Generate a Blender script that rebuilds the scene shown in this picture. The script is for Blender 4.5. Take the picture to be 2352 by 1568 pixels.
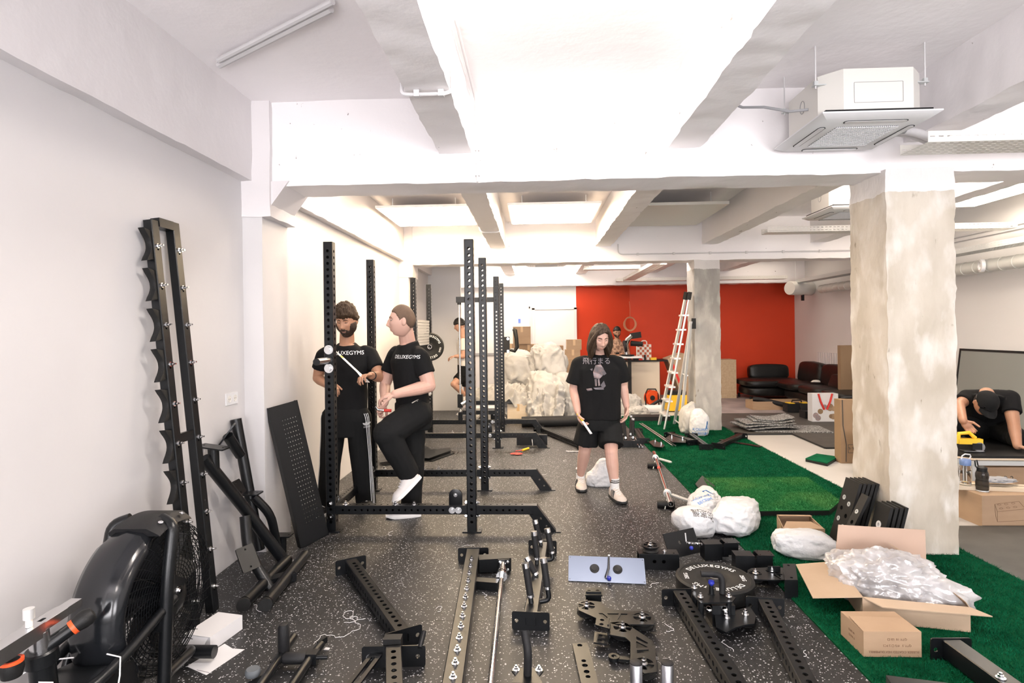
import bpy, bmesh, math, random
import numpy as np
from mathutils import Vector as V, Matrix as Mx, noise as NZ
from mathutils.bvhtree import BVHTree
R = random.Random(7)
sc = bpy.context.scene
COL = sc.collection
for o in list(bpy.data.objects):
    bpy.data.objects.remove(o)

# ------------------------------------------------------------------ camera
FPX, CXP, CYP, CAMH = 1307.0, 1176.0, 757.0, 1.6
YAW, ROLL = math.radians(2.28), math.radians(0.7)
FWD = V((-math.sin(YAW), math.cos(YAW), 0))
RGT = V((math.cos(YAW), math.sin(YAW), 0))
UPV = V((0, 0, 1))
RG2 = RGT * math.cos(ROLL) - UPV * math.sin(ROLL)
UP2 = UPV * math.cos(ROLL) + RGT * math.sin(ROLL)
CAM = V((0, 0, CAMH))
cd = bpy.data.cameras.new('camera')
cd.sensor_width = 36
cd.lens = FPX / 2352 * 36
cd.shift_y = (CYP - 784) / 2352
cd.clip_start = 0.05
cam = bpy.data.objects.new('camera', cd)
COL.objects.link(cam)
m3 = Mx((RG2, UP2, -FWD)).transposed()
cam.matrix_world = Mx.Translation(CAM) @ m3.to_4x4()
sc.camera = cam

# ------------------------------------------------------------------ view, world, daylight
sc.view_settings.view_transform = 'Standard'
sc.view_settings.look = 'None'
sc.view_settings.gamma = 1
sc.view_settings.use_curve_mapping = False
sc.view_settings.exposure = 0.25
w = bpy.data.worlds.new('sky')
sc.world = w
w.use_nodes = True
w.node_tree.nodes['Background'].inputs[0].default_value = (0.80, 0.90, 1.0, 1)
w.node_tree.nodes['Background'].inputs[1].default_value = 1.0

def area(name, loc, rot, sx, sy, power, col):
    l = bpy.data.lights.new(name, 'AREA')
    l.shape = 'RECTANGLE'; l.size = sx; l.size_y = sy; l.energy = power; l.color = col
    o = bpy.data.objects.new(name, l); COL.objects.link(o)
    o.location = loc; o.rotation_euler = rot
    return o
# daylight entering through the two shop windows of the rear wall (behind the photographer)
DAY = (1.0, 0.965, 0.985)
for wx in (-0.55, 3.1):
    area('window_daylight', (wx, -3.05, 1.55), (math.radians(128), 0, 0), 2.5, 2.3, 290, DAY)

# ------------------------------------------------------------------ pixel -> place
def ray(px, py):
    return FWD + RG2 * ((px - CXP) / FPX) + UP2 * ((CYP - py) / FPX)
def G(px, py, z=0.0):                       # where the pixel's ray meets the level z
    d = ray(px, py); return CAM + d * ((z - CAMH) / d.z)
def PY(px, py, y):                          # ... the plane Y = y
    d = ray(px, py); return CAM + d * (y / d.y)
def PX(px, py, x):
    d = ray(px, py); return CAM + d * (x / d.x)

# ------------------------------------------------------------------ materials
MATS = {}
def mat(name, col, rough=.5, metal=0, spec=.5, col2=None, nscale=6, ndetail=4, nlo=.35, nhi=.65,
        bump=0, bscale=80, bdet=3, coat=0, sub=0, trans=0, ior=1.45, emit=None, estr=0, sheen=0, stretch=None, wave=None, alpha=1):
    m = bpy.data.materials.new(name); m.use_nodes = True; MATS[name] = m
    nt = m.node_tree; N = nt.nodes; L = nt.links
    b = N['Principled BSDF']
    b.inputs['Base Color'].default_value = (*col, 1)
    b.inputs['Roughness'].default_value = rough
    b.inputs['Metallic'].default_value = metal
    b.inputs['Specular IOR Level'].default_value = spec
    b.inputs['Coat Weight'].default_value = coat
    b.inputs['Transmission Weight'].default_value = trans
    b.inputs['IOR'].default_value = ior
    b.inputs['Sheen Weight'].default_value = sheen
    b.inputs['Alpha'].default_value = alpha
    if sub:
        b.inputs['Subsurface Weight'].default_value = sub
        b.inputs['Subsurface Radius'].default_value = (.012, .005, .003)
        b.inputs['Subsurface Scale'].default_value = 1
    if emit:
        b.inputs['Emission Color'].default_value = (*emit, 1)
        b.inputs['Emission Strength'].default_value = estr
    tc = N.new('ShaderNodeTexCoord')
    src = tc.outputs['Object']
    if stretch:
        mp = N.new('ShaderNodeMapping'); mp.inputs['Scale'].default_value = stretch
        L.new(src, mp.inputs[0]); src = mp.outputs[0]
    if col2:
        n = N.new('ShaderNodeTexNoise'); n.inputs['Scale'].default_value = nscale; n.inputs['Detail'].default_value = ndetail
        L.new(src, n.inputs['Vector'])
        mr = N.new('ShaderNodeMapRange'); mr.inputs[1].default_value = nlo; mr.inputs[2].default_value = nhi
        L.new(n.outputs[0], mr.inputs[0])
        mx = N.new('ShaderNodeMix'); mx.data_type = 'RGBA'
        mx.inputs[6].default_value = (*col, 1); mx.inputs[7].default_value = (*col2, 1)
        L.new(mr.outputs[0], mx.inputs[0]); L.new(mx.outputs[2], b.inputs['Base Color'])
    if bump:
        n2 = N.new('ShaderNodeTexNoise'); n2.inputs['Scale'].default_value = bscale; n2.inputs['Detail'].default_value = bdet
        L.new(src, n2.inputs['Vector'])
        bp = N.new('ShaderNodeBump'); bp.inputs['Strength'].default_value = min(1, bump); bp.inputs['Distance'].default_value = .004 * max(1, bump)
        L.new(n2.outputs[0], bp.inputs['Height']); L.new(bp.outputs[0], b.inputs['Normal'])
    return m

mat('paint', (.60, .585, .59), .55, bump=.35, bscale=14, bdet=6, col2=(.58, .565, .57), nscale=1.5)
mat('ceilpaint', (.94, .905, .91), .6, bump=1.2, bscale=9, bdet=8, col2=(.92, .885, .89), nscale=2.5)
mat('wallwhite', (.66, .65, .645), .5, bump=.15, bscale=30)
mat('redpaint', (.56, .046, .012), .5, spec=.3, bump=.12, bscale=40, col2=(.52, .042, .011), nscale=1)
mat('cream', (.60, .53, .43), .5)
mat('slab', (.52, .51, .50), .38, col2=(.47, .46, .45), nscale=1.2, bump=.15, bscale=20)
mat('dirtyslab', (.23, .20, .20), .6, col2=(.33, .28, .28), nscale=2.5, bump=.2, bscale=20)
mat('matgrey', (.045, .043, .038), .6, col2=(.06, .056, .05), nscale=6, bump=.3, bscale=200)
mat('matedge', (.012, .012, .012), .6)
mat('black', (.0045, .0052, .0062), .30, spec=.42, bump=.10, bscale=420, bdet=1)
mat('blacksmooth', (.009, .010, .012), .16, spec=.6)
mat('blackmatt', (.009, .009, .010), .60, spec=.35, bump=.2, bscale=260)
mat('rubber', (.008, .008, .008), .52, spec=.35, bump=.2, bscale=300)
mat('bluereflect', (.16, .19, .26), .30, metal=.6)  # blue window reflection put into the plate's base colour
mat('chrome', (.86, .86, .87), .10, metal=1)
mat('steel', (.62, .62, .63), .27, metal=1, bump=.05, bscale=300)
mat('knurled', (.45, .45, .47), .34, metal=1, bump=.12, bscale=600, bdet=0)
mat('alu', (.80, .80, .80), .32, metal=.55)
mat('bluecap', (.02, .03, .30), .25)
mat('cardboard', (.36, .245, .155), .75, col2=(.33, .22, .138), nscale=4, bump=.15, bscale=60, stretch=(1, 1, 4))
mat('cardpale', (.42, .31, .215), .75, col2=(.39, .285, .195), nscale=4, bump=.15, bscale=60)
mat('carddark', (.27, .175, .10), .75, col2=(.25, .16, .09), nscale=4)
mat('cardpink', (.44, .315, .245), .75, col2=(.42, .30, .235), nscale=3)
mat('tape', (.50, .33, .17), .3)
mat('ink', (.05, .045, .04), .6)
mat('inkbrown', (.18, .10, .06), .7)
mat('inkblue', (.03, .20, .55), .5)
mat('inkteal', (.05, .40, .48), .5)
mat('printwhite', (.80, .80, .80), .6)
mat('printgrey', (.21, .19, .21), .7)
mat('printpink', (.36, .26, .25), .7, col2=(.22, .20, .22), nscale=30)
mat('paper', (.68, .675, .69), .6)
mat('whiteplastic', (.68, .68, .69), .35)
mat('offwhite', (.66, .64, .60), .4)
mat('bagwhite', (.60, .605, .62), .36, bump=2.5, bscale=22, bdet=6)
mat('sackwhite', (.46, .45, .435), .6, bump=2.0, bscale=12, bdet=6, col2=(.40, .385, .365), nscale=4)
mat('orange', (.75, .09, .02), .4)
mat('check', (.42, .10, .05), .6)
mat('red', (.62, .03, .02), .45)
mat('yellow', (.80, .50, .03), .45)
mat('sofa', (.006, .006, .006), .38, spec=.4, bump=.35, bscale=26, bdet=5)
mat('skin', (.50, .29, .205), .5, sub=.08, col2=(.46, .25, .17), nscale=7)
mat('skintan', (.40, .215, .135), .5, sub=.08, col2=(.36, .185, .112), nscale=7)
mat('skinpale', (.56, .355, .285), .5, sub=.08, col2=(.53, .315, .25), nscale=7)
mat('tattoo', (.20, .12, .09), .6, col2=(.45, .24, .15), nscale=45, nlo=.4, nhi=.6)
mat('lips', (.50, .24, .19), .5)
mat('hairbrown', (.020, .011, .006), .55, spec=.25, bump=1.2, bscale=60, bdet=4, stretch=(3, 3, .35), col2=(.060, .036, .020), nscale=60)
mat('hairlong', (.026, .015, .009), .5, spec=.25, bump=1.0, bscale=70, bdet=4, stretch=(3, 3, .25), col2=(.050, .031, .019), nscale=50)
mat('hairshort', (.115, .070, .044), .7, bump=.8, bscale=200, col2=(.075, .045, .028), nscale=12)
mat('beard', (.030, .016, .009), .6, bump=1.2, bscale=160)
mat('hairblack', (.012, .010, .009), .5, bump=.6, bscale=120)
mat('eyewhite', (.75, .72, .70), .3)
mat('clothblack', (.0065, .0065, .007), .9, spec=.2, bump=.8, bscale=7, bdet=3)
mat('clothpants', (.0085, .0088, .0092), .88, spec=.2, bump=.8, bscale=6, bdet=3)
mat('clothwhite', (.62, .59, .55), .8, bump=.6, bscale=8)
mat('shirtbrown', (.50, .32, .22), .8, col2=(.22, .13, .09), nscale=22, nlo=.42, nhi=.55)
mat('shoebeige', (.54, .47, .42), .6, bump=.3, bscale=60)
mat('shoewhite', (.64, .61, .60), .55, bump=.3, bscale=50)
mat('sole', (.03, .03, .03), .6)
mat('solewhite', (.80, .78, .76), .5)
mat('sock', (.66, .65, .64), .8, bump=.4, bscale=120)
mat('wood', (.50, .38, .25), .6, col2=(.43, .315, .20), nscale=3, stretch=(8, 1, 8))
mat('woodpale', (.60, .51, .39), .6, col2=(.55, .45, .33), nscale=3, stretch=(1, 8, 8))
mat('greyfelt', (.30, .30, .31), .8)
mat('foamgrey', (.10, .11, .12), .7)
mat('greypanel', (.20, .21, .20), .35)
mat('copper', (.45, .20, .11), .4, metal=.4)
mat('glassclear', (.95, .97, 1.0), .05, trans=1, ior=1.2)
mat('smoke', (.10, .09, .08), .12, trans=.75, ior=1.25)
mat('bluelid', (.16, .24, .45), .4)
mat('galv', (.55, .57, .57), .45, metal=.5)
mat('ductgrey', (.55, .55, .52), .5)
mat('lampglow', (1, 1, 1), .5, emit=(1, .92, .80), estr=9)
mat('panelglow', (1, 1, 1), .5, emit=(1, .77, .50), estr=27)
mat('panelmid', (1, 1, 1), .5, emit=(1, .86, .70), estr=13)
mat('paneldim', (1, 1, 1), .5, emit=(1, .86, .70), estr=2.2)
mat('darkhole', (.01, .01, .01), .8)
mat('sticker', (.12, .20, .60), .5)
mat('bubble', (.36, .36, .38), .35)

# rubber mat with scattered pale granules
def speckle(name, base, fleck, cell, thr, rad, rough):
    m = bpy.data.materials.new(name); m.use_nodes = True; MATS[name] = m
    nt = m.node_tree; N = nt.nodes; L = nt.links; b = N['Principled BSDF']
    g = N.new('ShaderNodeNewGeometry')
    dn = N.new('ShaderNodeTexNoise'); dn.inputs['Scale'].default_value = 1.5 / cell
    L.new(g.outputs['Position'], dn.inputs['Vector'])
    mixv = N.new('ShaderNodeMix'); mixv.data_type = 'RGBA'; mixv.blend_type = 'LINEAR_LIGHT'; mixv.inputs[0].default_value = cell * .22
    L.new(g.outputs['Position'], mixv.inputs[6]); L.new(dn.outputs['Color'], mixv.inputs[7])
    prev = None
    for sc_, th, rd in ((1 / cell, thr, rad), (1.7 / cell, thr + .015, rad)):
        v = N.new('ShaderNodeTexVoronoi'); v.inputs['Scale'].default_value = sc_
        L.new(mixv.outputs[2], v.inputs['Vector'])
        sx = N.new('ShaderNodeSeparateColor'); L.new(v.outputs['Color'], sx.inputs[0])
        a = N.new('ShaderNodeMath'); a.operation = 'GREATER_THAN'; a.inputs[1].default_value = th; L.new(sx.outputs[0], a.inputs[0])
        c = N.new('ShaderNodeMath'); c.operation = 'LESS_THAN'; c.inputs[1].default_value = rd; L.new(v.outputs['Distance'], c.inputs[0])
        mu = N.new('ShaderNodeMath'); mu.operation = 'MULTIPLY'; L.new(a.outputs[0], mu.inputs[0]); L.new(c.outputs[0], mu.inputs[1])
        if prev:
            mm = N.new('ShaderNodeMath'); mm.operation = 'MAXIMUM'; L.new(prev, mm.inputs[0]); L.new(mu.outputs[0], mm.inputs[1]); prev = mm.outputs[0]
        else:
            prev = mu.outputs[0]
    mx = N.new('ShaderNodeMix'); mx.data_type = 'RGBA'
    mx.inputs[6].default_value = (*base, 1); mx.inputs[7].default_value = (*fleck, 1)
    L.new(prev, mx.inputs[0]); L.new(mx.outputs[2], b.inputs['Base Color'])
    b.inputs['Roughness'].default_value = rough
    n2 = N.new('ShaderNodeTexNoise'); n2.inputs['Scale'].default_value = 260
    L.new(g.outputs['Position'], n2.inputs['Vector'])
    bp = N.new('ShaderNodeBump'); bp.inputs['Strength'].default_value = .5; bp.inputs['Distance'].default_value = .002
    L.new(n2.outputs[0], bp.inputs['Height']); L.new(bp.outputs[0], b.inputs['Normal'])
speckle('speckle', (.0125, .0125, .0135), (.46, .46, .48), .0105, .90, .40, .46)
speckle('specklegrey', (.06, .06, .06), (.45, .45, .45), .014, .55, .5, .65)

# raw concrete
def concrete(name, c1, c2, c3, paintcol=None, paintz=None):
    m = bpy.data.materials.new(name); m.use_nodes = True; MATS[name] = m
    nt = m.node_tree; N = nt.nodes; L = nt.links; b = N['Principled BSDF']
    b.inputs['Roughness'].default_value = .7
    g = N.new('ShaderNodeNewGeometry')
    mp = N.new('ShaderNodeMapping'); mp.inputs['Scale'].default_value = (1, 1, .45); L.new(g.outputs['Position'], mp.inputs[0])
    def nz(scale, det, lo, hi):
        n = N.new('ShaderNodeTexNoise'); n.inputs['Scale'].default_value = scale; n.inputs['Detail'].default_value = det
        L.new(mp.outputs[0], n.inputs['Vector'])
        r = N.new('ShaderNodeMapRange'); r.inputs[1].default_value = lo; r.inputs[2].default_value = hi; L.new(n.outputs[0], r.inputs[0])
        return r.outputs[0], n.outputs[0]
    def mix(f, a, bcol):
        mx = N.new('ShaderNodeMix'); mx.data_type = 'RGBA'; L.new(f, mx.inputs[0])
        if isinstance(a, tuple): mx.inputs[6].default_value = (*a, 1)
        else: L.new(a, mx.inputs[6])
        if isinstance(bcol, tuple): mx.inputs[7].default_value = (*bcol, 1)
        else: L.new(bcol, mx.inputs[7])
        return mx.outputs[2]
    f1, _ = nz(3.2, 6, .4, .62); f2, _ = nz(7, 8, .5, .68); f3, h3 = nz(13, 10, .68, .76)
    col = mix(f1, c1, c2); col = mix(f2, col, c3); col = mix(f3, col, (c2[0] * .45, c2[1] * .4, c2[2] * .33))
    if paintz is not None:
        sp = N.new('ShaderNodeSeparateXYZ'); L.new(g.outputs['Position'], sp.inputs[0])
        _, hn = nz(9, 4, 0, 1)
        ad = N.new('ShaderNodeMath'); ad.operation = 'MULTIPLY_ADD'; ad.inputs[1].default_value = .06; L.new(hn, ad.inputs[0]); L.new(sp.outputs[2], ad.inputs[2])
        gt = N.new('ShaderNodeMath'); gt.operation = 'GREATER_THAN'; gt.inputs[1].default_value = paintz + .03; L.new(ad.outputs[0], gt.inputs[0])
        col = mix(gt.outputs[0], col, paintcol)
    L.new(col, b.inputs['Base Color'])
    nb = N.new('ShaderNodeTexNoise'); nb.inputs['Scale'].default_value = 22; nb.inputs['Detail'].default_value = 9; L.new(mp.outputs[0], nb.inputs['Vector'])
    bp = N.new('ShaderNodeBump'); bp.inputs['Strength'].default_value = .5; bp.inputs['Distance'].default_value = .012
    L.new(nb.outputs[0], bp.inputs['Height']); L.new(bp.outputs[0], b.inputs['Normal'])
concrete('concretewarm', (.55, .50, .43), (.43, .38, .31), (.63, .595, .545), (.72, .70, .69), 2.52)
concrete('concretegrey', (.37, .355, .335), (.27, .26, .245), (.44, .425, .40), (.62, .60, .59), 2.50)

# ceiling concrete painted white, with the paint chipped off in flecks
def chipped(name, col, chip):
    m = mat(name, col, .6, bump=1.0, bscale=10, bdet=8)
    nt = m.node_tree; N = nt.nodes; L = nt.links; b = N['Principled BSDF']
    g = N.new('ShaderNodeNewGeometry')
    mp = N.new('ShaderNodeMapping'); mp.inputs['Scale'].default_value = (3.2, .8, 2.2); L.new(g.outputs['Position'], mp.inputs[0])
    n = N.new('ShaderNodeTexNoise'); n.inputs['Scale'].default_value = 4.5; n.inputs['Detail'].default_value = 7; n.inputs['Roughness'].default_value = .62
    L.new(mp.outputs[0], n.inputs['Vector'])
    r = N.new('ShaderNodeMapRange'); r.inputs[1].default_value = .70; r.inputs[2].default_value = .715; L.new(n.outputs[0], r.inputs[0])
    mx = N.new('ShaderNodeMix'); mx.data_type = 'RGBA'; mx.inputs[6].default_value = (*col, 1); mx.inputs[7].default_value = (*chip, 1)
    L.new(r.outputs[0], mx.inputs[0]); L.new(mx.outputs[2], b.inputs['Base Color'])
mat('edgepaint', (.72, .69, .695), .6, bump=1.2, bscale=9, bdet=8)
chipped('joistpaint', (.85, .82, .825), (.20, .17, .15))

# plastic film
def film(name, op):
    m = bpy.data.materials.new(name); m.use_nodes = True; MATS[name] = m
    nt = m.node_tree; N = nt.nodes; L = nt.links
    N.remove(N['Principled BSDF'])
    tr = N.new('ShaderNodeBsdfTransparent'); gl = N.new('ShaderNodeBsdfGlossy'); gl.inputs['Roughness'].default_value = .15
    df = N.new('ShaderNodeBsdfTranslucent'); df.inputs[0].default_value = (.85, .85, .87, 1)
    d2 = N.new('ShaderNodeBsdfDiffuse'); d2.inputs[0].default_value = (.85, .84, .86, 1)
    lw = N.new('ShaderNodeTexNoise'); lw.inputs['Scale'].default_value = 9; lw.inputs['Detail'].default_value = 6
    tc = N.new('ShaderNodeTexCoord'); L.new(tc.outputs['Object'], lw.inputs['Vector'])
    mr = N.new('ShaderNodeMapRange'); mr.inputs[1].default_value = .35; mr.inputs[2].default_value = .65; mr.inputs[3].default_value = op; mr.inputs[4].default_value = min(1, op + .35)
    L.new(lw.outputs[0], mr.inputs[0])
    bp = N.new('ShaderNodeBump'); bp.inputs['Strength'].default_value = 1; bp.inputs['Distance'].default_value = .012; L.new(lw.outputs[0], bp.inputs['Height'])
    for q in (gl, df, d2): L.new(bp.outputs[0], q.inputs['Normal'])
    a = N.new('ShaderNodeMixShader'); a.inputs[0].default_value = .6; L.new(df.outputs[0], a.inputs[1]); L.new(d2.outputs[0], a.inputs[2])
    b2 = N.new('ShaderNodeMixShader'); b2.inputs[0].default_value = .22; L.new(a.outputs[0], b2.inputs[1]); L.new(gl.outputs[0], b2.inputs[2])
    c = N.new('ShaderNodeMixShader'); L.new(mr.outputs[0], c.inputs[0]); L.new(tr.outputs[0], c.inputs[1]); L.new(b2.outputs[0], c.inputs[2])
    L.new(c.outputs[0], N['Material Output'].inputs[0])
film('film', .45)

# turf
m = mat('turf', (.001, .034, .013), .9, spec=.05, col2=(.004, .065, .024), nscale=3, ndetail=8)
m = mat('turfblade', (.0015, .058, .024), .85, spec=.06, col2=(.004, .10, .042), nscale=9)
m = mat('turflight', (.016, .12, .036), .85, spec=.06, col2=(.055, .17, .05), nscale=2.2, nlo=.45, nhi=.7)

# ------------------------------------------------------------------ mesh helpers
def newmesh(bm, smooth=40):
    me = bpy.data.meshes.new('m'); bm.to_mesh(me); bm.free()
    if smooth is not None and len(me.polygons):
        me.polygons.foreach_set('use_smooth', [True] * len(me.polygons))
        me.set_sharp_from_angle(angle=math.radians(smooth))
    return me

class B:
    def __init__(s): s.bm = bmesh.new()
    def box(s, c, sz, M=None, tw=None):
        v = []
        for dx in (-.5, .5):
            for dy in (-.5, .5):
                for dz in (-.5, .5):
                    k = tw if (tw and dz > 0) else 1
                    p = V((dx * sz[0] * k, dy * sz[1] * k, dz * sz[2]))
                    if M is not None: p = M @ p
                    v.append(s.bm.verts.new(p + V(c)))
        for f in ((0, 1, 3, 2), (4, 6, 7, 5), (0, 4, 5, 1), (2, 3, 7, 6), (0, 2, 6, 4), (1, 5, 7, 3)):
            s.bm.faces.new([v[i] for i in f])
        return s
    def ring(s, pts): return [s.bm.verts.new(p) for p in pts]
    def skin(s, rings, cap=True, closed=False):
        n = len(rings[0])
        rr = [(rings[i], rings[i + 1]) for i in range(len(rings) - 1)]
        if closed: rr.append((rings[-1], rings[0]))
        for a, b in rr:
            for i in range(n):
                j = (i + 1) % n
                s.bm.faces.new((a[i], a[j], b[j], b[i]))
        if cap and not closed:
            s.bm.faces.new(list(reversed(rings[0]))); s.bm.faces.new(rings[-1])
        return s
    def cyl(s, p0, p1, r0, r1=None, seg=16, cap=True):
        p0, p1 = V(p0), V(p1); r1 = r0 if r1 is None else r1
        d = (p1 - p0).normalized(); a = d.orthogonal().normalized(); b = d.cross(a)
        rg = [s.ring([p + (a * math.cos(t) + b * math.sin(t)) * r for t in [2 * math.pi * i / seg for i in range(seg)]]) for p, r in ((p0, r0), (p1, r1))]
        return s.skin(rg, cap)
    def tube(s, pts, r, seg=10, closed=False, cap=True):
        pts = [V(p) for p in pts]; n = len(pts)
        rs = r if isinstance(r, (list, tuple)) else [r] * n
        t = []
        for i in range(n):
            a = pts[i - 1] if (i > 0 or closed) else pts[i]
            b = pts[(i + 1) % n] if (i < n - 1 or closed) else pts[i]
            t.append((b - a).normalized())
        nx = t[0].orthogonal().normalized(); rg = []
        for i in range(n):
            nx = (nx - t[i] * nx.dot(t[i])); nx = nx.normalized() if nx.length > 1e-6 else t[i].orthogonal().normalized()
            by = t[i].cross(nx)
            rg.append(s.ring([pts[i] + (nx * math.cos(q) + by * math.sin(q)) * rs[i] for q in [2 * math.pi * k / seg for k in range(seg)]]))
        return s.skin(rg, cap, closed)
    def ell(s, c, r, M=None, u=16, v=10):
        r = (r, r, r) if not isinstance(r, (tuple, list)) else r
        c = V(c); rows = []
        for i in range(1, v):
            th = math.pi * i / v
            rows.append([V((r[0] * math.sin(th) * math.cos(2 * math.pi * j / u), r[1] * math.sin(th) * math.sin(2 * math.pi * j / u), r[2] * math.cos(th))) for j in range(u)])
        f = (lambda p: (M @ p) + c) if M is not None else (lambda p: p + c)
        rg = [s.ring([f(p) for p in row]) for row in rows]
        s.skin(rg, False)
        t = s.bm.verts.new(f(V((0, 0, r[2])))); b = s.bm.verts.new(f(V((0, 0, -r[2]))))
        for j in range(u):
            k = (j + 1) % u
            s.bm.faces.new((t, rg[0][k], rg[0][j])); s.bm.faces.new((b, rg[-1][j], rg[-1][k]))
        return s
    def lathe(s, prof, M=None, seg=24, closed=False):       # prof [(r, z)]
        rg = []
        for r, z in prof:
            row = [V((r * math.cos(2 * math.pi * j / seg), r * math.sin(2 * math.pi * j / seg), z)) for j in range(seg)]
            rg.append(s.ring([(M @ p) if M is not None else p for p in row]))
        return s.skin(rg, not closed, closed)
    def poly(s, pts, t=None, n=None):                          # flat polygon, optionally thickened along n
        pts = [V(p) for p in pts]
        if t is None:
            s.bm.faces.new([s.bm.verts.new(p) for p in pts]); return s
        if n is None: n = (pts[1] - pts[0]).cross(pts[2] - pts[0]).normalized()
        n = V(n)
        return s.skin([s.ring(pts), s.ring([p + n * t for p in pts])], True)
    def add(s, me, M=None):
        n0 = len(s.bm.verts); s.bm.from_mesh(me)
        if M is not None:
            s.bm.verts.ensure_lookup_table()
            for v in s.bm.verts[n0:]: v.co = M @ v.co
        return s
    def xf(s, M):
        for v in s.bm.verts: v.co = M @ v.co
        return s
    def fix(s):
        bmesh.ops.recalc_face_normals(s.bm, faces=s.bm.faces); return s
    def bevel(s, w, seg=2, ang=40):
        es = [e for e in s.bm.edges if len(e.link_faces) == 2 and e.calc_face_angle(0) > math.radians(ang)]
        bmesh.ops.bevel(s.bm, geom=es, offset=w, segments=seg, profile=.6, affect='EDGES', clamp_overlap=True); return s
    def me(s, smooth=40, fix=True):
        if fix: s.fix()
        return newmesh(s.bm, smooth)

def obj(name, me, m, parent=None, M=None, kind=None, label=None):
    o = bpy.data.objects.new(name, me); COL.objects.link(o); me.name = name
    if m is not None:
        ms = m if isinstance(m, (list, tuple)) else [m]
        if len(me.materials) == 0:
            for q in ms: me.materials.append(MATS[q])
    if parent is not None: o.parent = parent
    if M is not None: o.matrix_local = M
    if kind: o['kind'] = kind
    if label: o['label'] = label
    return o
def struct(name, me, m, label=None, parent=None, M=None):
    o = obj(name, me, m, parent, M)
    if parent is None: o['kind'] = 'structure'
    if label: o['label'] = label
    return o
def thing(name, label, cat, M=None, group=None):
    o = bpy.data.objects.new(name, None); COL.objects.link(o); o.empty_display_size = .1
    if M is not None: o.matrix_world = M if isinstance(M, Mx) else Mx.Translation(V(M))
    o['label'] = label; o['category'] = cat
    if group: o['group'] = group
    return o
def tag(o, label, cat, group=None):
    o['label'] = label; o['category'] = cat
    if group: o['group'] = group
    return o
def frame(o, y, up=(0, 0, 1)):                               # matrix: origin o, local Y along y, local Z towards up
    y = V(y).normalized(); x = y.cross(V(up)).normalized(); z = x.cross(y)
    return Mx.Translation(V(o)) @ Mx((x, y, z)).transposed().to_4x4()
def rotz(o, a): return Mx.Translation(V(o)) @ Mx.Rotation(a, 4, 'Z')
T = lambda x, y, z: Mx.Translation(V((x, y, z)))
RX = lambda a: Mx.Rotation(math.radians(a), 4, 'X')
RY = lambda a: Mx.Rotation(math.radians(a), 4, 'Y')
RZ = lambda a: Mx.Rotation(math.radians(a), 4, 'Z')

def plate(outer, holes=(), t=.006, bev=0):
    """flat plate in local XY cut with holes, z from 0 to t. holes: (x,y,r) circles or point lists"""
    c = bpy.data.curves.new('c', 'CURVE'); c.dimensions = '2D'; c.fill_mode = 'BOTH'; c.extrude = t / 2
    if bev: c.bevel_depth = bev; c.bevel_resolution = 1
    def sp(pts):
        q = c.splines.new('POLY'); q.points.add(len(pts) - 1)
        for i, p in enumerate(pts): q.points[i].co = (p[0], p[1], 0, 1)
        q.use_cyclic_u = True
    sp(outer)
    for h in holes:
        if isinstance(h, tuple) and len(h) == 3 and not isinstance(h[0], (tuple, list)):
            sp([(h[0] + h[2] * math.cos(a), h[1] + h[2] * math.sin(a)) for a in [2 * math.pi * i / 14 for i in range(14)]])
        else: sp(h)
    o = bpy.data.objects.new('c', c)
    me = bpy.data.meshes.new_from_object(o)
    bpy.data.objects.remove(o); bpy.data.curves.remove(c)
    bm = bmesh.new(); bm.from_mesh(me); bpy.data.meshes.remove(me)
    for v in bm.verts: v.co.z += t / 2
    bmesh.ops.remove_doubles(bm, verts=bm.verts, dist=1e-5)
    return newmesh(bm, 30)
def rrect(x0, y0, x1, y1, r=.01, n=4):
    pts = []
    for cx, cy, a0 in ((x1 - r, y1 - r, 0), (x0 + r, y1 - r, 90), (x0 + r, y0 + r, 180), (x1 - r, y0 + r, 270)):
        for i in range(n + 1):
            a = math.radians(a0 + 90 * i / n); pts.append((cx + r * math.cos(a), cy + r * math.sin(a)))
    return pts
FONTC = {}
def textme(s, size, ext=.0006, align='CENTER', shear=0):
    c = bpy.data.curves.new('t', 'FONT'); c.body = s; c.size = size; c.extrude = ext; c.align_x = align; c.align_y = 'CENTER'; c.resolution_u = 3; c.shear = shear
    o = bpy.data.objects.new('t', c)
    me = bpy.data.meshes.new_from_object(o)
    bpy.data.objects.remove(o); bpy.data.curves.remove(c)
    return me
PC = {}
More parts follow.
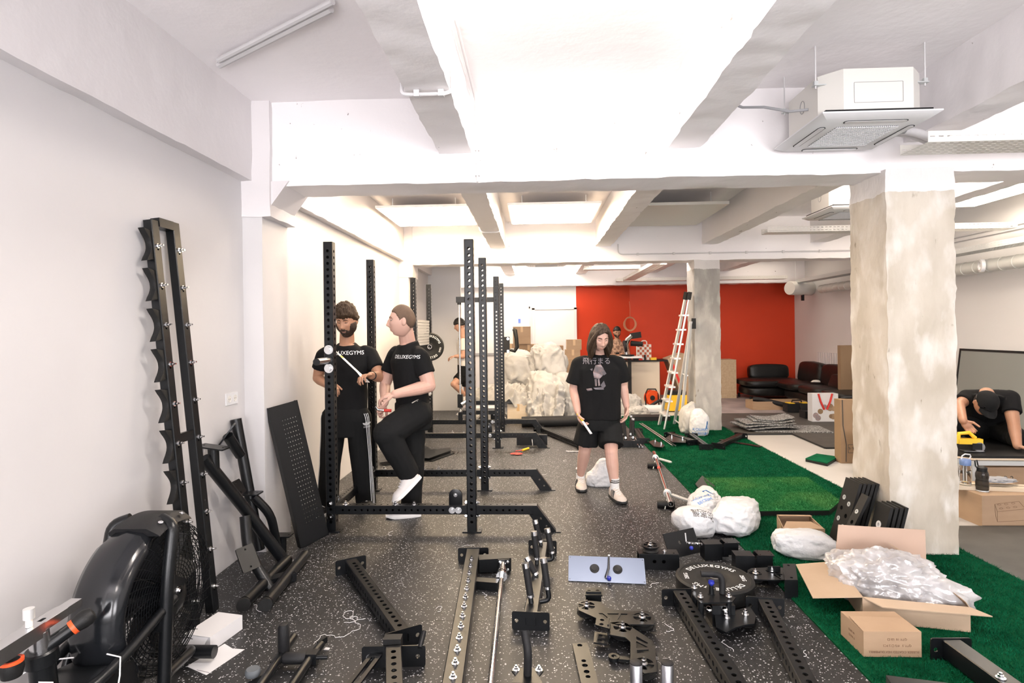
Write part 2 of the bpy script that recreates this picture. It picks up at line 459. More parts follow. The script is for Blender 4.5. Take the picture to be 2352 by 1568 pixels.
def perf(L, wx, wz, pitch=.05, r=.0105, off=.05, faces='xz', ch=.004, cap=True):
    """hollow box section along local Y (0..L), real holes on the faces named"""
    key = (round(L, 4), wx, wz, pitch, r, off, faces)
    if key in PC: return PC[key]
    bm = bmesh.new(); n = max(0, int((L - 2 * off) / pitch + 1e-6) + 1)
    ys = [off + i * pitch for i in range(n)]
    def face(U, W, N_, half, hasholes):         # U: in-plane dir across, N_: outward, half width, W offset
        def P(a, y): return U * a + N_ * W + V((0, y, 0))
        hw = half - ch
        segs = []
        if hasholes and n:
            segs.append((0, ys[0] - pitch / 2, False))
            for y in ys: segs.append((y - pitch / 2, y + pitch / 2, True))
            segs.append((ys[-1] + pitch / 2, L, False))
        else: segs = [(0, L, False)]
        for y0, y1, h in segs:
            c = [bm.verts.new(P(-hw, y0)), bm.verts.new(P(hw, y0)), bm.verts.new(P(hw, y1)), bm.verts.new(P(-hw, y1))]
            if not h: bm.faces.new(c); continue
            yc = (y0 + y1) / 2
            an = [math.radians(225 + 30 * k) for k in range(12)]
            rg = [bm.verts.new(P(r * math.cos(a), yc + r * math.sin(a))) for a in an]
            for q in range(4):
                ring = [rg[(q * 3 + k) % 12] for k in range(4)]
                bm.faces.new([c[q], c[(q + 1) % 4]] + list(reversed(ring)))
            inn = [bm.verts.new(P(r * math.cos(a), yc + r * math.sin(a)) - N_ * .004) for a in an]
            for k in range(12): bm.faces.new((rg[k], rg[(k + 1) % 12], inn[(k + 1) % 12], inn[k]))
    X, Z = V((1, 0, 0)), V((0, 0, 1))
    for s_ in (1, -1):
        face(Z, wx / 2, X * s_, wz / 2, 'x' in faces)
        face(X, wz / 2, Z * s_, wx / 2, 'z' in faces)
    for sx in (1, -1):
        for sz in (1, -1):
            a = V((sx * wx / 2, 0, sz * (wz / 2 - ch))); b = V((sx * (wx / 2 - ch), 0, sz * wz / 2)); d = V((0, L, 0))
            bm.faces.new([bm.verts.new(p) for p in (a, b, b + d, a + d)])
    if cap:
        for y in (0, L):
            h, k = wx / 2, wz / 2
            bm.faces.new([bm.verts.new(V((x, y, z))) for x, z in ((h, k - ch), (h - ch, k), (ch - h, k), (-h, k - ch), (-h, ch - k), (ch - h, -k), (h - ch, -k), (h, ch - k))])
    bmesh.ops.remove_doubles(bm, verts=bm.verts, dist=1e-5)
    bmesh.ops.recalc_face_normals(bm, faces=bm.faces)
    me = newmesh(bm, 25); PC[key] = me
    return me
def hexbolt(L_=.02, r=.011, washer=True):                     # bolt head standing on local z=0
    key = ('b', L_, r)
    if key in PC: return PC[key]
    b = B(); b.cyl((0, 0, 0), (0, 0, .003), r * 1.55, seg=14)
    b.cyl((0, 0, .003), (0, 0, .003 + L_ * .55), r, seg=6); b.cyl((0, 0, .003 + L_ * .5), (0, 0, .003 + L_), r * .55, seg=8)
    PC[key] = b.me(30); return PC[key]
def rough_box(c, sz, seg=(6, 6, 6), amp=.006, freq=3.0, seed=0, M=None):
    b = B(); bm = b.bm
    bmesh.ops.create_cube(bm, size=1)
    for ax in range(3):
        es = [e for e in bm.edges if abs((e.verts[0].co - e.verts[1].co)[ax]) > .5]
        if seg[ax] > 1: bmesh.ops.subdivide_edges(bm, edges=es, cuts=seg[ax] - 1, use_grid_fill=True)
    for v in bm.verts:
        p = V((v.co.x * sz[0], v.co.y * sz[1], v.co.z * sz[2]))
        q = (p + V(c)) * freq + V((seed, seed * 2, 0))
        n = V((NZ.noise(q), NZ.noise(q + V((31, 0, 0))), NZ.noise(q + V((0, 47, 0)))))
        n += .6 * V((NZ.noise(q * 3.1), NZ.noise(q * 3.1 + V((9, 0, 0))), NZ.noise(q * 3.1 + V((0, 13, 0)))))
        v.co = p + n * amp + V(c)
    return b
def boxthing(name, c, sz, m, label, cat, rz=0, bev=.004, group=None):
    b = B(); b.box((0, 0, sz[2] / 2), sz)
    if bev: b.bevel(bev)
    o = obj(name, b.me(), m, M=rotz(c, rz)); return tag(o, label, cat, group)
# ================================================================== the room
XL, XR, CZ = -2.11, 6.15, 3.28
YB, YR = 13.4, 13.72
b = B().box(((XL + XR) / 2, 5.3, -.10), (XR - XL + .6, 17.6, .20))
floor = struct('floor', b.me(), 'slab', 'pale painted concrete floor slab')
obj('tile_underlay', B().box(((XL + 1.475) / 2, 4.35, .001), (1.475 - XL, 14.5, .002)).me(), 'matedge', floor)
# rubber tiles, 1 m grid, on the left of the room
TL, TR = XL + .005, 1.475
xs = [TL, -1.02, -.02, .98, TR]
y = -2.9
rows = []
while y < 11.4: rows.append((y, min(y + 1.0, 11.6))); y += 1.0
for k, (y0, y1) in enumerate(rows):
    for i in range(4):
        b = B(); b.box(((xs[i] + xs[i + 1]) / 2, (y0 + y1) / 2, .005 + .0006 * ((i * 7 + k * 3) % 3)), (xs[i + 1] - xs[i] - .0015, y1 - y0 - .0015, .012)); b.bevel(.002, 1)
        obj('rubber_tile', b.me(), 'speckle', floor)
FZ = .0115                                                        # top of the rubber tiles
b = B().box(((XL + 2.0) / 2, 12.6, .004), (2.0 - XL, 2.0, .008)); obj('bare_concrete_patch', b.me(), 'dirtyslab', floor)
b = B().box((4.4, 12.0, .003), (3.5, 3.5, .006)); obj('bare_concrete_patch', b.me(), 'dirtyslab', floor)
# grey sport mats at the right with black edges
def slabpoly(name, pts, z0, z1, m, parent):
    b = B(); b.poly([V((p[0], p[1], z0)) for p in pts], z1 - z0, (0, 0, 1)); return obj(name, b.me(30), m, parent)
pa, pb, pc, pd = G(1690, 996, .02), G(1820, 995, .02), G(1896, 1027, .02), G(1990, 1027, .02)
far = [(pa.x, pa.y), (pb.x, pb.y), (pc.x, pc.y), (XR - .02, pd.y), (XR - .02, 10.6), (3.02, 10.6)]
slabpoly('sport_mat', far, .001, .02, 'matgrey', floor)
for a, c_ in ((pa, pb), (pb, pc), (pc, V((XR - .02, pd.y, .02)))):
    d = (c_ - a).normalized(); nrm = V((d.y, -d.x, 0)) * .012
    b = B().poly([V((p.x, p.y, .001)) for p in (a, c_, c_ + nrm, a + nrm)], .022, (0, 0, 1)); obj('mat_edge', b.me(), 'matedge', floor)
slabpoly('sport_mat', [(2.99, -2.8), (XR - .02, -2.8), (XR - .02, 4.62), (2.99, 4.62)], .001, .014, 'matgrey', floor)

# walls
def wall(name, c, sz, m, label): return struct(name, B().box(c, sz).me(), m, label)
wl = wall('wall_left', (XL - .1, 5.3, 1.62), (.2, 17.4, 3.4), 'paint', 'white plastered side wall behind the leaning gym parts')
wr = wall('wall_right', (XR + .1, 5.3, 1.62), (.2, 17.4, 3.4), 'wallwhite', 'white wall behind the black sofa')
wb = wall('wall_back', ((XL + .98) / 2, YB + .1, 1.62), (.98 - XL, .2, 3.4), 'wallwhite', 'white end wall behind the heap of sacks')
b = B(); b.poly([(.98, YB, 0), (2.28, YR, 0), (2.28, YR, 3.3), (.98, YB, 3.3)], .15, (0, 1, 0)); b.box(((2.28 + XR) / 2, YR + .1, 1.62), (XR - 2.28, .2, 3.4))
struct('wall_red', b.me(), 'redpaint', 'orange-red painted end wall behind the counter and sofa')
# rear wall (behind the photographer) with two shop windows
b = B(); yr = -2.95
for x0, x1 in ((XL, -1.85), (.75, 1.8), (4.4, XR)): b.box(((x0 + x1) / 2, yr, 1.62), (x1 - x0, .2, 3.4))
for x0, x1 in ((-1.85, .75), (1.8, 4.4)):
    b.box(((x0 + x1) / 2, yr, .2), (x1 - x0, .2, .4)); b.box(((x0 + x1) / 2, yr, 3.0), (x1 - x0, .2, .6))
struct('wall_rear', b.me(), 'wallwhite', 'white front wall with two shop windows')
for i, (x0, x1) in enumerate(((-1.85, .75), (1.8, 4.4))):
    b = B()
    for t in range(4): b.box((x0 + (x1 - x0) * t / 3, yr, 1.55), (.06, .08, 2.3))
    for z in (.43, 1.9, 2.67): b.box(((x0 + x1) / 2, yr, z), (x1 - x0, .08, .06))
    struct('window_%d' % (i + 1), b.me(), 'blackmatt', 'dark framed shop window')
# ceiling, beams, joists
ceil = struct('ceiling', rough_box(((XL + XR) / 2, 5.3, CZ + .15), (XR - XL + .4, 17.4, .3), (26, 40, 1), .010, 1.3).me(), 'ceilpaint', 'rough white painted concrete ceiling')
BZ, JZ = 2.665, 2.875
beamY = ((4.08, 4.42, BZ), (8.86, 9.22, 2.635), (13.18, 13.5, 2.60), (-.75, -.4, BZ))
for i, (y0, y1, z0) in enumerate(beamY):
    obj('beam', rough_box(((XL + XR) / 2, (y0 + y1) / 2, (z0 + CZ + .05) / 2), (XR - XL, y1 - y0, CZ + .05 - z0), (110, 6, 10), .009, 5, i).me(50), 'joistpaint', ceil)
jx = (-.555, 1.075, 2.705, 4.335, 5.965)
bays = ((-.4, 4.08), (4.42, 8.86), (9.22, 13.18))
for i, x in enumerate(jx):
    for k, (y0, y1) in enumerate(bays):
        if i == 4: continue
        obj('joist', rough_box((x, (y0 + y1) / 2, (JZ + CZ + .05) / 2), (.235, y1 - y0 + .02, CZ + .05 - JZ), (6, 90, 8), .009, 6, i * 5 + k).me(50), 'joistpaint', ceil)
# edge beam along the left wall and the pilasters that carry the beams
for k, (y0, y1) in enumerate(((-2.8, 4.08), (4.42, 8.86), (9.22, 13.2))):
    obj('edge_beam', rough_box((XL + .035, (y0 + y1) / 2, (2.70 + CZ) / 2 + .02), (.09, y1 - y0, CZ - 2.70 + .04), (2, 90, 8), .006, 6, 40 + k).me(50), 'edgepaint', wl)
for k, (y0, y1) in enumerate(((4.05, 4.47), (8.84, 9.24))):
    obj('pilaster', rough_box((XL + .06, (y0 + y1) / 2, 1.22), (.17, y1 - y0, 2.46), (2, 4, 20), .003, 3, 60 + k).me(50), 'paint', wl)
    obj('pilaster_cap', rough_box((XL + .09, (y0 + y1) / 2, 2.86), (.24, y1 - y0 + .02, .84), (3, 6, 10), .008, 5, 70 + k).me(50), 'edgepaint', wl)
# haunch sloping under the beam
b = B(); b.poly([(XL, 4.06, 2.46), (XL, 4.06, 2.70), (XL + .34, 4.06, 2.70), (XL + .16, 4.06, 2.46)], .40, (0, 1, 0)); obj('haunch', b.me(), 'edgepaint', wl)
# columns
for i, (x0, x1, y0, y1, m, lb) in enumerate(((2.435, 2.895, 4.03, 4.48, 'concretewarm', 'thick raw cream concrete column beside the open carton'), (2.465, 2.855, 8.87, 9.28, 'concretegrey', 'raw grey concrete column behind the stepladder'))):
    o = struct('column_%d' % (i + 1), rough_box(((x0 + x1) / 2, (y0 + y1) / 2, CZ / 2 - .3), (x1 - x0, y1 - y0, CZ - .6), (14, 14, 90), .0085, 9, 90 + i).me(50), m, lb)
# low turf roll and its blades
def blades(pts_fn, n, seed, h=.016, wd=.0042, lean=.010):
    rs = np.random.RandomState(seed); P = pts_fn(rs, n)
    a = rs.rand(n) * 6.283; ux, uy = np.cos(a) * wd / 2, np.sin(a) * wd / 2
    lx, ly = rs.randn(n) * lean, rs.randn(n) * lean; hh = h * (.6 + .7 * rs.rand(n))
    v = np.empty((n, 3, 3)); v[:, 0] = P; v[:, 1] = P; v[:, 2] = P
    v[:, 0, 0] -= ux; v[:, 0, 1] -= uy; v[:, 1, 0] += ux; v[:, 1, 1] += uy
    v[:, 2, 0] += lx; v[:, 2, 1] += ly; v[:, 2, 2] += hh
    me = bpy.data.meshes.new('blades'); me.vertices.add(n * 3); me.vertices.foreach_set('co', v.ravel())
    me.loops.add(n * 3); me.loops.foreach_set('vertex_index', np.arange(n * 3)); me.polygons.add(n)
    me.polygons.foreach_set('loop_start', np.arange(0, n * 3, 3)); me.update(); me.validate(); return me
TX0, TX1, TY0, TY1 = 1.482, 2.985, -.3, 10.35
turf = thing('turf_roll', 'long strip of dark green artificial turf laid beside the speckled rubber floor', 'turf', (2.23, 5, 0))
for k, (y0, y1) in enumerate(((TY0, 2.05), (2.06, 6.88), (6.89, TY1))):
    b = B(); b.box((0, (y0 + y1) / 2 - 5, .008), (TX1 - TX0, y1 - y0, .016)); obj('turf_backing', b.me(), 'turf', turf)
def tf(rs, n):
    # denser close to the camera
    u = rs.rand(n); yy = 1.2 + (TY1 - 1.2) * u ** 1.8
    return np.stack([TX0 + (TX1 - TX0) * rs.rand(n) - 2.23, yy - 5, np.full(n, .014)], 1)
obj('turf_pile', blades(tf, 260000, 1), 'turfblade', turf, kind='stuff', label='short green turf pile')
# ================================================================== power racks
def bolt(parent, p, d, m='chrome', L_=.02, r=.011, name='bolt'):
    d = V(d).normalized(); return obj(name, hexbolt(L_, r), m, parent, Mx.Translation(V(p)) @ d.to_track_quat('Z', 'Y').to_matrix().to_4x4())
UPL = 2.29
XU, XLU = -.512, -1.635
def foot_me():
    key = 'foot'
    if key not in PC:
        me = plate([(-.06, .14), (.035, 0), (.155, 0), (.0, .21), (-.03, .21), (-.03, .14)], [(.03, .11, .009), (.075, .05, .009)], .07)
        bm = bmesh.new(); bm.from_mesh(me)
        for v in bm.verts: v.co = V((v.co.x, v.co.z - .035, v.co.y))
        PC[key] = newmesh(bm, 25)
    return PC[key]
def base_me():
    if 'base' not in PC: PC['base'] = plate(rrect(-.075, -.05, .075, .05, .008), [(-.06, .0, .006), (.06, .0, .006)], .01)
    return PC['base']
def anchor_me():
    if 'anch' not in PC:
        pts = [(-.05, 0), (.05, 0)] + [(.05 * math.cos(a), .075 + .05 * math.sin(a)) for a in [math.pi * i / 10 for i in range(11)]]
        me = plate(pts, [], .022, .003); bm = bmesh.new(); bm.from_mesh(me)
        for v in bm.verts: v.co = V((v.co.x, -v.co.z + .011, v.co.y))
        PC['anch'] = newmesh(bm, 30)
    return PC['anch']
def rack(name, label, y0, y1):
    yc = (y0 + y1) / 2
    t = thing(name, label, 'squat rack', (-1.07, yc, FZ), 'squat racks along the white wall')
    ox = V((-1.07, yc, 0))
    L_ = lambda x, y, z: V((x, y, z)) - ox
    for y in (y0, y1):
        for x in (XLU, XU):
            u = obj('upright', perf(UPL, .075, .075, .05, .0125, .068, 'xz', .006), 'black', t, T(*L_(x, y, UPL + .01)) @ RX(-90))
            c = B(); c.box((0, 0, 0), (.071, .071, .006)); c.bevel(.002, 1)
            obj('end_cap', c.me(), 'rubber', u, T(0, -.002, 0) @ RX(90))
            obj('base_plate', base_me(), 'black', t, T(*L_(x, y, 0)))
        # beam between the uprights, then the stub in front of the right one, then the sloping foot
        bl = XU - XLU - .075
        obj('foot_beam', perf(bl, .07, .07, .05, .0085, .06, 'xz'), 'black', t, T(*L_(XLU + .0375, y, .175)) @ RZ(-90))
        obj('foot_beam', perf(.445, .07, .07, .05, .0085, .06, 'xz', cap=True), 'black', t, T(*L_(XU + .0375, y, .175)) @ RZ(-90))
        obj('slanted_foot', foot_me(), 'black', t, T(*L_(0, y, 0)))
        tip = B(); tip.box((0, 0, .004), (.05, .08, .008)); obj('foot_pad', tip.me(), 'black', t, T(*L_(.16, y, 0)))
        for z in (.12, .225):
            bolt(t, L_(XLU - .004, y - .0375, z + .0), (0, -1, 0), r=.017, L_=.016)
            bolt(t, L_(XU + .0375, y, z + .0), (1, 0, 0), r=.014, L_=.022)
            bolt(t, L_(XU - .0375, y, z + .0), (-1, 0, 0), r=.014, L_=.022)
        for x in (XLU + .11, XLU + .51, XLU + .66):
            bolt(t, L_(x, y, .21), (0, 0, 1), r=.015, L_=.024)
        an = obj('pivot_anchor', anchor_me(), 'black', t, T(*L_(XU - .13, y, .208)))
        bolt(an, (0, -.012, .08), (0, -1, 0), r=.010, L_=.01)
        for x in (XU - .155, XU - .105): bolt(t, L_(x, y - .035, .175), (0, -1, 0), r=.017, L_=.012)
    # rear cross beam along the wall side
    obj('rear_beam', perf(y1 - y0 - .075, .07, .07, .05, .0085, .06, 'xz'), 'black', t, T(*L_(XLU, y0 + .0375, .175)))
    for y, s in ((y0, 1), (y1, -1)):
        pl = obj('corner_plate', plate(rrect(-.06, -.035, .06, .035, .01), [(-.04, 0, .006)], .006), 'black', t, T(*L_(XLU, y + s * .10, .212)) @ RZ(90))
        bolt(pl, (.035, 0, .006), (0, 0, 1), r=.013, L_=.02)
    return t, L_
Y1, Y2, Y3, Y4 = 4.49, 5.645, 7.65, 8.775
ra, LA = rack('squat_rack', 'black squat rack without crossbars with two men standing inside it', Y1, Y2)
# bar peg with two bolts on the near wall-side upright
pg = obj('storage_peg', B().cyl((0, 0, 0), (0, -.25, 0), .025, seg=20).me(), 'steel', ra, T(*LA(XLU, Y1 - .037, 1.365)))
obj('peg_cap', B().cyl((0, -.25, 0), (0, -.258, 0), .0265, seg=20).me(), 'rubber', pg)
obj('peg_flange', B().cyl((0, -.0, 0), (0, -.012, 0), .033, seg=20).me(), 'black', pg)
for z in (1.365 + .083, 1.365 - .065): bolt(ra, LA(XLU, Y1 - .0375, z), (0, -1, 0), r=.024, L_=.012)
rb, LBk = rack('squat_rack', 'black squat rack fitted with a chrome guide rod and a grey weight stack', Y3, Y4)
# guide rod with carriage and spring on the far frame
gx, gy = -1.16, Y4 - .02
obj('guide_rod', B().cyl((0, 0, .30), (0, 0, 2.02), .014, seg=14).me(), 'steel', rb, T(*LBk(gx, gy, 0)))
b = B(); b.box((.02, 0, 2.06), (.13, .07, .09)); b.bevel(.006); b.cyl((0, 0, 1.985), (0, 0, 2.02), .03, seg=16); obj('rod_head', b.me(), 'black', rb, T(*LBk(gx, gy, 0)))
obj('head_arm', B().box((0, 0, 0), (.60, .05, .075)).me(), 'black', rb, T(*LBk(gx + .36, gy, 2.055)))
obj('head_arm', B().box((0, 0, 0), (.05, .05, .47)).me(), 'black', rb, T(*LBk(-.60, gy + .05, 2.13)))
b = B(); b.box((0, 0, .50), (.08, .08, .20)); b.bevel(.006); obj('carriage', b.me(), 'black', rb, T(*LBk(gx, gy, 0)))
obj('carriage_sleeve', B().cyl((.02, -.02, .45), (.16, .03, .52), .035, seg=16).me(), 'chrome', rb, T(*LBk(gx, gy - .03, 0)))
sp = [V((.021 * math.cos(a), .021 * math.sin(a), .32 + .09 * a / 44)) for a in [i * .4 for i in range(110)]]
obj('buffer_spring', B().tube(sp, .0045, 6).me(), 'steel', rb, T(*LBk(gx, gy, 0)))
b = B(); b.box((0, 0, .255), (.065, .065, .14)); b.bevel(.005); obj('rod_foot', b.me(), 'black', rb, T(*LBk(gx, gy, 0)))
obj('foot_arm', B().box((0, 0, 0), (.5, .05, .06)).me(), 'black', rb, T(*LBk(gx + .28, gy, .32)))
obj('foot_arm', B().box((0, 0, 0), (.5, .05, .06)).me(), 'black', rb, T(*LBk(gx + .38, gy, .47)))
obj('sleeve_band', B().box((0, 0, 0), (.4, .04, .05)).me(), 'whiteplastic', rb, T(*LBk(gx + .38, gy, .41)))
# weight stack between the wall-side uprights
for k in range(9):
    b = B(); b.box((0, 0, 0), (.06, .86, .036)); b.bevel(.004, 1); obj('stack_plate', b.me(), 'greyfelt', rb, T(*LBk(XLU, (Y3 + Y4) / 2 - .02, 1.40 + k * .0405)))
bolt(rb, LBk(XLU, Y4 - .0375, .62), (0, -1, 0), r=.022, L_=.012); bolt(rb, LBk(XLU, Y4 - .0375, .78), (0, -1, 0), r=.022, L_=.012)
bolt(rb, LBk(XLU, Y4 - .0375, 1.28), (0, -1, 0), r=.022, L_=.012)
# hook on the far right upright
b = B(); b.box((0, 0, 0), (.09, .07, .24)); b.bevel(.01); hk = obj('bar_hook', b.me(), 'rubber', rb, T(*LBk(XU + .08, Y4 - .03, 1.36)))
obj('hook_cup', B().tube([(.05, -.03, -.08), (.12, -.03, -.10), (.16, -.03, -.04), (.15, -.03, .10), (.13, -.03, .22), (.10, -.03, .24)], [.02, .028, .032, .03, .034, .02], 10).me(), 'rubber', hk)
bolt(hk, (.02, -.035, .09), (0, -1, 0), r=.014, L_=.01); bolt(hk, (.02, -.035, -.10), (0, -1, 0), r=.014, L_=.01)

# ------------------------------------------------------------------ bumper plates
def arc_text(s, rad, size, a0, a1, flip=False):
    """letters along an arc in the XY plane (angles in degrees, clockwise reading)"""
    b = B(); n = len(s)
    for i, ch in enumerate(s):
        a = math.radians(a0 + (a1 - a0) * i / max(1, n - 1))
        M = T(rad * math.cos(a), rad * math.sin(a), 0) @ Mx.Rotation(a - math.pi / 2 + (math.pi if flip else 0), 4, 'Z')
        b.add(textme(ch, size), M)
    return b.me(30, False)
def bumper(name, label, M, kg, R_=.225, th=.075, group=None):
    t = thing(name, label, 'weight plate', M, group)
    pr = [(.027, 0), (R_ - .012, 0), (R_, .010), (R_, th - .010), (R_ - .012, th), (R_ - .022, th), (R_ - .026, th - .006), (.11, th - .006), (.10, th - .012), (.055, th - .012), (.05, th - .004), (.027, th - .004)]
    obj('disc', B().lathe(pr, seg=56, closed=True).me(35), 'rubber', t)
    obj('hub', B().lathe([(.0255, 0), (.034, 0), (.034, th - .002), (.0255, th - .002)], seg=24, closed=True).me(30), 'steel', t)
    z = th - .0055
    obj('lettering', arc_text('DELUXEGYMS', .163, .048, 165, 60, ), 'printwhite', t, T(0, 0, z))
    obj('lettering', arc_text('DELUXEGYMS', .163, .048, 345, 240), 'printwhite', t, T(0, 0, z))
    obj('weight_mark', textme(kg, .034), 'printwhite', t, RZ(0) @ T(0, 0, z) @ RZ(22.5 + 0) @ T(.163, 0, 0) @ RZ(-90))
    obj('weight_mark', textme(kg, .034), 'printwhite', t, T(0, 0, z) @ RZ(202.5) @ T(.163, 0, 0) @ RZ(-90))
    return t
bumper('bumper_plate', 'black bumper plate hanging upright on the far rack behind the buzz-cut man', T(-1.60, Y4 - .12, 1.355) @ RX(90) @ RZ(-38), '15KG', .215, .06)
# ================================================================== left wall: socket, leaning parts, air bike
so = thing('wall_socket', 'white double power socket on the left wall above the leaning frame', 'socket', T(XL, PX(531, 915, XL).y, PX(531, 915, XL).z) @ RY(90) @ RZ(90))
b = B(); b.box((0, 0, .004), (.15, .08, .008)); b.bevel(.003); obj('face_plate', b.me(), 'whiteplastic', so)
for s in (-.037, .037):
    d = obj('outlet', B().lathe([(.0, .008), (.02, .0085), (.022, .0105), (.024, .0085)], seg=20).me(), 'offwhite', so, T(s, 0, 0))
    for q in (-.008, .008): obj('pin_hole', B().cyl((q, 0, .008), (q, 0, .0096), .0025, seg=8).me(), 'darkhole', d)

# --- barbell cradle rack leaning on the wall
p0 = V((-1.865, 3.19, FZ)); p1 = V((XL + .035, 3.19, 2.235))
ax = (p1 - p0).normalized(); LEN = (p1 - p0).length
cr = thing('cradle_rack', 'tall narrow black barbell cradle rack leaning against the left wall', 'storage rack', frame(p0, ax, (1, 0, 0)))
# local Y runs up the rack, local Z points into the room (+X), local X points along +-Y
sgn = 1 if (cr.matrix_world.to_3x3() @ V((1, 0, 0))).y > 0 else -1
for q, yy in ((0, 0.0), (1, -.185)):
    rl = obj('rail', perf(LEN if q == 0 else LEN - .02, .06, .05, .215, .007, .12, 'z'), 'black', cr, T(sgn * yy, 0, .0))
    for k in range(10):
        bolt(rl, (0.0, LEN - .16 - k * .215, .025), (0, 0, 1), r=.009, L_=.03)
obj('top_bar', B().box((sgn * -.0925, LEN - .025, .004), (.125, .05, .05)).me(), 'black', cr)
obj('cross_bar', B().box((sgn * -.0925, 1.02, .004), (.125, .05, .03)).me(), 'black', cr)
def cradle_me():
    n = 12; out = [(-.02, -.075 + .15 * i / n) for i in range(n + 1)]
    pts = [(0, -.075), (0, .075), (.052, .085)] + [(.052 - .046 * math.sin(math.pi * i / n), .08 - .16 * i / n) for i in range(1, n)] + [(.052, -.085)]
    return plate(pts, [], .03, .002)
cm = cradle_me()
for k in range(10):
    z = LEN - .16 - k * .215
    obj('cradle', cm, 'rubber', cr, T(sgn * -.215, z, -.015) @ (Mx.Scale(-1, 4, V((1, 0, 0))) if sgn > 0 else Mx()))

# --- welded press frame standing against the wall
fr = thing('press_frame', 'black welded machine frame of crossed tubes standing on two rails by the wall', 'gym frame', (-1.80, 3.8, FZ))
o0 = V((-1.80, 3.8, FZ))
def rel(p): return V(p) - o0
def tubeobj(name, pts, r, par, m='black', seg=16):
    # round the corners of the path
    q = [V(p) for p in pts]; out = [q[0]]
    for i in range(1, len(q) - 1):
        a, c, d = q[i - 1], q[i], q[i + 1]
        k = min(.09, (a - c).length * .45, (d - c).length * .45)
        s, e = c + (a - c).normalized() * k, c + (d - c).normalized() * k
        for t in (0, .25, .5, .75, 1): out.append((s * (1 - t) ** 2 + c * 2 * t * (1 - t) + e * t * t))
    out.append(q[-1]); return obj(name, B().tube(out, r, seg).me(), m, par)
tubeobj('base_rail', [rel(G(612, 1383, .045)), rel(G(700, 1275, .045))], .036, fr)
tubeobj('base_rail', [rel(G(562, 1383, .045)), rel(G(660, 1285, .045))], .036, fr)
for px, py in ((609, 1386), (559, 1386)):
    p = rel(G(px, py, .045)); c = obj('end_plug', B().cyl(p, p + V((.01, -.02, 0)), .038, seg=18).me(), 'rubber', fr)
obj('floor_tie', B().box(rel(G(640, 1330, .04)), (.2, .07, .05), RZ(40).to_3x3()).me(), 'black', fr)
tubeobj('curved_post', [rel(PY(634, 1372, 3.46)), rel(PY(570, 1268, 3.52)), rel(PY(563, 1185, 3.58))], .034, fr)
tubeobj('diagonal_tube', [rel(PY(672, 1312, 3.86)), rel(PY(560, 1165, 3.66)), rel(PY(468, 1052, 3.45))], .037, fr)
tubeobj('tall_post', [rel(PY(596, 1262, 3.86)), rel(PY(542, 962, 3.86))], .036, fr)
tubeobj('brace_tube', [rel(PY(582, 1140, 3.84)), rel(PY(622, 1180, 3.9)), rel(PY(645, 1300, 4.0))], .03, fr)
tubeobj('stub_tube', [rel(PY(492, 1082, 3.5)), rel(PY(490, 1030, 3.5))], .033, fr)
tubeobj('stub_tube', [rel(PY(552, 1045, 3.82)), rel(PY(523, 1000, 3.72))], .034, fr)
tubeobj('stub_tube', [rel(PY(648, 1290, 4.05)), rel(PY(648, 1232, 4.05))], .03, fr)
def flange(px, py, Y, sx, sy, ax_, tilt=0):
    b = B(); b.add(plate(rrect(-sx / 2, -sy / 2, sx / 2, sy / 2, .01), [(-sx * .36, 0, .007), (sx * .36, 0, .007)], .009))
    return obj('flange', b.me(30, False), 'black', fr, T(*rel(PY(px, py, Y))) @ RZ(tilt) @ ax_)
flange(490, 1028, 3.5, .17, .10, RY(8)); flange(523, 998, 3.70, .17, .09, RY(-55), 20); flange(570, 1134, 3.8, .17, .10, RY(0))
flange(648, 1230, 4.05, .14, .09, RY(0)); flange(545, 1120, 3.7, .10, .12, RY(60)); flange(568, 1282, 3.42, .15, .12, RY(62), -25)

# --- perforated foot plate leaning on the pilaster
A_, B_ = G(690, 1262, FZ), G(741, 1246, FZ)
A_ = V((-1.735, 4.12, FZ)); B_ = V((-1.59, 4.32, FZ))
C_ = PY(616, 937, 4.08)
# bottom edge A-B, top edge C-D
yv = (C_ - A_); xv = (B_ - A_)
Lp = yv.length; Wp = .235
pm = frame(A_, yv, yv.cross(-xv))
if (pm.to_3x3() @ V((1, 0, 0))).dot(xv) < 0: pm = frame(A_, yv, yv.cross(xv))
pp = thing('foot_plate', 'black perforated foot plate leaning on the wall pilaster', 'plate', pm)
hl = [(Wp * .36 + i * .0215, .16 + j * .034, .0042) for i in range(7) for j in range(int((Lp - .22) / .034))]
def plate_lo(outer, holes, t):
    c = bpy.data.curves.new('c', 'CURVE'); c.dimensions = '2D'; c.fill_mode = 'BOTH'; c.extrude = t / 2
    def s_(pts):
        q = c.splines.new('POLY'); q.points.add(len(pts) - 1)
        for i, p in enumerate(pts): q.points[i].co = (p[0], p[1], 0, 1)
        q.use_cyclic_u = True
    s_(outer)
    for x, y_, r in holes: s_([(x + r * math.cos(a), y_ + r * math.sin(a)) for a in [math.pi / 3 * i for i in range(6)]])
    o = bpy.data.objects.new('c', c); me = bpy.data.meshes.new_from_object(o); bpy.data.objects.remove(o); bpy.data.curves.remove(c); return me
obj('perforated_sheet', plate_lo([(0, 0), (Wp, 0), (Wp, Lp), (0, Lp)], hl, .004), 'black', pp)
b = B()
for x in (0, Wp): obj('folded_edge', B().box((x, Lp / 2, -.02), (.005, Lp, .044)).me(), 'black', pp)
obj('folded_edge', B().box((Wp / 2, 0, -.02), (Wp, .005, .044)).me(), 'black', pp)

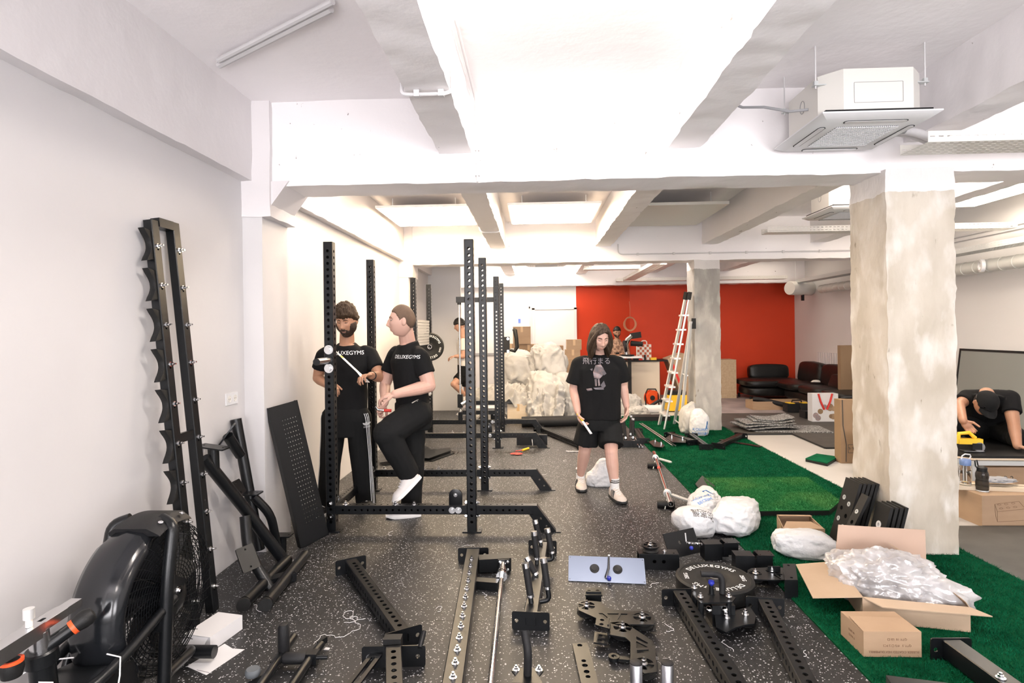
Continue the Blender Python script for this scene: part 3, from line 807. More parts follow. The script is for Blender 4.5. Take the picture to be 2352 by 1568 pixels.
# --- air bike
BKX = -1.72
bk = thing('air_bike', 'black air bike with caged fan standing by the left wall', 'exercise bike', (BKX, 2.3, FZ))
FC = V((0, .15, .43)); RF = .305
XF = T(*FC)
def ringx(x, r, n=56): return [V((x, r * math.cos(2 * math.pi * i / n), r * math.sin(2 * math.pi * i / n))) for i in range(n)]
for side, x in (('cage_side', .105), ('cage_side', -.105)):
    b = B()
    for k in range(17):
        r = .055 + k * (RF - .055) / 16
        b.tube(ringx(x * (1 - .0 * k) - (.02 if k > 14 else 0) * (1 if x > 0 else -1), r), .0019, 4, True)
    for k in range(40):
        a = 2 * math.pi * k / 40; tw = .5
        b.tube([V((x, r * math.cos(a + tw * (r / RF)), r * math.sin(a + tw * (r / RF)))) for r in (.055, .12, .19, .26, RF)], .0017, 4)
    obj(side, b.me(), 'black', bk, XF, kind='stuff')
b = B()
for k in range(9): b.tube(ringx(-.09 + k * .0225, RF + .004), .0022, 4, True)
for k in range(48):
    a = 2 * math.pi * k / 48; b.tube([V((x, (RF + .002) * math.cos(a), (RF + .002) * math.sin(a))) for x in (-.09, .09)], .0018, 4)
obj('cage_rim', b.me(), 'black', bk, XF, kind='stuff')
for k in range(8):
    a = 2 * math.pi * k / 8 + .2
    b = B(); b.box((0, .165, 0), (.14, .23, .004), RY(0).to_3x3()); b.bevel(.0015, 1)
    obj('fan_blade', b.me(), 'blackmatt', bk, XF @ Mx.Rotation(a, 4, 'X') @ RY(34))
obj('fan_hub', B().lathe([(.0, -.13), (.05, -.13), (.085, -.115), (.085, .115), (.06, .135), (.03, .145), (0, .145)], RY(90), 28).me(), 'black', bk, XF)
# glossy splash shroud round the rider side of the fan
rg = []; b = B()
prof = [(-.100, .26), (-.110, .29), (-.104, .318), (-.072, .342), (0, .352), (.072, .342), (.104, .318), (.108, .295), (.098, .275)]
n = 44
for i in range(n + 1):
    a = math.radians(92 + (250 - 92) * i / n); tp = min(1, .55 + .45 * min(i, n - i) / 8)
    row = []
    for x, r in prof + [(x * .97, r - .006) for x, r in reversed(prof)]:
        row.append(V((x * tp, r * math.cos(a), r * math.sin(a))))
    rg.append(b.ring(row))
b.skin(rg, True)
obj('fan_shroud', b.me(50), 'blacksmooth', bk, XF)
# hood strip over the top, fork post, stays
b = B(); rg = []
for i in range(13):
    a = math.radians(70 + 40 * i / 12); r0, r1 = .325, .362
    rg.append(b.ring([V((x, r * math.cos(a), r * math.sin(a))) for x, r in ((-.09, r0), (-.09, r1 - .02), (-.06, r1), (.08, r1), (.125, r1 - .03), (.13, r0))]))
b.skin(rg); b.bevel(.004, 2, 50); hd = obj('top_hood', b.me(45), 'blackmatt', bk, XF)
for a, x in ((100, .10), (80, .115), (74, .06)): bolt(hd, (x, .352 * math.cos(math.radians(a)), .352 * math.sin(math.radians(a))), (0.3, math.cos(math.radians(a)), math.sin(math.radians(a))), r=.007, L_=.004)
def bt(name, pts, r, m='black'): return tubeobj(name, [V(p) for p in pts], r, bk, m)
bt('fork_post', [(.07, .14, .775), (.135, .12, .755), (.14, .07, .55), (.142, .03, .03)], .026)
bt('fork_post', [(-.07, .14, .775), (-.135, .12, .755), (-.14, .07, .55), (-.142, .03, .03)], .026)
bt('side_stay', [(.135, .12, .44), (.13, -.22, .34), (.05, -.55, .26)], .020)
bt('side_stay', [(-.135, .12, .44), (-.13, -.22, .34), (-.05, -.55, .26)], .020)
obj('crank_link', B().box((.13, .10, .42), (.02, .10, .22), RX(-32).to_3x3()).me(), 'black', bk)
bolt(bk, (.14, .14, .46), (1, 0, 0), r=.012, L_=.012); bolt(bk, (.14, .05, .38), (1, 0, 0), r=.010, L_=.01)
bt('main_frame', [(0, .0, .12), (0, -.30, .16), (0, -.62, .20), (0, -.80, .06)], .034)
obj('stabiliser', B().tube([(-.15, .40, .045), (.15, .40, .045)], .03, 14).me(), 'black', bk)
obj('stabiliser', B().tube([(-.28, -.82, .045), (.28, -.82, .045)], .03, 14).me(), 'black', bk)
bt('front_strut', [(0, .40, .05), (.08, .34, .09), (.14, .06, .14)], .02)
b = B(); b.add(plate([(-.24, -.12), (.05, -.17), (.24, -.14), (.20, .02), (.02, .06), (-.2, .02)], [], .20, .01)); b.xf(T(-.1, -.30, .27) @ RZ(90) @ RX(90) )
obj('chain_cover', b.me(40), 'black', bk)
bt('handle_lever', [(-.19, -.05, .30), (-.20, -.12, .10)], .018)
# seat mast with collar, knob, steel post and seat slide
st = V((.0, -.40, .50)); sd = V((0.0, -.10, .98)).normalized()
mast = obj('seat_mast', B().cyl(st - sd * .38, st - sd * .03, .039, seg=24).me(), 'black', bk)
obj('collar', B().lathe([(.040, -.040), (.050, -.034), (.050, .01), (.044, .016), (.036, .016)], T(*st) @ sd.to_track_quat('Z', 'Y').to_matrix().to_4x4() @ T(0, 0, -.01), 28).me(), 'black', mast)
obj('knob_arm', B().cyl(st, st + V((.06, .06, .045)), .026, .022, seg=16).me(), 'black', mast)
kd = V((.05, .05, .04)).normalized(); kp = st + V((.06, .06, .045))
obj('knob_ring', B().cyl(kp, kp + kd * .014, .0265, seg=20).me(), 'orange', mast)
obj('knob', B().lathe([(.0, 0), (.026, .0), (.031, .02), (.031, .04), (.022, .058), (0, .062)], T(*(kp + kd * .014)) @ kd.to_track_quat('Z', 'Y').to_matrix().to_4x4(), 20).me(), 'rubber', mast)
obj('seat_post', B().cyl(st - sd * .02, st + sd * .07, .030, seg=24).me(), 'steel', bk)
sl = st + sd * .085
b = B(); b.add(plate(rrect(-.026, -.26, .026, .10, .004), [rrect(-.008, -.20, .008, .03, .007)], .03)); b.bevel(.0012, 1)
obj('seat_slide', b.me(30, False), 'steel', bk, T(*sl) @ T(0, .0, -.012) @ RX(2))
b = B(); b.box((0, 0, .016), (.054, .20, .05)); b.bevel(.003); obj('slide_sleeve', b.me(), 'steel', bk, T(*(sl + V((0, -.10, -.024)))) @ RX(2))
obj('slide_sleeve', B().box((0, 0, 0), (.042, .07, .03)).bevel(.002).me(), 'steel', bk, T(*(sl + V((0, .13, .006)))) @ RX(2))
obj('clamp_pin', B().cyl((0, 0, 0), (0, 0, .03), .010, seg=6).cyl((0, 0, .028), (0, 0, .062), .0165, seg=20).me(), 'alu', bk, T(*(sl + V((0, -.035, .02)))))
kp = sl + V((.0, -.10, -.05)); q = obj('slide_knob', B().lathe([(0, -.06), (.028, -.058), (.034, -.03), (.031, -.008), (.02, 0), (0, 0)], T(*kp), 22).me(), 'rubber', bk)
obj('knob_ring', B().cyl(kp + V((0, 0, -.012)), kp + V((0, 0, -.002)), .0325, seg=22).me(), 'orange', q)
tx = B().add(textme('AIRBIKE', .058, .0008)).me(30, False)
ms = (st - sd * .185)
tm = obj('lettering', tx, 'printwhite', mast, T(*ms) @ RZ(40) @ RX(6) @ T(0, -.0405, 0) @ RX(90) @ RZ(-90))
# white twine wrapped round the stay
tw = thing('white_twine', 'thin white string tied round the frame tubes of the air bike', 'string', (BKX, 2.3, FZ))
obj('strand', B().tube([(.16, -.28, .18), (.16, -.24, .32), (.14, -.21, .37), (.08, -.20, .375)], .0028, 6).me(), 'whiteplastic', tw)
obj('strand', B().tube([(-.19, -.30, .34), (-.14, -.22, .36), (-.05, -.20, .36)], .0028, 6).me(), 'whiteplastic', tw)
# ================================================================== gym parts laid out on the rubber floor
def sectors(cx, cy, ro, ri, n=5, rot=0, gap=.35):
    out = []
    for k in range(n):
        a0 = rot + 2 * math.pi * k / n + gap / 2; a1 = rot + 2 * math.pi * (k + 1) / n - gap / 2
        an = [a0 + (a1 - a0) * i / 5 for i in range(6)]
        out.append([(cx + ro * math.cos(a), cy + ro * math.sin(a)) for a in an] + [(cx + ri * math.cos(a), cy + ri * math.sin(a)) for a in reversed(an)])
    return out
def endplate(w=.20, h=.10):
    key = ('ep', w, h)
    if key not in PC:
        me = plate(rrect(-w / 2, 0, w / 2, h, .012), [(-w * .38, h / 2, .0105), (w * .38, h / 2, .0105), rrect(-.028, h * .3, -.020, h * .7, .003, 2), rrect(.020, h * .3, .028, h * .7, .003, 2)], .007)
        bm = bmesh.new(); bm.from_mesh(me)
        for v in bm.verts: v.co = V((v.co.x, -v.co.z, v.co.y))
        PC[key] = newmesh(bm, 30)
    return PC[key]
def crossmember(label, a, b, w=.075, h=.075, ez=.09, pw=.20, holes='xz', r=.0125, plates=(1, 1), cat='crossmember', pitch=.05, group='perforated crossmembers lying on the floor'):
    """a, b: points on the floor under the beam ends"""
    a, b = V(a), V(b); L_ = (b - a).length
    t = thing('crossmember', label, cat, frame((a.x, a.y, FZ), (b - a)), group)
    obj('beam', perf(L_, w, h, pitch, r, .05, holes), 'black', t, T(0, 0, ez - h / 2 + .003))
    if plates[0]: obj('end_plate', endplate(pw, ez + .008), 'black', t)
    if plates[1]: obj('end_plate', endplate(pw, ez + .008), 'black', t, T(0, L_ + .007, 0))
    return t, L_
def gz(px, py, z):                      # floor point under a pixel seen at height z
    p = G(px, py, z); return V((p.x, p.y, FZ))
crossmember('perforated black crossmember with two flanged ends lying in front of the first rack', gz(925, 1452, .09), gz(806, 1288, .09))
# --- long bar-storage beam with chrome guide rod
pA, pB = gz(1087, 1264, .09), gz(1040, 1568, .09); pB = pA + (pB - pA) * 1.35
t, L_ = crossmember('long black beam studded with chrome bolts, a side arm and a chrome rod', pA, pB, .09, .075, plates=(1, 1), pw=.21, holes='', cat='gym beam', group=None)
t.name = 'bolted_beam'
for k in range(15): bolt(t, (0, .19 + k * .105, .093), (0, 0, 1), r=.0105, L_=.022)
arm = obj('side_arm', B().box((0, 0, 0), (.21, .085, .085)).bevel(.004).me(), 'black', t, T(-.15, .14, .05) @ RZ(6))
b = B(); b.box((0, -.005, 0), (.075, .012, .08)); b.bevel(.003); cl = obj('rod_clamp', b.me(), 'black', arm, T(-.055, .045, 0) @ RZ(180))
for sx in (-1, 1):
    for sz in (-1, 1): bolt(cl, (sx * .026, -.011, sz * .026), (0, -1, 0), r=.006, L_=.006)
rd = obj('guide_rod', B().cyl((0, 0, 0), (0, .16, 0), .024, seg=18).cyl((0, .13, 0), (0, .15, 0), .032, seg=18).cyl((0, .17, 0), (0, .19, 0), .034, seg=18).cyl((0, .15, 0), (0, 1.5, 0), .0145, seg=16).me(), 'chrome', t, T(-.205, .185, .06) @ RZ(-2))
obj('lower_arm', B().box((0, 0, 0), (.14, .06, .05)).bevel(.004).me(), 'black', t, T(-.11, .40, .026) @ RZ(-12))
# --- beam of pull-up grips
pA, pB = gz(1219, 1412, .09), gz(1246, 1247, .09)
t, L_ = crossmember('black beam carrying six upright foam grips with chrome caps', pA, pB, .075, .075, pw=.20, holes='', cat='grip beam', group=None)
t.name = 'grip_beam'; inv = t.matrix_world.inverted()
def grip(path, hook=None):
    """path: base pixel on the beam top, [bend pixel,] grip foot pixel, grip head pixel"""
    base = G(*path[0], .09); foot = PY(*path[-2], base.y + .01); head = PY(*path[-1], base.y + .03)
    pts = [inv @ base] + [inv @ PY(*q, base.y) for q in path[1:-2]] + [inv @ foot]
    if len(pts) > 2:
        s = tubeobj('grip_stem', pts, .014, t)
    else: s = obj('grip_stem', B().tube(pts, .014, 12).me(), 'black', t)
    f, h = inv @ foot, inv @ head; d = (h - f).normalized()
    obj('foam_grip', B().lathe([(.012, 0), (.019, .004), (.0195, (h - f).length - .004), (.012, (h - f).length)], T(*f) @ d.to_track_quat('Z', 'Y').to_matrix().to_4x4(), 18).me(), 'blackmatt', s)
    obj('end_cap', B().cyl(h - d * .004, h + d * .022, .0205, seg=18).me(), 'chrome', s)
    obj('grip_ring', B().cyl(f - d * .012, f + d * .002, .0205, seg=18).me(), 'chrome', s)
grip([(1221, 1390), (1218, 1366), (1208, 1302)])
grip([(1240, 1381), (1262, 1377), (1257, 1347), (1249, 1290)])
grip([(1234, 1328), (1229, 1316), (1213, 1287)])
grip([(1233, 1300), (1233, 1280), (1227, 1228)])
grip([(1244, 1256), (1240, 1241), (1230, 1201)])
grip([(1252, 1285), (1270, 1285), (1267, 1266), (1258, 1221)])

# --- generic: plates drawn in plan from the floor pixels they cover
def part_thing(name, label, cat, px, py, group=None):
    p = G(px, py, FZ); return thing(name, label, cat, (p.x, p.y, FZ), group), V((p.x, p.y, FZ))
def plan(pts, z, o): return [((G(x, y, z) - o).x, (G(x, y, z) - o).y) for x, y in pts]
def flatplate(name, par, o, pts, z, t, circ=(), cuts=(), m='black', bev=0):
    hs = []
    for x, y, r in circ:
        p = G(x, y, z) - o; hs.append((p.x, p.y, r))
    return obj(name, plate(plan(pts, z, o), hs + list(cuts), t, bev), m, par, T(0, 0, z - t - o.z))
def cutwheel(px, py, z, o, ro, rot=0, n=5, ri=.018):
    p = G(px, py, z) - o; return sectors(p.x, p.y, ro, ri, n, rot)
def pulley(par, px, py, z, o, r, th=.024, zc=None):
    p = G(px, py, z) - o; zc = (z - .03 if zc is None else zc) - o.z
    pr = [(.012, -th / 2), (r, -th / 2), (r, -th / 2 + .003), (r - .012, 0), (r, th / 2 - .003), (r, th / 2), (.012, th / 2)]
    w_ = obj('pulley_wheel', B().lathe(pr, T(p.x, p.y, zc), 32, True).me(40), 'rubber', par)
    return bolt(par, (p.x, p.y, z - o.z), (0, 0, 1), r=.0115, L_=.026)
c5 = lambda x, y: (1300 + x / 6.323, 1320 + y / 6.323)
Z1 = .088
t, o = part_thing('pulley_bracket', 'black twin-pulley bracket with triangular cut-outs lying below the blue-reflecting plate', 'pulley bracket', 1410, 1420)
out = [c5(*q) for q in ((165, 430), (185, 390), (270, 370), (400, 378), (520, 390), (560, 450), (640, 500), (900, 520), (1200, 525), (1268, 570), (1285, 640), (1280, 720), (690, 712), (430, 620), (185, 510))]
tri = [[c5(*q) for q in s] for s in (((470, 553), (530, 553), (640, 640), (560, 640)), ((595, 556), (770, 558), (690, 650)), ((800, 560), (895, 562), (835, 650), (748, 650)))]
cuts = cutwheel(*c5(300, 442), Z1, o, .046) + cutwheel(*c5(1107, 612), Z1, o, .046, .3) + [plan(s, Z1, o) for s in tri]
flatplate('cheek_plate', t, o, out, Z1, .006, cuts=cuts); flatplate('cheek_plate', t, o, out, .034, .006)
pulley(t, *c5(300, 442), Z1, o, .055); pulley(t, *c5(1107, 612), Z1, o, .055)
flatplate('mount_tab', t, o, [c5(*q) for q in ((275, 185), (522, 185), (530, 290), (278, 290))], Z1, .007, [(*c5(335, 230), .012), (*c5(460, 228), .012)])
p = G(*c5(400, 330), .06) - o; obj('mount_web', B().box((p.x, p.y, p.z), (.088, .012, .075)).me(), 'black', t)
t, o = part_thing('pulley_bracket', 'black crooked pulley bracket with clevis tabs lying beside the chrome pins', 'pulley bracket', 1440, 1500)
out = [c5(*q) for q in ((600, 760), (640, 690), (760, 680), (880, 700), (1010, 790), (1250, 950), (1297, 1040), (1320, 1405), (1140, 1430), (935, 1290), (935, 970), (860, 905), (620, 862))]
tri = [[c5(*q) for q in s] for s in (((1022, 890), (1195, 985), (1170, 1000), (1022, 930)), ((1022, 960), (1022, 1062), (1190, 1045)), ((1030, 1090), (1200, 1082), (1205, 1120), (1032, 1135)))]
cuts = cutwheel(*c5(822, 757), Z1, o, .046, .2) + cutwheel(*c5(1130, 1285), Z1, o, .046) + [plan(s, Z1, o) for s in tri]
flatplate('cheek_plate', t, o, out, Z1, .006, cuts=cuts); flatplate('cheek_plate', t, o, out, .034, .006)
pulley(t, *c5(822, 757), Z1, o, .055); pulley(t, *c5(1130, 1285), Z1, o, .055)
flatplate('clevis_tab', t, o, [c5(*q) for q in ((440, 610), (640, 645), (632, 780), (425, 720))], .105, .007, [(*c5(525, 652), .011), (*c5(515, 715), .011)])
flatplate('clevis_tab', t, o, [c5(*q) for q in ((415, 820), (608, 850), (600, 1005), (400, 975))], .055, .007, [(*c5(503, 878), .011), (*c5(488, 948), .011)])
p = G(*c5(615, 800), .06) - o; obj('clevis_web', B().box((p.x, p.y, .055 - 0), (.008, .09, .09), RZ(-8).to_3x3()).me(), 'black', t)
p, q = G(*c5(695, 1210), .03) - o, G(*c5(960, 1235), .03) - o
obj('eye_link', B().box(((p.x + q.x) / 2, (p.y + q.y) / 2, .02), ((q - p).length, .03, .012), Mx.Rotation(math.atan2(q.y - p.y, q.x - p.x), 3, 'Z')).lathe([(.012, .012), (.026, .012), (.026, .030), (.012, .030)], T(p.x, p.y, 0), 24, True).me(), 'black', t)
# --- flat drilled bar
t, o = part_thing('drilled_bar', 'flat black bar with five drilled holes lying left of the chrome pins', 'flat bar', 1340, 1520)
flatplate('bar', t, o, [c5(*q) for q in ((92, 992), (300, 985), (332, 1050), (480, 1600), (560, 1880), (330, 1880), (225, 1600))], .035, .012, [(*c5(200, 1020), .013), (*c5(258, 1245), .0115), (*c5(275, 1312), .0135), (*c5(300, 1402), .0135), (*c5(320, 1475), .0115)])
# --- two chrome pins on a base
for (px, py), lb in (((1461, 1521), 'knurled steel loading pin standing beside the crooked pulley bracket'), ((1532, 1521), 'knurled steel loading pin standing beside the long perforated crossmember')):
    p = PY(px, py, 2.36); t = thing('loading_pin', lb, 'steel pin', (p.x, p.y, FZ), 'knurled loading pins')
    obj('shaft', B().lathe([(.0255, .012), (.0255, p.z - .006 - FZ), (.023, p.z - .002 - FZ), (0, p.z - FZ)], None, 28).me(), 'knurled', t)
    obj('foot_disc', B().lathe([(.05, 0), (.05, .010), (.046, .012), (0, .012)], None, 28).me(), 'black', t)
    obj('top_disc', B().lathe([(.0257, 0), (.0257, .003), (.022, .006), (0, .006)], T(0, 0, p.z - FZ - .002), 28).me(), 'blackmatt', t)
crossmember('perforated black crossmember running out from under the bumper plate', gz(1560, 1360, .09), gz(1560, 1360, .09) + (gz(1693, 1568, .09) - gz(1560, 1360, .09)) * 1.25, holes='xz')
crossmember('perforated black crossmember lying along the turf edge beside the hex dumbbell box', gz(1757, 1380, .09), gz(1757, 1380, .09) + (gz(1856, 1568, .09) - gz(1757, 1380, .09)) * 1.25)
# --- plate with a painted blue reflection, leaning back with spring pin
p = G(1394, 1338, FZ)
t = thing('pad_plate', 'plate coloured by a painted blue reflection, with two bushings and a spring pin', 'plate', T(p.x, p.y, FZ) @ RZ(-5) @ RX(42))
me = plate(rrect(-.24, 0, .24, .165, .004), [(-.185 - .045, .012, .003), (.23, .012, .003), (-.23, .153, .003), (.23, .153, .003)], .006)
obj('sheet', me, 'bluereflect', t)
for x in (-.075, .07): obj('bushing', B().lathe([(.0, .001), (.016, .001), (.016, .009), (.0, .0085)], T(x, .085, .002), 24).me(), 'rubber', t); obj('bushing_ring', B().lathe([(.024, .006), (.028, .0075), (.030, .006)], T(x, .085, 0.001), 30).me(), 'black', t)
sp_ = obj('spring_pin', B().tube([(-.005, .03, .012), (.012, .07, .05), (.014, .11, .14)], [.011, .009, .007], 12).me(), 'chrome', t)
obj('pin_knob', B().lathe([(0, 0), (.012, 0), (.014, .012), (.006, .022), (0, .022)], T(.014, .022, .006), 18).me(), 'bluecap', sp_)
# --- bumper plate flat on the floor with trolley on it
pc_ = G(1641, 1323, .105)
bumper('bumper_plate', 'black 25 kg bumper plate lying flat on the speckled floor', T(pc_.x, pc_.y, FZ) @ RZ(-28), '25KG', .225, .095)
t, o = part_thing('pulley_trolley', 'black pulley trolley with an L handle and blue plunger standing against the flat bumper plate', 'trolley', 1655, 1440)
q = lambda px, py, Y: PY(px, py, Y) - o
yT = o.y + .06
b = B(); b.box((0, 0, 0), (.12, .11, .12)); b.bevel(.006); obj('body', b.me(), 'black', t, T(*(q(1655, 1405, yT))))
flatplate('top_plate', t, o, [(1593, 1350), (1615, 1348), (1672, 1362), (1690, 1372), (1682, 1382), (1610, 1384), (1598, 1372), (1590, 1362)], .16, .007)
for px, py in ((1595, 1350), (1609, 1371), (1674, 1370)):
    p = G(px, py, .165) - o; bolt(t, p, (0, 0, 1), r=.010, L_=.02)
    obj('spacer', B().cyl((p.x, p.y, .03), (p.x, p.y, p.z - .012), .016, seg=16).me(), 'black', t)
hb = q(1659, 1362, yT); he = [q(1659, 1362, yT), q(1659, 1318, yT + .01), q(1610, 1317, yT + .02)]
tubeobj('l_handle', he, .017, t, 'blackmatt')
p = q(1634, 1365, yT); obj('plunger', B().cyl(p, p + V((0, 0, .05)), .015, .013, seg=16).cyl(p + V((0, 0, -.01)), p + V((0, 0, .006)), .02, seg=16).me(), 'black', t)
obj('plunger_knob', B().lathe([(0, .05), (.008, .05), (.017, .062), (.015, .075), (0, .08)], T(*p), 20).me(), 'bluecap', t)
for s in (1628, 1664):
    p = q(s, 1399, yT - .06); obj('roller', B().ell(p, (.018, .022, .016)).me(), 'chrome', t)
out = [(1640, 1400), (1668, 1400), (1690, 1402), (1722, 1392), (1736, 1412), (1733, 1432), (1712, 1434), (1690, 1440), (1668, 1452), (1645, 1440)]
zz = .075
cuts = cutwheel(1669, 1418, zz, o, .038, .6, 4, .016) + cutwheel(1712, 1411, zz, o, .038, .6, 4, .016)
cuts = []
flatplate('wheel_plate', t, o, out, zz, .008, [(1660, 1407, .004), (1702, 1402, .004)], cuts); flatplate('wheel_plate', t, o, out, .05, .006); flatplate('wheel_plate', t, o, out, .03, .006)
pulley(t, 1669, 1418, zz, o, .045, zc=.04); pulley(t, 1712, 1411, zz, o, .045, zc=.04)
# --- right-hand pulley arm with channel foot
t, o = part_thing('pulley_assembly', 'black pulley arm with channel foot lying next to the open carton flap', 'pulley arm', 1780, 1340)
zz = .09
cuts = cutwheel(1735, 1316, zz, o, .036) + cutwheel(1773, 1311, zz, o, .036) + [plan(s, zz, o) for s in (((1776, 1320), (1780, 1319), (1795, 1329), (1792, 1330)), ((1782, 1318), (1797, 1318), (1797, 1328)))]
out = [(1717, 1309), (1726, 1304), (1770, 1302), (1799, 1303), (1803, 1331), (1770, 1331), (1728, 1329), (1718, 1323)]
flatplate('cheek_plate', t, o, out, zz, .006, cuts=cuts); flatplate('cheek_plate', t, o, out, .035, .006)
pulley(t, 1735, 1316, zz, o, .04); pulley(t, 1773, 1311, zz, o, .04)
flatplate('channel_web', t, o, [(1798, 1294), (1827, 1294), (1832, 1331), (1802, 1331)], .12, .006, [(1811, 1298, .009), (1818, 1326, .009)])
a_, c_ = G(1802, 1331, .12) - o, G(1832, 1331, .12) - o
obj('channel_side', B().box(((a_.x + c_.x) / 2, a_.y, .054), ((c_ - a_).x, .006, .11)).me(), 'black', t)
obj('channel_side', B().box(((a_.x + c_.x) / 2 - .02, a_.y + .19, .054), ((c_ - a_).x, .006, .11)).me(), 'black', t)
# --- box-section bracket with pulley on top, behind the blue-reflecting plate
p = G(1514, 1308, FZ)
t = thing('pulley_block', 'black box-section block with a pulley on top beside the flat bumper plate', 'pulley block', T(p.x, p.y, FZ) @ RZ(-2)); o = V((p.x, p.y, FZ))
me = plate(rrect(-.13, 0, .13, .10, .004), [(-.03, .055, .0125), (.03, .055, .0125)], .005)
obj('front_plate', me, 'black', t, RX(90)); obj('rear_plate', me, 'black', t, T(0, .085, 0) @ RX(90))
obj('top_plate', plate(rrect(-.13, 0, .13, .085, .003), [(-.10, .02, .006), (.10, .02, .006)], .005), 'black', t, T(0, 0, .098))
obj('wheel_cover', plate([(.062 * math.cos(a) - .045, .062 * math.sin(a) + .06) for a in [i * math.pi / 12 for i in range(24)]], sectors(-.045, .06, .045, .02), .006), 'black', t, T(0, 0, .135))
obj('pulley_wheel', B().lathe([(.01, .105), (.055, .105), (.045, .118), (.055, .132), (.01, .132)], T(-.045, .06, 0), 28, True).me(), 'rubber', t)
bolt(t, (-.045, .06, .141), (0, 0, 1), r=.011, L_=.022); bolt(t, (.045, .05, .103), (0, 0, 1), r=.008, L_=.01)
# --- tilted pad plate with spring
p = G(1570, 1276, FZ)
t = thing('pad_plate', 'dark tilted pad plate with chrome spring and blue knob before the white bags', 'plate', T(p.x, p.y, FZ) @ RZ(28) @ RX(62))
obj('sheet', plate([(-.12, 0), (.16, -.02), (.16, .165), (-.12, .165)], [(.0, .09, .012)], .006), 'black', t)
p2 = PY(1576, 1246, p.y - .05); p3 = PY(1645, 1252, p.y - .02); iv = t.matrix_world.inverted()
a_, c_ = iv @ p2, iv @ p3
n = 160; d = (c_ - a_); u_ = d.orthogonal().normalized(); w_ = d.normalized().cross(u_)
obj('spring', B().tube([a_ + d * (i / n) + (u_ * math.cos(i * 1.0) + w_ * math.sin(i * 1.0)) * .006 for i in range(n + 1)], .003, 5).me(), 'chrome', t)
obj('pull_pin', B().cyl(iv @ PY(1576, 1243, p.y - .05), iv @ PY(1574, 1224, p.y - .05), .004, seg=8).me(), 'whiteplastic', t)
obj('pin_knob', B().ell(iv @ PY(1588, 1258, p.y - .06), .014).me(), 'bluecap', t)
# --- two roller blocks
def roller_block(label, px, py, rz, sc_=1):
    p = G(px, py, FZ); t = thing('slide_block', label, 'slide block', T(p.x, p.y, FZ) @ RZ(rz), 'slide blocks behind the bumper plate')
    b = B(); b.box((-.05, 0, .055), (.12, .09, .11)); b.bevel(.006); obj('sleeve', b.me(), 'black', t)
    obj('neck', B().box((.03, 0, .05), (.06, .06, .07)).me(), 'black', t)
    obj('side_fin', B().box((.075, -.035, .07), (.10, .006, .08)).me(), 'black', t)
    obj('side_fin', B().box((.075, .035, .07), (.10, .006, .08)).me(), 'black', t)
    obj('cap_plate', plate(rrect(-.05, -.045, .05, .045, .004), [(-.035, -.03, .004), (.035, -.03, .004), (-.035, .03, .004), (.035, .03, .004)], .005), 'black', t, T(.085, 0, .11))
    obj('cross_rod', B().cyl((.12, -.04, .03), (.12, .04, .03), .008, seg=10).me(), 'steel', t)
roller_block('black slide block lying below the plain white bag', 1650, 1280, 4)
roller_block('black slide block with drilled cap lying on the turf edge', 1725, 1309, -3)
# --- lower-left lever arms with foam rollers
t, o = part_thing('roller_lever', 'black lever tube with an upright foam roller beside the white leaflet', 'lever', 640, 1540)
q = lambda px, py, z: G(px, py, z) - o
tubeobj('lever_tube', [q(675, 1462, .06), q(640, 1512, .06), q(575, 1610, .06)], .020, t)
obj('tube_plug', B().cyl(q(675, 1462, .06), q(677, 1460, .06), .012, seg=12).me(), 'whiteplastic', t)
p = q(652, 1500, .06); obj('foam_roller', B().lathe([(.0, 0), (.022, .002), (.027, .01), (.027, .125), (.02, .14), (0, .142)], T(*p), 22).me(), 'blackmatt', t)
obj('gusset', B().box(q(640, 1512, .05), (.05, .07, .012)).me(), 'black', t)
obj('leveller', B().lathe([(0, 0), (.03, 0), (.033, .006), (.033, .022), (.028, .03), (0, .031)], T(*q(581, 1550, .05)), 24).me(), 'foamgrey', t)
obj('base_plate', plate(plan([(560, 1568), (600, 1548), (612, 1556), (560, 1640), (520, 1640)], .05, o), [], .03, .003), 'black', t, T(0, 0, .0))
t, o = part_thing('roller_lever', 'black lever tube with a sideways foam roller lying beside loose white twine', 'lever', 700, 1530)
q = lambda px, py, z: G(px, py, z) - o
tubeobj('lever_tube', [q(738, 1480, .05), q(712, 1512, .05), q(640, 1620, .05)], .020, t)
obj('flat_tip', B().box(q(740, 1474, .05), (.012, .06, .03), RZ(-25).to_3x3()).me(), 'black', t)
a_, c_ = q(704, 1510, .055), q(664, 1511, .055); d = (c_ - a_).normalized()
obj('foam_roller', B().lathe([(0, 0), (.022, .002), (.027, .01), (.027, .10), (.02, .112), (0, .113)], T(*a_) @ d.to_track_quat('Z', 'Y').to_matrix().to_4x4(), 22).me(), 'blackmatt', t)
obj('roller_axle', B().cyl(a_ - d * .10, a_, .010, seg=10).me(), 'black', t)
obj('clamp_collar', B().box(q(716, 1508, .05), (.06, .05, .05)).me(), 'black', t)
# --- flanged bracket at the bottom edge
p = G(905, 1530, FZ)
t = thing('flanged_bracket', 'black flanged bracket with a drilled arm and slotted side bar', 'bracket', T(p.x, p.y, FZ) @ RZ(3))
me = endplate(.30, .10); obj('flange', me, 'black', t)
obj('drilled_arm', perf(.5, .075, .06, .05, .0125, .05, 'z'), 'black', t, T(.0, -.012, .075) @ RZ(180 + 12))
obj('slotted_bar', plate(rrect(-.03, -.5, .03, 0, .006), [rrect(-.010, -.46, .010, -.03, .009)], .01), 'black', t, T(-.08, -.01, .06) @ RZ(-12))
b = B(); b.box((.0, .03, .10), (.085, .05, .05)); b.bevel(.008, 3); obj('rubber_stop', b.me(), 'rubber', t, T(-.01, 0, 0))
obj('peg', B().cyl((.125, -.01, .09), (.135, .06, .13), .012, seg=12).me(), 'black', t)
bolt(t, (-.114, -.008, .05), (0, -1, 0), r=.010, L_=.006)
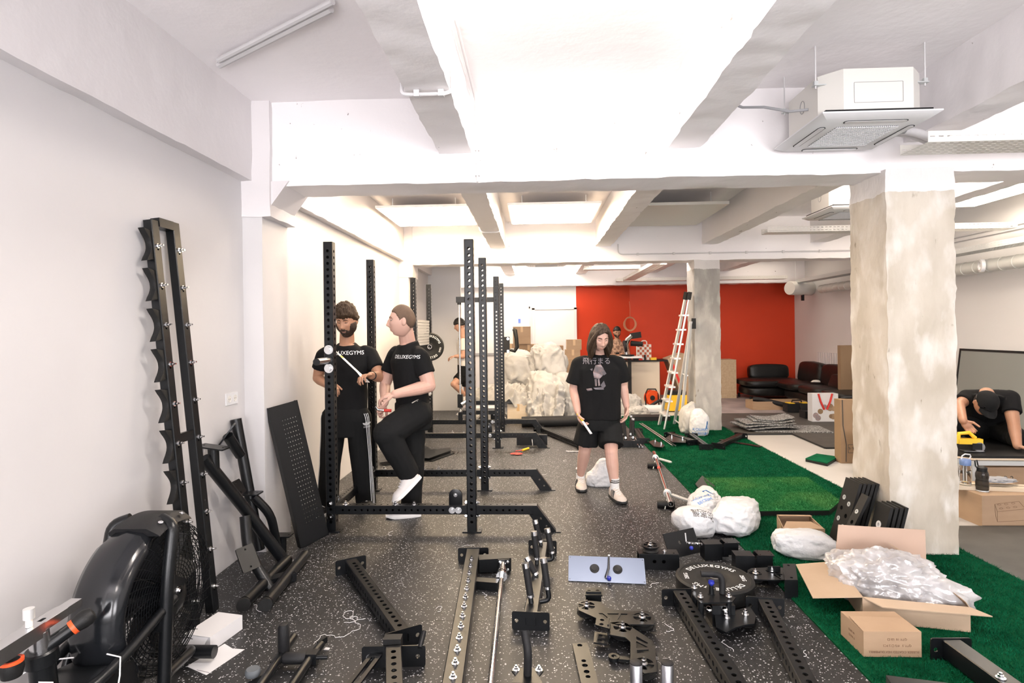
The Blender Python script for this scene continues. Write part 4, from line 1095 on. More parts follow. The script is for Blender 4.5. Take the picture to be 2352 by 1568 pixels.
# --- handle plate in front
p = G(1212, 1600, FZ)
t = thing('handle_plate', 'small black plate with two bolts and a curved foam handle', 'handle', (p.x, p.y, FZ)); o = V((p.x, p.y, FZ))
obj('mount_plate', plate([(-.065, -.06), (.065, -.06), (.05, -.01), (.07, .03), (.06, .05), (.02, .045), (-.02, .045), (-.06, .05), (-.07, .03), (-.05, -.01)], [], .008), 'black', t, T(0, 0, .09))
obj('mount_block', B().box((0, 0, .045), (.09, .07, .09)).bevel(.004).me(), 'black', t)
for s in (-.05, .05): bolt(t, (s, .03, .098), (0, 0, 1), r=.010, L_=.018)
tubeobj('foam_handle', [(0, .0, .09), (.005, -.01, .20), (-.01, .03, .27)], .018, t, 'blackmatt')
# --- carton, leaflet and litter on the left
A_, B2, C2 = G(418, 1491, FZ), G(483, 1498, FZ), G(557, 1444, FZ)
ang = math.atan2((C2 - B2).y, (C2 - B2).x); ln = (C2 - B2).length; wd = (B2 - A_).length
t = thing('white_carton', 'small plain white carton box lying open in front of the cradle rack', 'carton', rotz(B2, ang))
b = B(); b.poly([(0, 0, 0), (ln, 0, 0), (ln, wd * .95, 0), (0, wd * .95, 0)], .075, (0, 0, 1)); b.bevel(.002, 1); obj('box', b.me(), 'paper', t)
obj('flap', B().poly([(-.002, .01, .072), (-.002, wd * .9, .072), (-.04, wd * .92, .02), (-.04, .02, .02)], .0015, (-1, 0, .6)).me(), 'paper', t)
t, o = part_thing('white_leaflet', 'white printed leaflet lying on the floor beside the small white carton', 'leaflet', 495, 1515)
b = B(); pts = [V((*q_, 0)) for q_ in plan([(516, 1478), (534, 1489), (562, 1491), (474, 1550), (429, 1530)], .012, o)]
b.poly(pts, .0012, (0, 0, 1)); obj('sheet', b.me(), 'paper', t)
p = G(466, 1541, .013) - o; obj('print_line', B().box((p.x, p.y, .0014), (.075, .003, .0006), RZ(-16).to_3x3()).me(), 'printgrey', t)
rr = random.Random(3)
def twine(label, px, py, n=14, s=.05, group='bits of white packing string'):
    p = G(px, py, FZ + .001); pts = []; a = rr.random() * 6
    q_ = V((0, 0, .0022))
    for i in range(n):
        pts.append(q_.copy()); a += rr.uniform(-1.3, 1.3); q_ = q_ + V((math.cos(a), math.sin(a), 0)) * s * .35
    o = obj('packing_string', B().tube(pts, .0016, 5).me(), 'paper', M=Mx.Translation(p)); return tag(o, label, 'string', group)
LT = 'short bit of white packing string on the speckled floor'
twine('tangle of white packing string between the two lever tubes', 720, 1480, 40, .06)
for px, py in ((600, 1405), (1005, 1405), (1120, 1378), (1490, 1350), (1612, 1480), (1530, 1450), (1665, 1470), (1300, 1060), (1255, 1090), (900, 1230), (1060, 1255), (790, 1430), (1850, 1520)):
    twine(LT, px, py, 9, .045)
p = G(750, 1490, FZ); tag(obj('paper_scrap', B().poly([(-.012, -.008, 0), (.014, -.01, 0), (.016, .006, 0), (-.006, .011, 0)], .003, (0, 0, 1)).me(), 'paper', M=Mx.Translation(p)), 'tiny white scrap of paper beside the lever tube', 'paper')
# ================================================================== right side, turf, cartons
def blob(c, r, seed=0, amp=.12, freq=3.0, flat=None, sub=4, M=None, pinch=None, cube=None, fine=1.0):
    bm = bmesh.new(); bmesh.ops.create_icosphere(bm, subdivisions=sub, radius=1)
    for v in bm.verts:
        d = v.co.copy(); q = d * freq * .5 + V((seed * 3.7, seed * 1.3, seed * 2.1))
        n = .7 * NZ.noise(q) + .45 - .75 * abs(NZ.noise(q * 1.9)) - fine * (.5 * abs(NZ.noise(q * 3.7 + V((7, 0, 0)))) + .3 * abs(NZ.noise(q * 7.9)) + .15 * abs(NZ.noise(q * 16)))
        k = 1 + amp * n
        if cube: d2 = V([math.copysign(abs(c_) ** cube, c_) for c_ in d]); p = V((d2.x * r[0] * k, d2.y * r[1] * k, d2.z * r[2] * k))
        else: p = V((d.x * r[0] * k, d.y * r[1] * k, d.z * r[2] * k))
        if pinch:
            s = max(0, d.dot(V(pinch[0])) - .55) / .45
            p += V(pinch[0]) * pinch[1] * s ** 2 * r[0]; 
        if M is not None: p = M @ p
        if flat is not None and p.z < flat: p.z = flat + (p.z - flat) * .04
        v.co = p + V(c)
    return newmesh(bm, 70)
def bag(label, px, py, z, r, seed, m='bagwhite', rz=0, amp=.16, floorz=0, group='white plastic bags on the floor', name='plastic_bag', Y=None, freq=3.4, pinch=None, cat='bag'):
    p = G(px, py, z) if Y is None else PY(px, py, Y)
    me = blob((0, 0, p.z - floorz), r, seed, amp * 1.5, freq * .8, flat=-(p.z - floorz), M=Mx.Rotation(math.radians(rz), 3, 'Z'), pinch=pinch, sub=5, cube=.78, fine=.45)
    t = thing(name, label, cat, (p.x, p.y, floorz), group); s = obj('bag', me, m, t); return t, s
def wrap(text, size, par_bag, t, m, O, D, U, name='lettering'):
    """print text onto a bag/shirt mesh: O start point, D projection direction, U text up (all in t's local space)"""
    me = textme(text, size, 0); return wrapme(me, par_bag, m, O, D, U, name)
def wrapme(me, surf, m, O, D, U, name='print', off=.0025, parent=None):
    D = V(D).normalized(); U = (V(U) - D * V(U).dot(D)).normalized(); X = U.cross(-D)
    bm = bmesh.new(); bm.from_mesh(me)
    bmesh.ops.triangulate(bm, faces=bm.faces)
    bmesh.ops.subdivide_edges(bm, edges=[e for e in bm.edges if e.calc_length() > .012], cuts=2)
    bv = BVHTree.FromPolygons([v.co for v in surf.data.vertices], [tuple(p.vertices) for p in surf.data.polygons])
    last = None
    for v in bm.verts:
        s = V(O) + X * v.co.x + U * v.co.y
        hit = bv.ray_cast(s - D * .6, D)
        if hit[0] is not None: v.co = hit[0] - D * off
        else: v.co = s
    return obj(name, newmesh(bm, None), m, parent if parent is not None else surf)

FT = .02   # turf top
# --- axle with clamps
a_, c_ = G(1541, 1158, .085), G(1502, 1040, .085)
t = thing('axle_bar', 'short chrome axle with two clamp collars resting on black rollers at the turf edge', 'bar', frame((a_.x, a_.y, FZ), (c_ - a_)))
Lb = ((c_ - a_).xy).length
obj('sleeve', B().lathe([(.019, 0), (.025, 0), (.025, .30), (.019, .30)], T(0, 0, .075) @ RX(-90), 24, True).me(40), 'chrome', t)
obj('sleeve', B().lathe([(.019, Lb - .30), (.025, Lb - .30), (.025, Lb), (.019, Lb)], T(0, 0, .075) @ RX(-90), 24, True).me(40), 'chrome', t)
obj('shaft', B().cyl((0, .28, .075), (0, Lb - .28, .075), .0165, seg=18).me(), 'chrome', t)
obj('grip_mark', B().cyl((0, Lb * .60, .075), (0, Lb * .60 + .08, .075), .0168, seg=18).me(), 'red', t)
for y_ in (.13, Lb - .46):
    obj('roller', B().lathe([(0, -.075), (.03, -.075), (.033, -.07), (.033, .07), (.03, .075), (0, .075)], T(-.03, y_, .033) @ RY(90), 22).me(), 'rubber', t)
    obj('collar', B().lathe([(.026, -.02), (.036, -.018), (.036, .018), (.026, .02)], T(0, y_ + .20, .075) @ RX(-90), 22, True).me(), 'galv', t)
    cp = obj('clamp_jaw', plate([(.02, -.02), (.05, .015), (.16, -.13), (.17, -.17), (.15, -.185), (.12, -.15)], [(.06, -.02, .005), (.10, -.075, .005)], .012), 'galv', t, T(0, y_ + .20, .06))
    obj('clamp_lever', B().tube([(-.02, y_ + .02, .075), (-.035, y_ - .02, .03), (-.045, y_ - .06, .006)], .005, 8).me(), 'galv', t)
# --- turf platform piece and sample
pts = [G(x, y, .065) for x, y in ((1613, 1097), (1854, 1096), (1930, 1150), (1905, 1171), (1690, 1173), (1664, 1160))]
o = V((2.4, 5.4, FT)); t = thing('turf_mat', 'pale green turf piece on a thick black foam base lying on the turf strip', 'turf mat', o)
b = B(); b.poly([p - o - V((0, 0, p.z - FT)) for p in pts], .040, (0, 0, 1)); obj('foam_base', b.me(30), 'rubber', t)
b = B(); b.poly([V((p.x - o.x, p.y - o.y, .040)) for p in pts], .006, (0, 0, 1)); obj('turf_top', b.me(30), 'turflight', t)
xs_ = [p.x for p in pts]; ys_ = [p.y for p in pts]
def inside(x, y):
    c = False; n = len(pts); j = n - 1
    for i in range(n):
        if (pts[i].y > y) != (pts[j].y > y) and x < (pts[j].x - pts[i].x) * (y - pts[i].y) / (pts[j].y - pts[i].y) + pts[i].x: c = not c
        j = i
    return c
def tf2(rs, n):
    out = []
    while len(out) < n:
        x, y = min(xs_) + (max(xs_) - min(xs_)) * rs.rand(), min(ys_) + (max(ys_) - min(ys_)) * rs.rand()
        if inside(x, y): out.append((x - o.x, y - o.y, .044))
    return np.array(out)
obj('turf_pile', blades(tf2, 22000, 5), 'turflight', t, kind='stuff')
q = [G(x, y, .05) for x, y in ((1597, 1107), (1613, 1097), (1642, 1121), (1624, 1141))]
obj('curled_edge', B().poly([V((p.x, p.y, FT + (.005 if i in (0, 3) else .045))) - o for i, p in enumerate(q)], .01, (0, 0, 1)).me(), 'rubber', t)
pts2 = [G(x, y, .035) for x, y in ((1850, 1053), (1876, 1042), (1925, 1049), (1900, 1064))]
o2 = V((pts2[0].x, pts2[0].y, 0)); t = thing('turf_sample', 'small square of green turf lying on the white floor', 'turf sample', o2)
obj('backing', B().poly([V((p.x - o2.x, p.y - o2.y, .002)) for p in pts2], .028, (0, 0, 1)).me(), 'rubber', t)
obj('turf_top', B().poly([V((p.x - o2.x, p.y - o2.y, .030)) for p in pts2], .010, (0, 0, 1)).me(), 'turfblade', t)
# --- white bags by the turf edge
t, s = bag('white plastic bag with a blue stripe and blue lettering slumped at the turf edge', 1618, 1165, .10, (.13, .21, .11), 3, rz=-22, floorz=FT, pinch=((0, 1, .3), .8))
wrap('KOHAR', .055, s, t, 'inkblue', (-.03, -.02, .1), (.15, .55, -1), (-.35, .9, 0)); wrap('BECEJIM', .042, s, t, 'inkblue', (-.02, -.09, .1), (.15, .55, -1), (-.35, .9, 0))
wrapme(plate([(-.02, -.17), (.022, -.17), (.022, .15), (-.02, .15)], [], .0005), s, 'inkblue', (.075, -.0, .1), (-.1, .5, -1), (-.3, .9, 0), 'blue_stripe')
for i in range(7): wrapme(plate(rrect(-.012, -.009, .012, .009, .003), [], .0005), s, 'paper', (.062 + .018 * (i % 2) + .006 * i - .02, -.13 + i * .035, .1), (-.1, .5, -1), (-.3, .9, 0), 'stripe_window', .004)
t, s = bag('round white plastic bag printed with upside-down black characters', 1598, 1198, .10, (.135, .14, .115), 5, rz=10, floorz=FZ, amp=.10, pinch=((-.9, .3, .2), .3))
wrap('衣家福', .055, s, t, 'ink', (.03, -.05, .1), (0, .7, -1), (-.1, -1, 0)); wrap('WACHB', .045, s, t, 'ink', (.03, -.0, .1), (0, .7, -1), (-.1, -1, 0))
t, s = bag('large plain white plastic bag lying on the turf', 1690, 1185, .12, (.155, .25, .125), 8, rz=-32, floorz=FT, amp=.14, pinch=((.2, .9, .2), .7))
t, s = bag('plain white plastic bag with twisted end beside the small carton', 1846, 1250, .09, (.19, .115, .10), 11, rz=-14, floorz=FT, amp=.13, pinch=((.9, -.4, -.1), .25))
t, s = bag('white paper bag standing behind the walking man', 1378, 1100, .07, (.125, .075, .10), 14, rz=0, floorz=FZ, amp=.16, pinch=((.12, 0, .95), 1.1))
# --- cartons
def carton(name, label, rim, h, z0, m='cardboard', flaps=True, group=None, wall_t=.006):
    """open carton: rim = 4 corner points (x,y) of the box, counter-clockwise from front left"""
    c = sum((V((p[0], p[1], 0)) for p in rim), V()) / 4
    t = thing(name, label, 'carton', (c.x, c.y, z0), group); R_ = [V((p[0], p[1], 0)) - V((c.x, c.y, 0)) for p in rim]
    for i in range(4):
        a, b_ = R_[i], R_[(i + 1) % 4]; inn = (-(a + b_) / 2).normalized()
        obj('side_panel', B().poly([a, b_, b_ + V((0, 0, h)), a + V((0, 0, h))], wall_t, inn).me(), m, t)
    obj('bottom_panel', B().poly([p * .98 for p in R_], wall_t, (0, 0, 1)).me(), m, t)
    return t, R_, c
# small carton with torn open top
rim = [G(1800, 1240, FT), G(1895, 1243, FT), G(1868, 1196, FT), G(1786, 1196, FT)]
rim = [G(1799, 1212, .145), G(1895, 1214, .145), G(1860, 1182, .145), G(1784, 1181, .145)]
t, R_, c = carton('small_carton', 'small brown carton with half-open top standing on the turf', [(p.x, p.y) for p in rim], .12, FT)
z = V((0, 0, .12))
obj('top_flap', B().poly([R_[0] + z, R_[1] + z, R_[1] * .35 + R_[2] * .3 + z * 1.02, R_[0] * .35 + R_[3] * .3 + z * 1.02], .004, (0, 0, 1)).me(), 'cardboard', t)
obj('top_flap', B().poly([R_[3] + z, R_[2] + z, R_[2] * .75 + R_[1] * .2 + z * 1.12, R_[3] * .75 + R_[0] * .2 + z * 1.12], .004, (0, 0, 1)).me(), 'cardboard', t)
obj('tape_strip', B().poly([R_[0] * .8 + R_[3] * .2 + V((-.003, 0, .02)), R_[0] * .5 + R_[3] * .5 + V((-.003, 0, .02)), R_[0] * .5 + R_[3] * .5 + V((-.003, 0, .115)), R_[0] * .8 + R_[3] * .2 + V((-.003, 0, .115))], .001, (-1, 0, 0)).me(), 'tape', t)
# big open carton full of plastic film
hz = .125
rim = [G(1981, 1372, hz + FT), G(2229, 1396, hz + FT), G(2128, 1303, hz + FT), G(1918, 1290, hz + FT)]
t, R_, c = carton('open_carton', 'wide open cardboard carton with raised flaps full of clear plastic film', [(p.x, p.y) for p in rim], hz, FT, 'cardpale')
z = V((0, 0, hz)); cc = V((c.x, c.y, FT))
back = [R_[3] + z, R_[2] + z, PY(2125, 1217, rim[2].y + .03) - cc, PY(1926, 1205, rim[3].y + .03) - cc]
obj('back_flap', B().poly(back, .005, (0, 1, 0)).me(), 'cardpink', t)
obj('left_flap', B().poly([R_[3] + z, R_[0] + z, G(1867, 1374, .12) - cc, G(1828, 1297, .12) - cc], .005, (0, 0, 1)).me(), 'cardpale', t)
obj('front_flap', B().poly([R_[0] + z, R_[1] + z, G(2280, 1417, .125) - cc, G(2028, 1396, .125) - cc], .005, (0, 0, 1)).me(), 'cardpale', t)
obj('right_flap', B().poly([R_[1] + z, R_[2] + z, PY(2042, 1246, rim[2].y + .0) - cc, R_[1] + z + V((-.02, 0, .03))], .005, (-1, 0, .2)).me(), 'cardpale', t)
tp = thing('plastic_film', 'crumpled heap of clear plastic film spilling out of the open carton', 'plastic film', (c.x, c.y, FT + .01))
f1 = blob((0, 0, 0), (.27, .17, .16), 21, .30, 4.5, sub=5, M=Mx.Rotation(math.radians(-18), 3, 'Z')); p = G(2040, 1315, .20) - cc
obj('film_fold', f1, 'film', tp, T(p.x, p.y, .13))
f1 = blob((0, 0, 0), (.16, .10, .08), 23, .30, 4.5, sub=4, M=Mx.Rotation(math.radians(-25), 3, 'Z')); p = G(2150, 1360, .15) - cc
obj('film_fold', f1, 'film', tp, T(p.x, p.y, .12))
f1 = blob((0, 0, 0), (.10, .09, .06), 27, .35, 4.5, sub=4); p = G(1940, 1300, .15) - cc
obj('film_fold', f1, 'film', tp, T(p.x, p.y, .15))
tb = thing('wrapped_part', 'dark gym part lying under the plastic film inside the open carton', 'gym part', (c.x + .02, c.y + .0, FT + .012))
obj('body', B().box((0, 0, .045), (.42, .22, .08), RZ(-12).to_3x3()).bevel(.01).me(), 'black', tb)
obj('liner', B().box((.1, .06, .10), (.22, .10, .02), RZ(-30).to_3x3()).me(), 'bubble', tb)
# hex dumbbell box, printed upside down
FL, FR, BL = G(1984, 1508, FT), G(2117, 1509, FT), G(1929, 1452, FT)
wx = (FR - FL).length; wy = (BL - FL).length * .92; a = math.atan2((FR - FL).y, (FR - FL).x)
t = thing('dumbbell_box', 'closed brown carton printed with upside-down dumbbell text on the turf', 'carton', rotz(FL, a))
hh = .118; b = B(); b.box((wx / 2, wy / 2, hh / 2), (wx, wy, hh)); b.bevel(.003, 1); obj('box', b.me(), 'cardboard', t)
obj('lid_flap', B().poly([(0, 0, hh), (wx, 0, hh), (wx * .97, wy * .62, hh + .004), (.0, wy * .62, hh + .012)], .003, (0, 0, 1)).me(), 'cardboard', t)
for i, s in enumerate(('RUBBER COATED HEX DUMBBELL', 'QTY: 5   KG \u25a1 2 PCS', 'QTY: 10  LB \u25a1')):
    obj('lettering', textme(s, .0155 if i == 0 else .0145, .0003), 'inkbrown', t, T(wx * (.52 if i == 0 else .58), -.001, .025 + i * .03) @ RX(90) @ RZ(180))
for i, s in enumerate(('5  KG \u25a1', '10  LB \u25a1')): obj('lettering', textme(s, .014, .0003), 'inkbrown', t, T(-.001, wy * .5, .045 + i * .025) @ RZ(-90) @ RX(90) @ RZ(180))
# --- black drilled plates leaning on the column
def leanplate(label, xb, y0, y1, hgt, tilt, holes, th=.02, m='rubber'):
    W_ = y1 - y0
    t = thing('leaning_plate', label, 'steel plate', T(xb, y1, FT) @ RZ(-90) @ RX(90 - tilt), 'black plates leaning on the column')
    obj('slab', plate(rrect(0, 0, W_, hgt, .003), [h[:3] for h in holes], th), m, t)
    for h in holes:
        if h[3]: obj('bushing', B().lathe([(h[2] * .55, 0), (h[2] * 1.25, 0), (h[2] * 1.25, th + .003), (h[2] * .55, th + .003)], T(h[0], h[1], 0), 18, True).me(40), h[3], t)
    return t
H1 = [(.05, .33, .014, 'galv'), (.125, .30, .014, 'galv'), (.05, .25, .016, None), (.125, .21, .016, None), (.05, .17, .014, 'galv'), (.125, .13, .014, 'galv')]
for i in range(5): leanplate('black drilled plate leaning on the column, %s of the inner stack' % ('first', 'second', 'third', 'fourth', 'last')[i], 2.185 + i * .030, 4.14, 4.32, .47, 16, H1 if i == 0 else [])
leanplate('narrow black plate with two steel bushings propped across the plate stack', 2.085, 3.98, 4.06, .45, 26, [(.04, .32, .013, 'galv'), (.04, .24, .015, None), (.04, .17, .013, 'galv')])
H3 = [(.075, .26, .02, 'whiteplastic'), (.075, .19, .017, None)]
for i in range(4): leanplate('black plate with a white ring bushing leaning on the column, %s of the outer stack' % ('first', 'second', 'third', 'last')[i], 2.225 + i * .032, 3.80, 3.95, .40, 14, H3 if i == 0 else [])
# --- beam at the lower right
a_ = gz(2185, 1470, .11); c_ = gz(2352, 1590, .11)
tq, _ = crossmember('plain black flanged beam lying on the turf beside the dumbbell box', a_, a_ + (c_ - a_) * 1.3, .085, .085, .10, .19, holes='', cat='gym beam', group=None); tq.name = 'flanged_beam'
obj('branch', B().box((0, 0, .055), (.5, .08, .08)).bevel(.004).me(), 'black', tq, T(.24, .36, 0) @ RZ(-14))
bolt(tq, (.02, .30, .104), (0, 0, 1), r=.012, L_=.02)
# --- tall cartons
def pxbox(name, label, px0, px1, pyb, pyt, depth, m='cardboard', rz=0, z0=0, group=None, Y=None, bev=.006, tape=True):
    """closed box whose front lower edge shows from px0 to px1 at row pyb, top front edge at row pyt"""
    L0 = G(px0, pyb, z0) if Y is None else PY(px0, pyb, Y); R0 = PY(px1, pyb, L0.y); wx = R0.x - L0.x
    top = PY(px0, pyt, L0.y).z; h = top - z0
    t = thing(name, label, 'carton', T(L0.x, L0.y, z0) @ RZ(rz), group)
    b = B(); b.box((wx / 2, depth / 2, h / 2), (wx, depth, h)); b.bevel(bev, 1); obj('box', b.me(), m, t)
    if tape:
        obj('tape_strip', B().box((wx / 2, depth / 2, h + .0005), (min(.05, wx * .15), depth, .001)).box((wx / 2, -.0005, h * .88), (min(.05, wx * .15), .001, h * .24)).me(), 'tape', t)
    return t, wx, h
t, wx, h = pxbox('tall_carton', 'tall brown carton standing on the white floor behind the cream column', 1932, 1990, 1064, 918, .14, 'carddark', tape=False)
obj('cable_strip', B().tube([(.02, -.004, h), (.025, -.004, h * .6), (.06, -.004, h * .3), (.055, -.004, .02)], .005, 6).me(), 'ink', t)
obj('print_box', plate(rrect(.05, .12, .12, .22, .004), [rrect(.055, .125, .115, .215, .003)], .0006), 'ink', t, T(.03, -.001, 0) @ RX(90)); obj('print_mark', textme('\u2191\u2191', .05, .0003), 'ink', t, T(.115, -.001, .17) @ RX(90))
side = B().box((0, 0, 0), (.003, .13, h)).me()
# paddle / clamp lying on it
tag(obj('clamp_tool', B().tube([(-.06, 0, .014), (.02, 0, .018), (.16, .02, .014)], [.006, .014, .012], 10).me(), 'blackmatt', M=t.matrix_world @ T(.10, .07, h)), 'dark clamp tool lying on top of the tall carton', 'tool')
pxbox('flat_carton', 'brown carton propped behind the black sofa by the right wall', 1931, 1962, 860, 793, .10, 'carddark', Y=10.55, z0=0, tape=False)[0]
t, wx, h = pxbox('toy_carton', 'closed brown carton with a block drawing carrying two drink bottles', 2256, 2420, 1210, 1138, .42, 'cardboard', rz=2, tape=False)
# drawing of a stud block on the front
b = B(); L2 = lambda p, q: b.tube([V((*p, 0)), V((*q, 0))], .0012, 4)
for p, q in (((.12, .04), (.34, .05)), ((.34, .05), (.34, .14)), ((.34, .14), (.12, .12)), ((.12, .12), (.12, .04)), ((.12, .12), (.10, .18)), ((.10, .18), (.29, .20)), ((.29, .20), (.34, .14)), ((.10, .18), (.105, .09)), ((.105, .09), (.12, .04))): L2(p, q)
for i in range(3):
    for j in range(2):
        cx, cy = .15 + i * .055 - j * .015, .145 + j * .03 + i * .005
        b.tube([V((cx + .014 * math.cos(a_), cy + .006 * math.sin(a_), 0)) for a_ in [k * .628 for k in range(10)]], .0011, 4, True)
obj('block_drawing', b.me(), 'inkbrown', t, T(0, -.001, 0) @ RX(90))
tz = h
# water bottles on the toy carton
p = G(2209, 1122, tz); t = thing('water_bottle', 'clear plastic water bottle with blue lid and carry loop on the toy carton', 'bottle', (p.x + .03, p.y, tz), 'drink bottles on the toy carton')
obj('body', B().lathe([(0, .0), (.036, .0), (.04, .01), (.04, .15), (.042, .155), (.04, .165), (.036, .195), (0, .195)], None, 24).me(), 'glassclear', t)
obj('water', B().lathe([(0, .004), (.036, .004), (.0375, .06), (0, .06)], None, 20).me(), 'glassclear', t)
obj('lid', B().lathe([(.0, .195), (.038, .195), (.040, .20), (.040, .235), (.034, .245), (0, .245)], None, 24).me(), 'bluelid', t)
obj('carry_loop', B().tube([(-.03, 0, .235), (-.025, 0, .27), (.0, 0, .285), (.04, 0, .28), (.045, 0, .265), (.03, 0, .24)], .005, 8).me(), 'whiteplastic', t)
p = G(2256, 1127, tz); t = thing('shaker_bottle', 'smoky black sports bottle with a spout lid on the toy carton', 'bottle', (p.x, p.y, tz), 'drink bottles on the toy carton')
obj('body', B().lathe([(0, .006), (.040, .006), (.045, .02), (.045, .075), (.041, .095), (.045, .115), (.045, .14), (.038, .16), (0, .16)], None, 24).me(), 'smoke', t)
obj('base_ring', B().lathe([(0, 0), (.043, 0), (.045, .004), (.043, .010), (0, .01)], None, 24).me(), 'galv', t)
obj('lid', B().lathe([(0, .16), (.035, .16), (.036, .19), (.02, .20), (0, .205)], None, 24).me(), 'rubber', t)
obj('carry_loop', B().tube([(-.03, 0, .18), (-.05, 0, .20), (-.055, 0, .245), (-.04, 0, .25), (-.03, 0, .205)], .005, 8).me(), 'rubber', t)
# planks and gloves on the carton
p = G(2300, 1135, tz)
for k, (dy, lb) in enumerate(((.12, 'pale wooden batten lying across the toy carton behind the black bottle'), (.20, 'second pale wooden batten lying further back across the toy carton'))):
    tag(obj('wood_batten', B().box((.1, 0, .016), (.75, .05, .03)).bevel(.002, 1).me(), 'woodpale', M=T(p.x - .02, p.y + dy, tz) @ RZ(-9)), lb, 'plank', 'battens on the carton')
tag(obj('work_glove', blob((0, 0, .03), (.14, .06, .03), 33, .5, 6, flat=0), 'greyfelt', M=T(p.x + .10, p.y + .165, tz + .032)), 'crumpled grey work gloves lying on the battens', 'glove')
# --- work platform with rubber mat
zt = .40
pf = thing('work_platform', 'low steel-framed platform covered with a black rubber mat', 'platform', (4.35, 5.9, 0)); o = V((4.35, 5.9, 0))
cn = [G(2196, 1037, zt), G(2297, 1063, zt), G(2420, 1063, zt), G(2470, 1000, zt), G(2290, 1000, zt), G(2196, 1015, zt)]
cn = [V((3.52, 5.85, 0)), V((3.98, 5.35, 0)), V((5.05, 5.30, 0)), V((5.05, 6.55, 0)), V((3.60, 6.55, 0))]
obj('mat', B().poly([V((p.x, p.y, zt - .022)) - o for p in cn], .022, (0, 0, 1)).bevel(.004, 1).me(), 'rubber', pf)
obj('deck', B().poly([V((p.x, p.y, zt - .040)) - o for p in cn], .018, (0, 0, 1)).me(), 'woodpale', pf)
b = B()
for i in range(5): 
    a_, c_ = cn[i] - o, cn[(i + 1) % 5] - o; a_.z = c_.z = zt - .06
    mid = (a_ + c_) / 2; d = c_ - a_
    obj('frame_tube', B().box(mid * .985, (d.length, .04, .04), Mx.Rotation(math.atan2(d.y, d.x), 3, 'Z')).me(), 'galv', pf)
for p in cn: q = (p - o) * .97; obj('leg', B().box((q.x, q.y, (zt - .08) / 2), (.045, .045, zt - .08)).me(), 'galv', pf)
for k, (x, y, sx, h_, lb) in enumerate(((3.85, 5.75, .30, .26, 'brown marked carton stored under the work platform behind the toy carton'), (4.35, 5.6, .36, .27, 'pale brown carton with scribbled marks stored under the work platform'), (4.85, 5.65, .3, .26, 'plain carton stored under the right end of the work platform'))):
    t = thing('stored_carton', lb, 'carton', (x, y, 0), 'cartons under the platform'); obj('box', B().box((0, 0, h_ / 2), (sx, .3, h_)).bevel(.004, 1).me(), 'cardboard', t)
    obj('scribble', textme('B 2' if k else 'V', .07, .0003), 'ink', t, T(.02, -.151, h_ * .6) @ RX(90))
# leaning dark panel on the right wall
t = thing('framed_panel', 'large grey panel with thin black frame leaning on the right wall', 'panel', T(5.95, 7.75, FZ) @ RZ(180) @ RY(-7))
obj('sheet', B().box((0, 0, .62), (.02, 1.3, 1.2)).me(), 'greypanel', t)
for y_ in (-.65, .65): obj('frame_bar', B().box((0, y_, .62), (.03, .03, 1.24)).me(), 'rubber', t)
for z_ in (.015, 1.235): obj('frame_bar', B().box((0, 0, z_), (.03, 1.33, .03)).me(), 'rubber', t)
# ================================================================== background
# --- stepladder leaning by the grey column
Xb, Xt = 2.06, 2.40; y0, y1 = 8.66, 9.02; zt = 2.22
y0, y1 = 8.58, 8.80
t = thing('stepladder', 'aluminium stepladder with black top caps standing by the grey column', 'ladder', (2.25, 8.7, FT)); o = V((2.25, 8.7, FT))
Y_n, Y_f = 8.62, 9.0
yb = (G(1524, 985, FT).y, G(1513, 975, FT).y)
for k, (py, px_b, px_t) in enumerate(((0, 1526, 1585), (1, 1514, 1577))):
    pb = G(px_b, 985 if k == 0 else 975, FT); pt = PY(px_t, 672, 8.82 if k == 0 else 9.0); pt.x = min(pt.x, 2.44)
    d = pt - pb
    r_ = obj('front_rail', B().box((0, 0, 0), (.062, .022, d.length)).bevel(.004, 1).me(), 'alu', t, Mx.Translation((pb + pt) / 2 - o) @ d.to_track_quat('Z', 'Y').to_matrix().to_4x4())
    obj('top_cap', B().box((0, 0, d.length / 2 - .05), (.075, .05, .12)).bevel(.01).me(), 'rubber', r_)
    if k == 0: A0, A1 = pb, pt
    else: B0, B1 = pb, pt
for i in range(8):
    f = .10 + i * .105
    a_, c_ = A0.lerp(A1, f) - o, B0.lerp(B1, f) - o; d = c_ - a_
    obj('step', B().box((0, 0, 0), (.10, d.length, .025)).bevel(.003, 1).me(), 'alu', t, Mx.Translation((a_ + c_) / 2) @ Mx.Rotation(math.atan2(d.y, d.x) - math.pi / 2, 4, 'Z'))
for k, (px, py, Yt) in enumerate(((1563, 984, 8.78), (1549, 973, 8.96))):
    pb = G(px, py, FT); pt = PY(1587, 738, Yt); pt.x = min(pt.x, 2.445); d = pt - pb
    obj('rear_leg', B().box((0, 0, 0), (.045, .02, d.length)).bevel(.003, 1).me(), 'alu', t, Mx.Translation((pb + pt) / 2 - o) @ d.to_track_quat('Z', 'Y').to_matrix().to_4x4())
    if k == 0: C0 = pb
    else: D0 = pb
obj('rear_stretcher', B().tube([C0 - o + V((.01, 0, .06)), D0 - o + V((.01, 0, .06))], .012, 8).me(), 'alu', t)
obj('rear_stretcher', B().tube([C0.lerp(V((2.44, 8.78, 1.7)), .5) - o, D0.lerp(V((2.44, 8.96, 1.7)), .5) - o], .012, 8).me(), 'alu', t)
obj('hinge_plate', B().box(V((2.43, 8.80, 1.66)) - o, (.06, .03, .16)).me(), 'rubber', t)
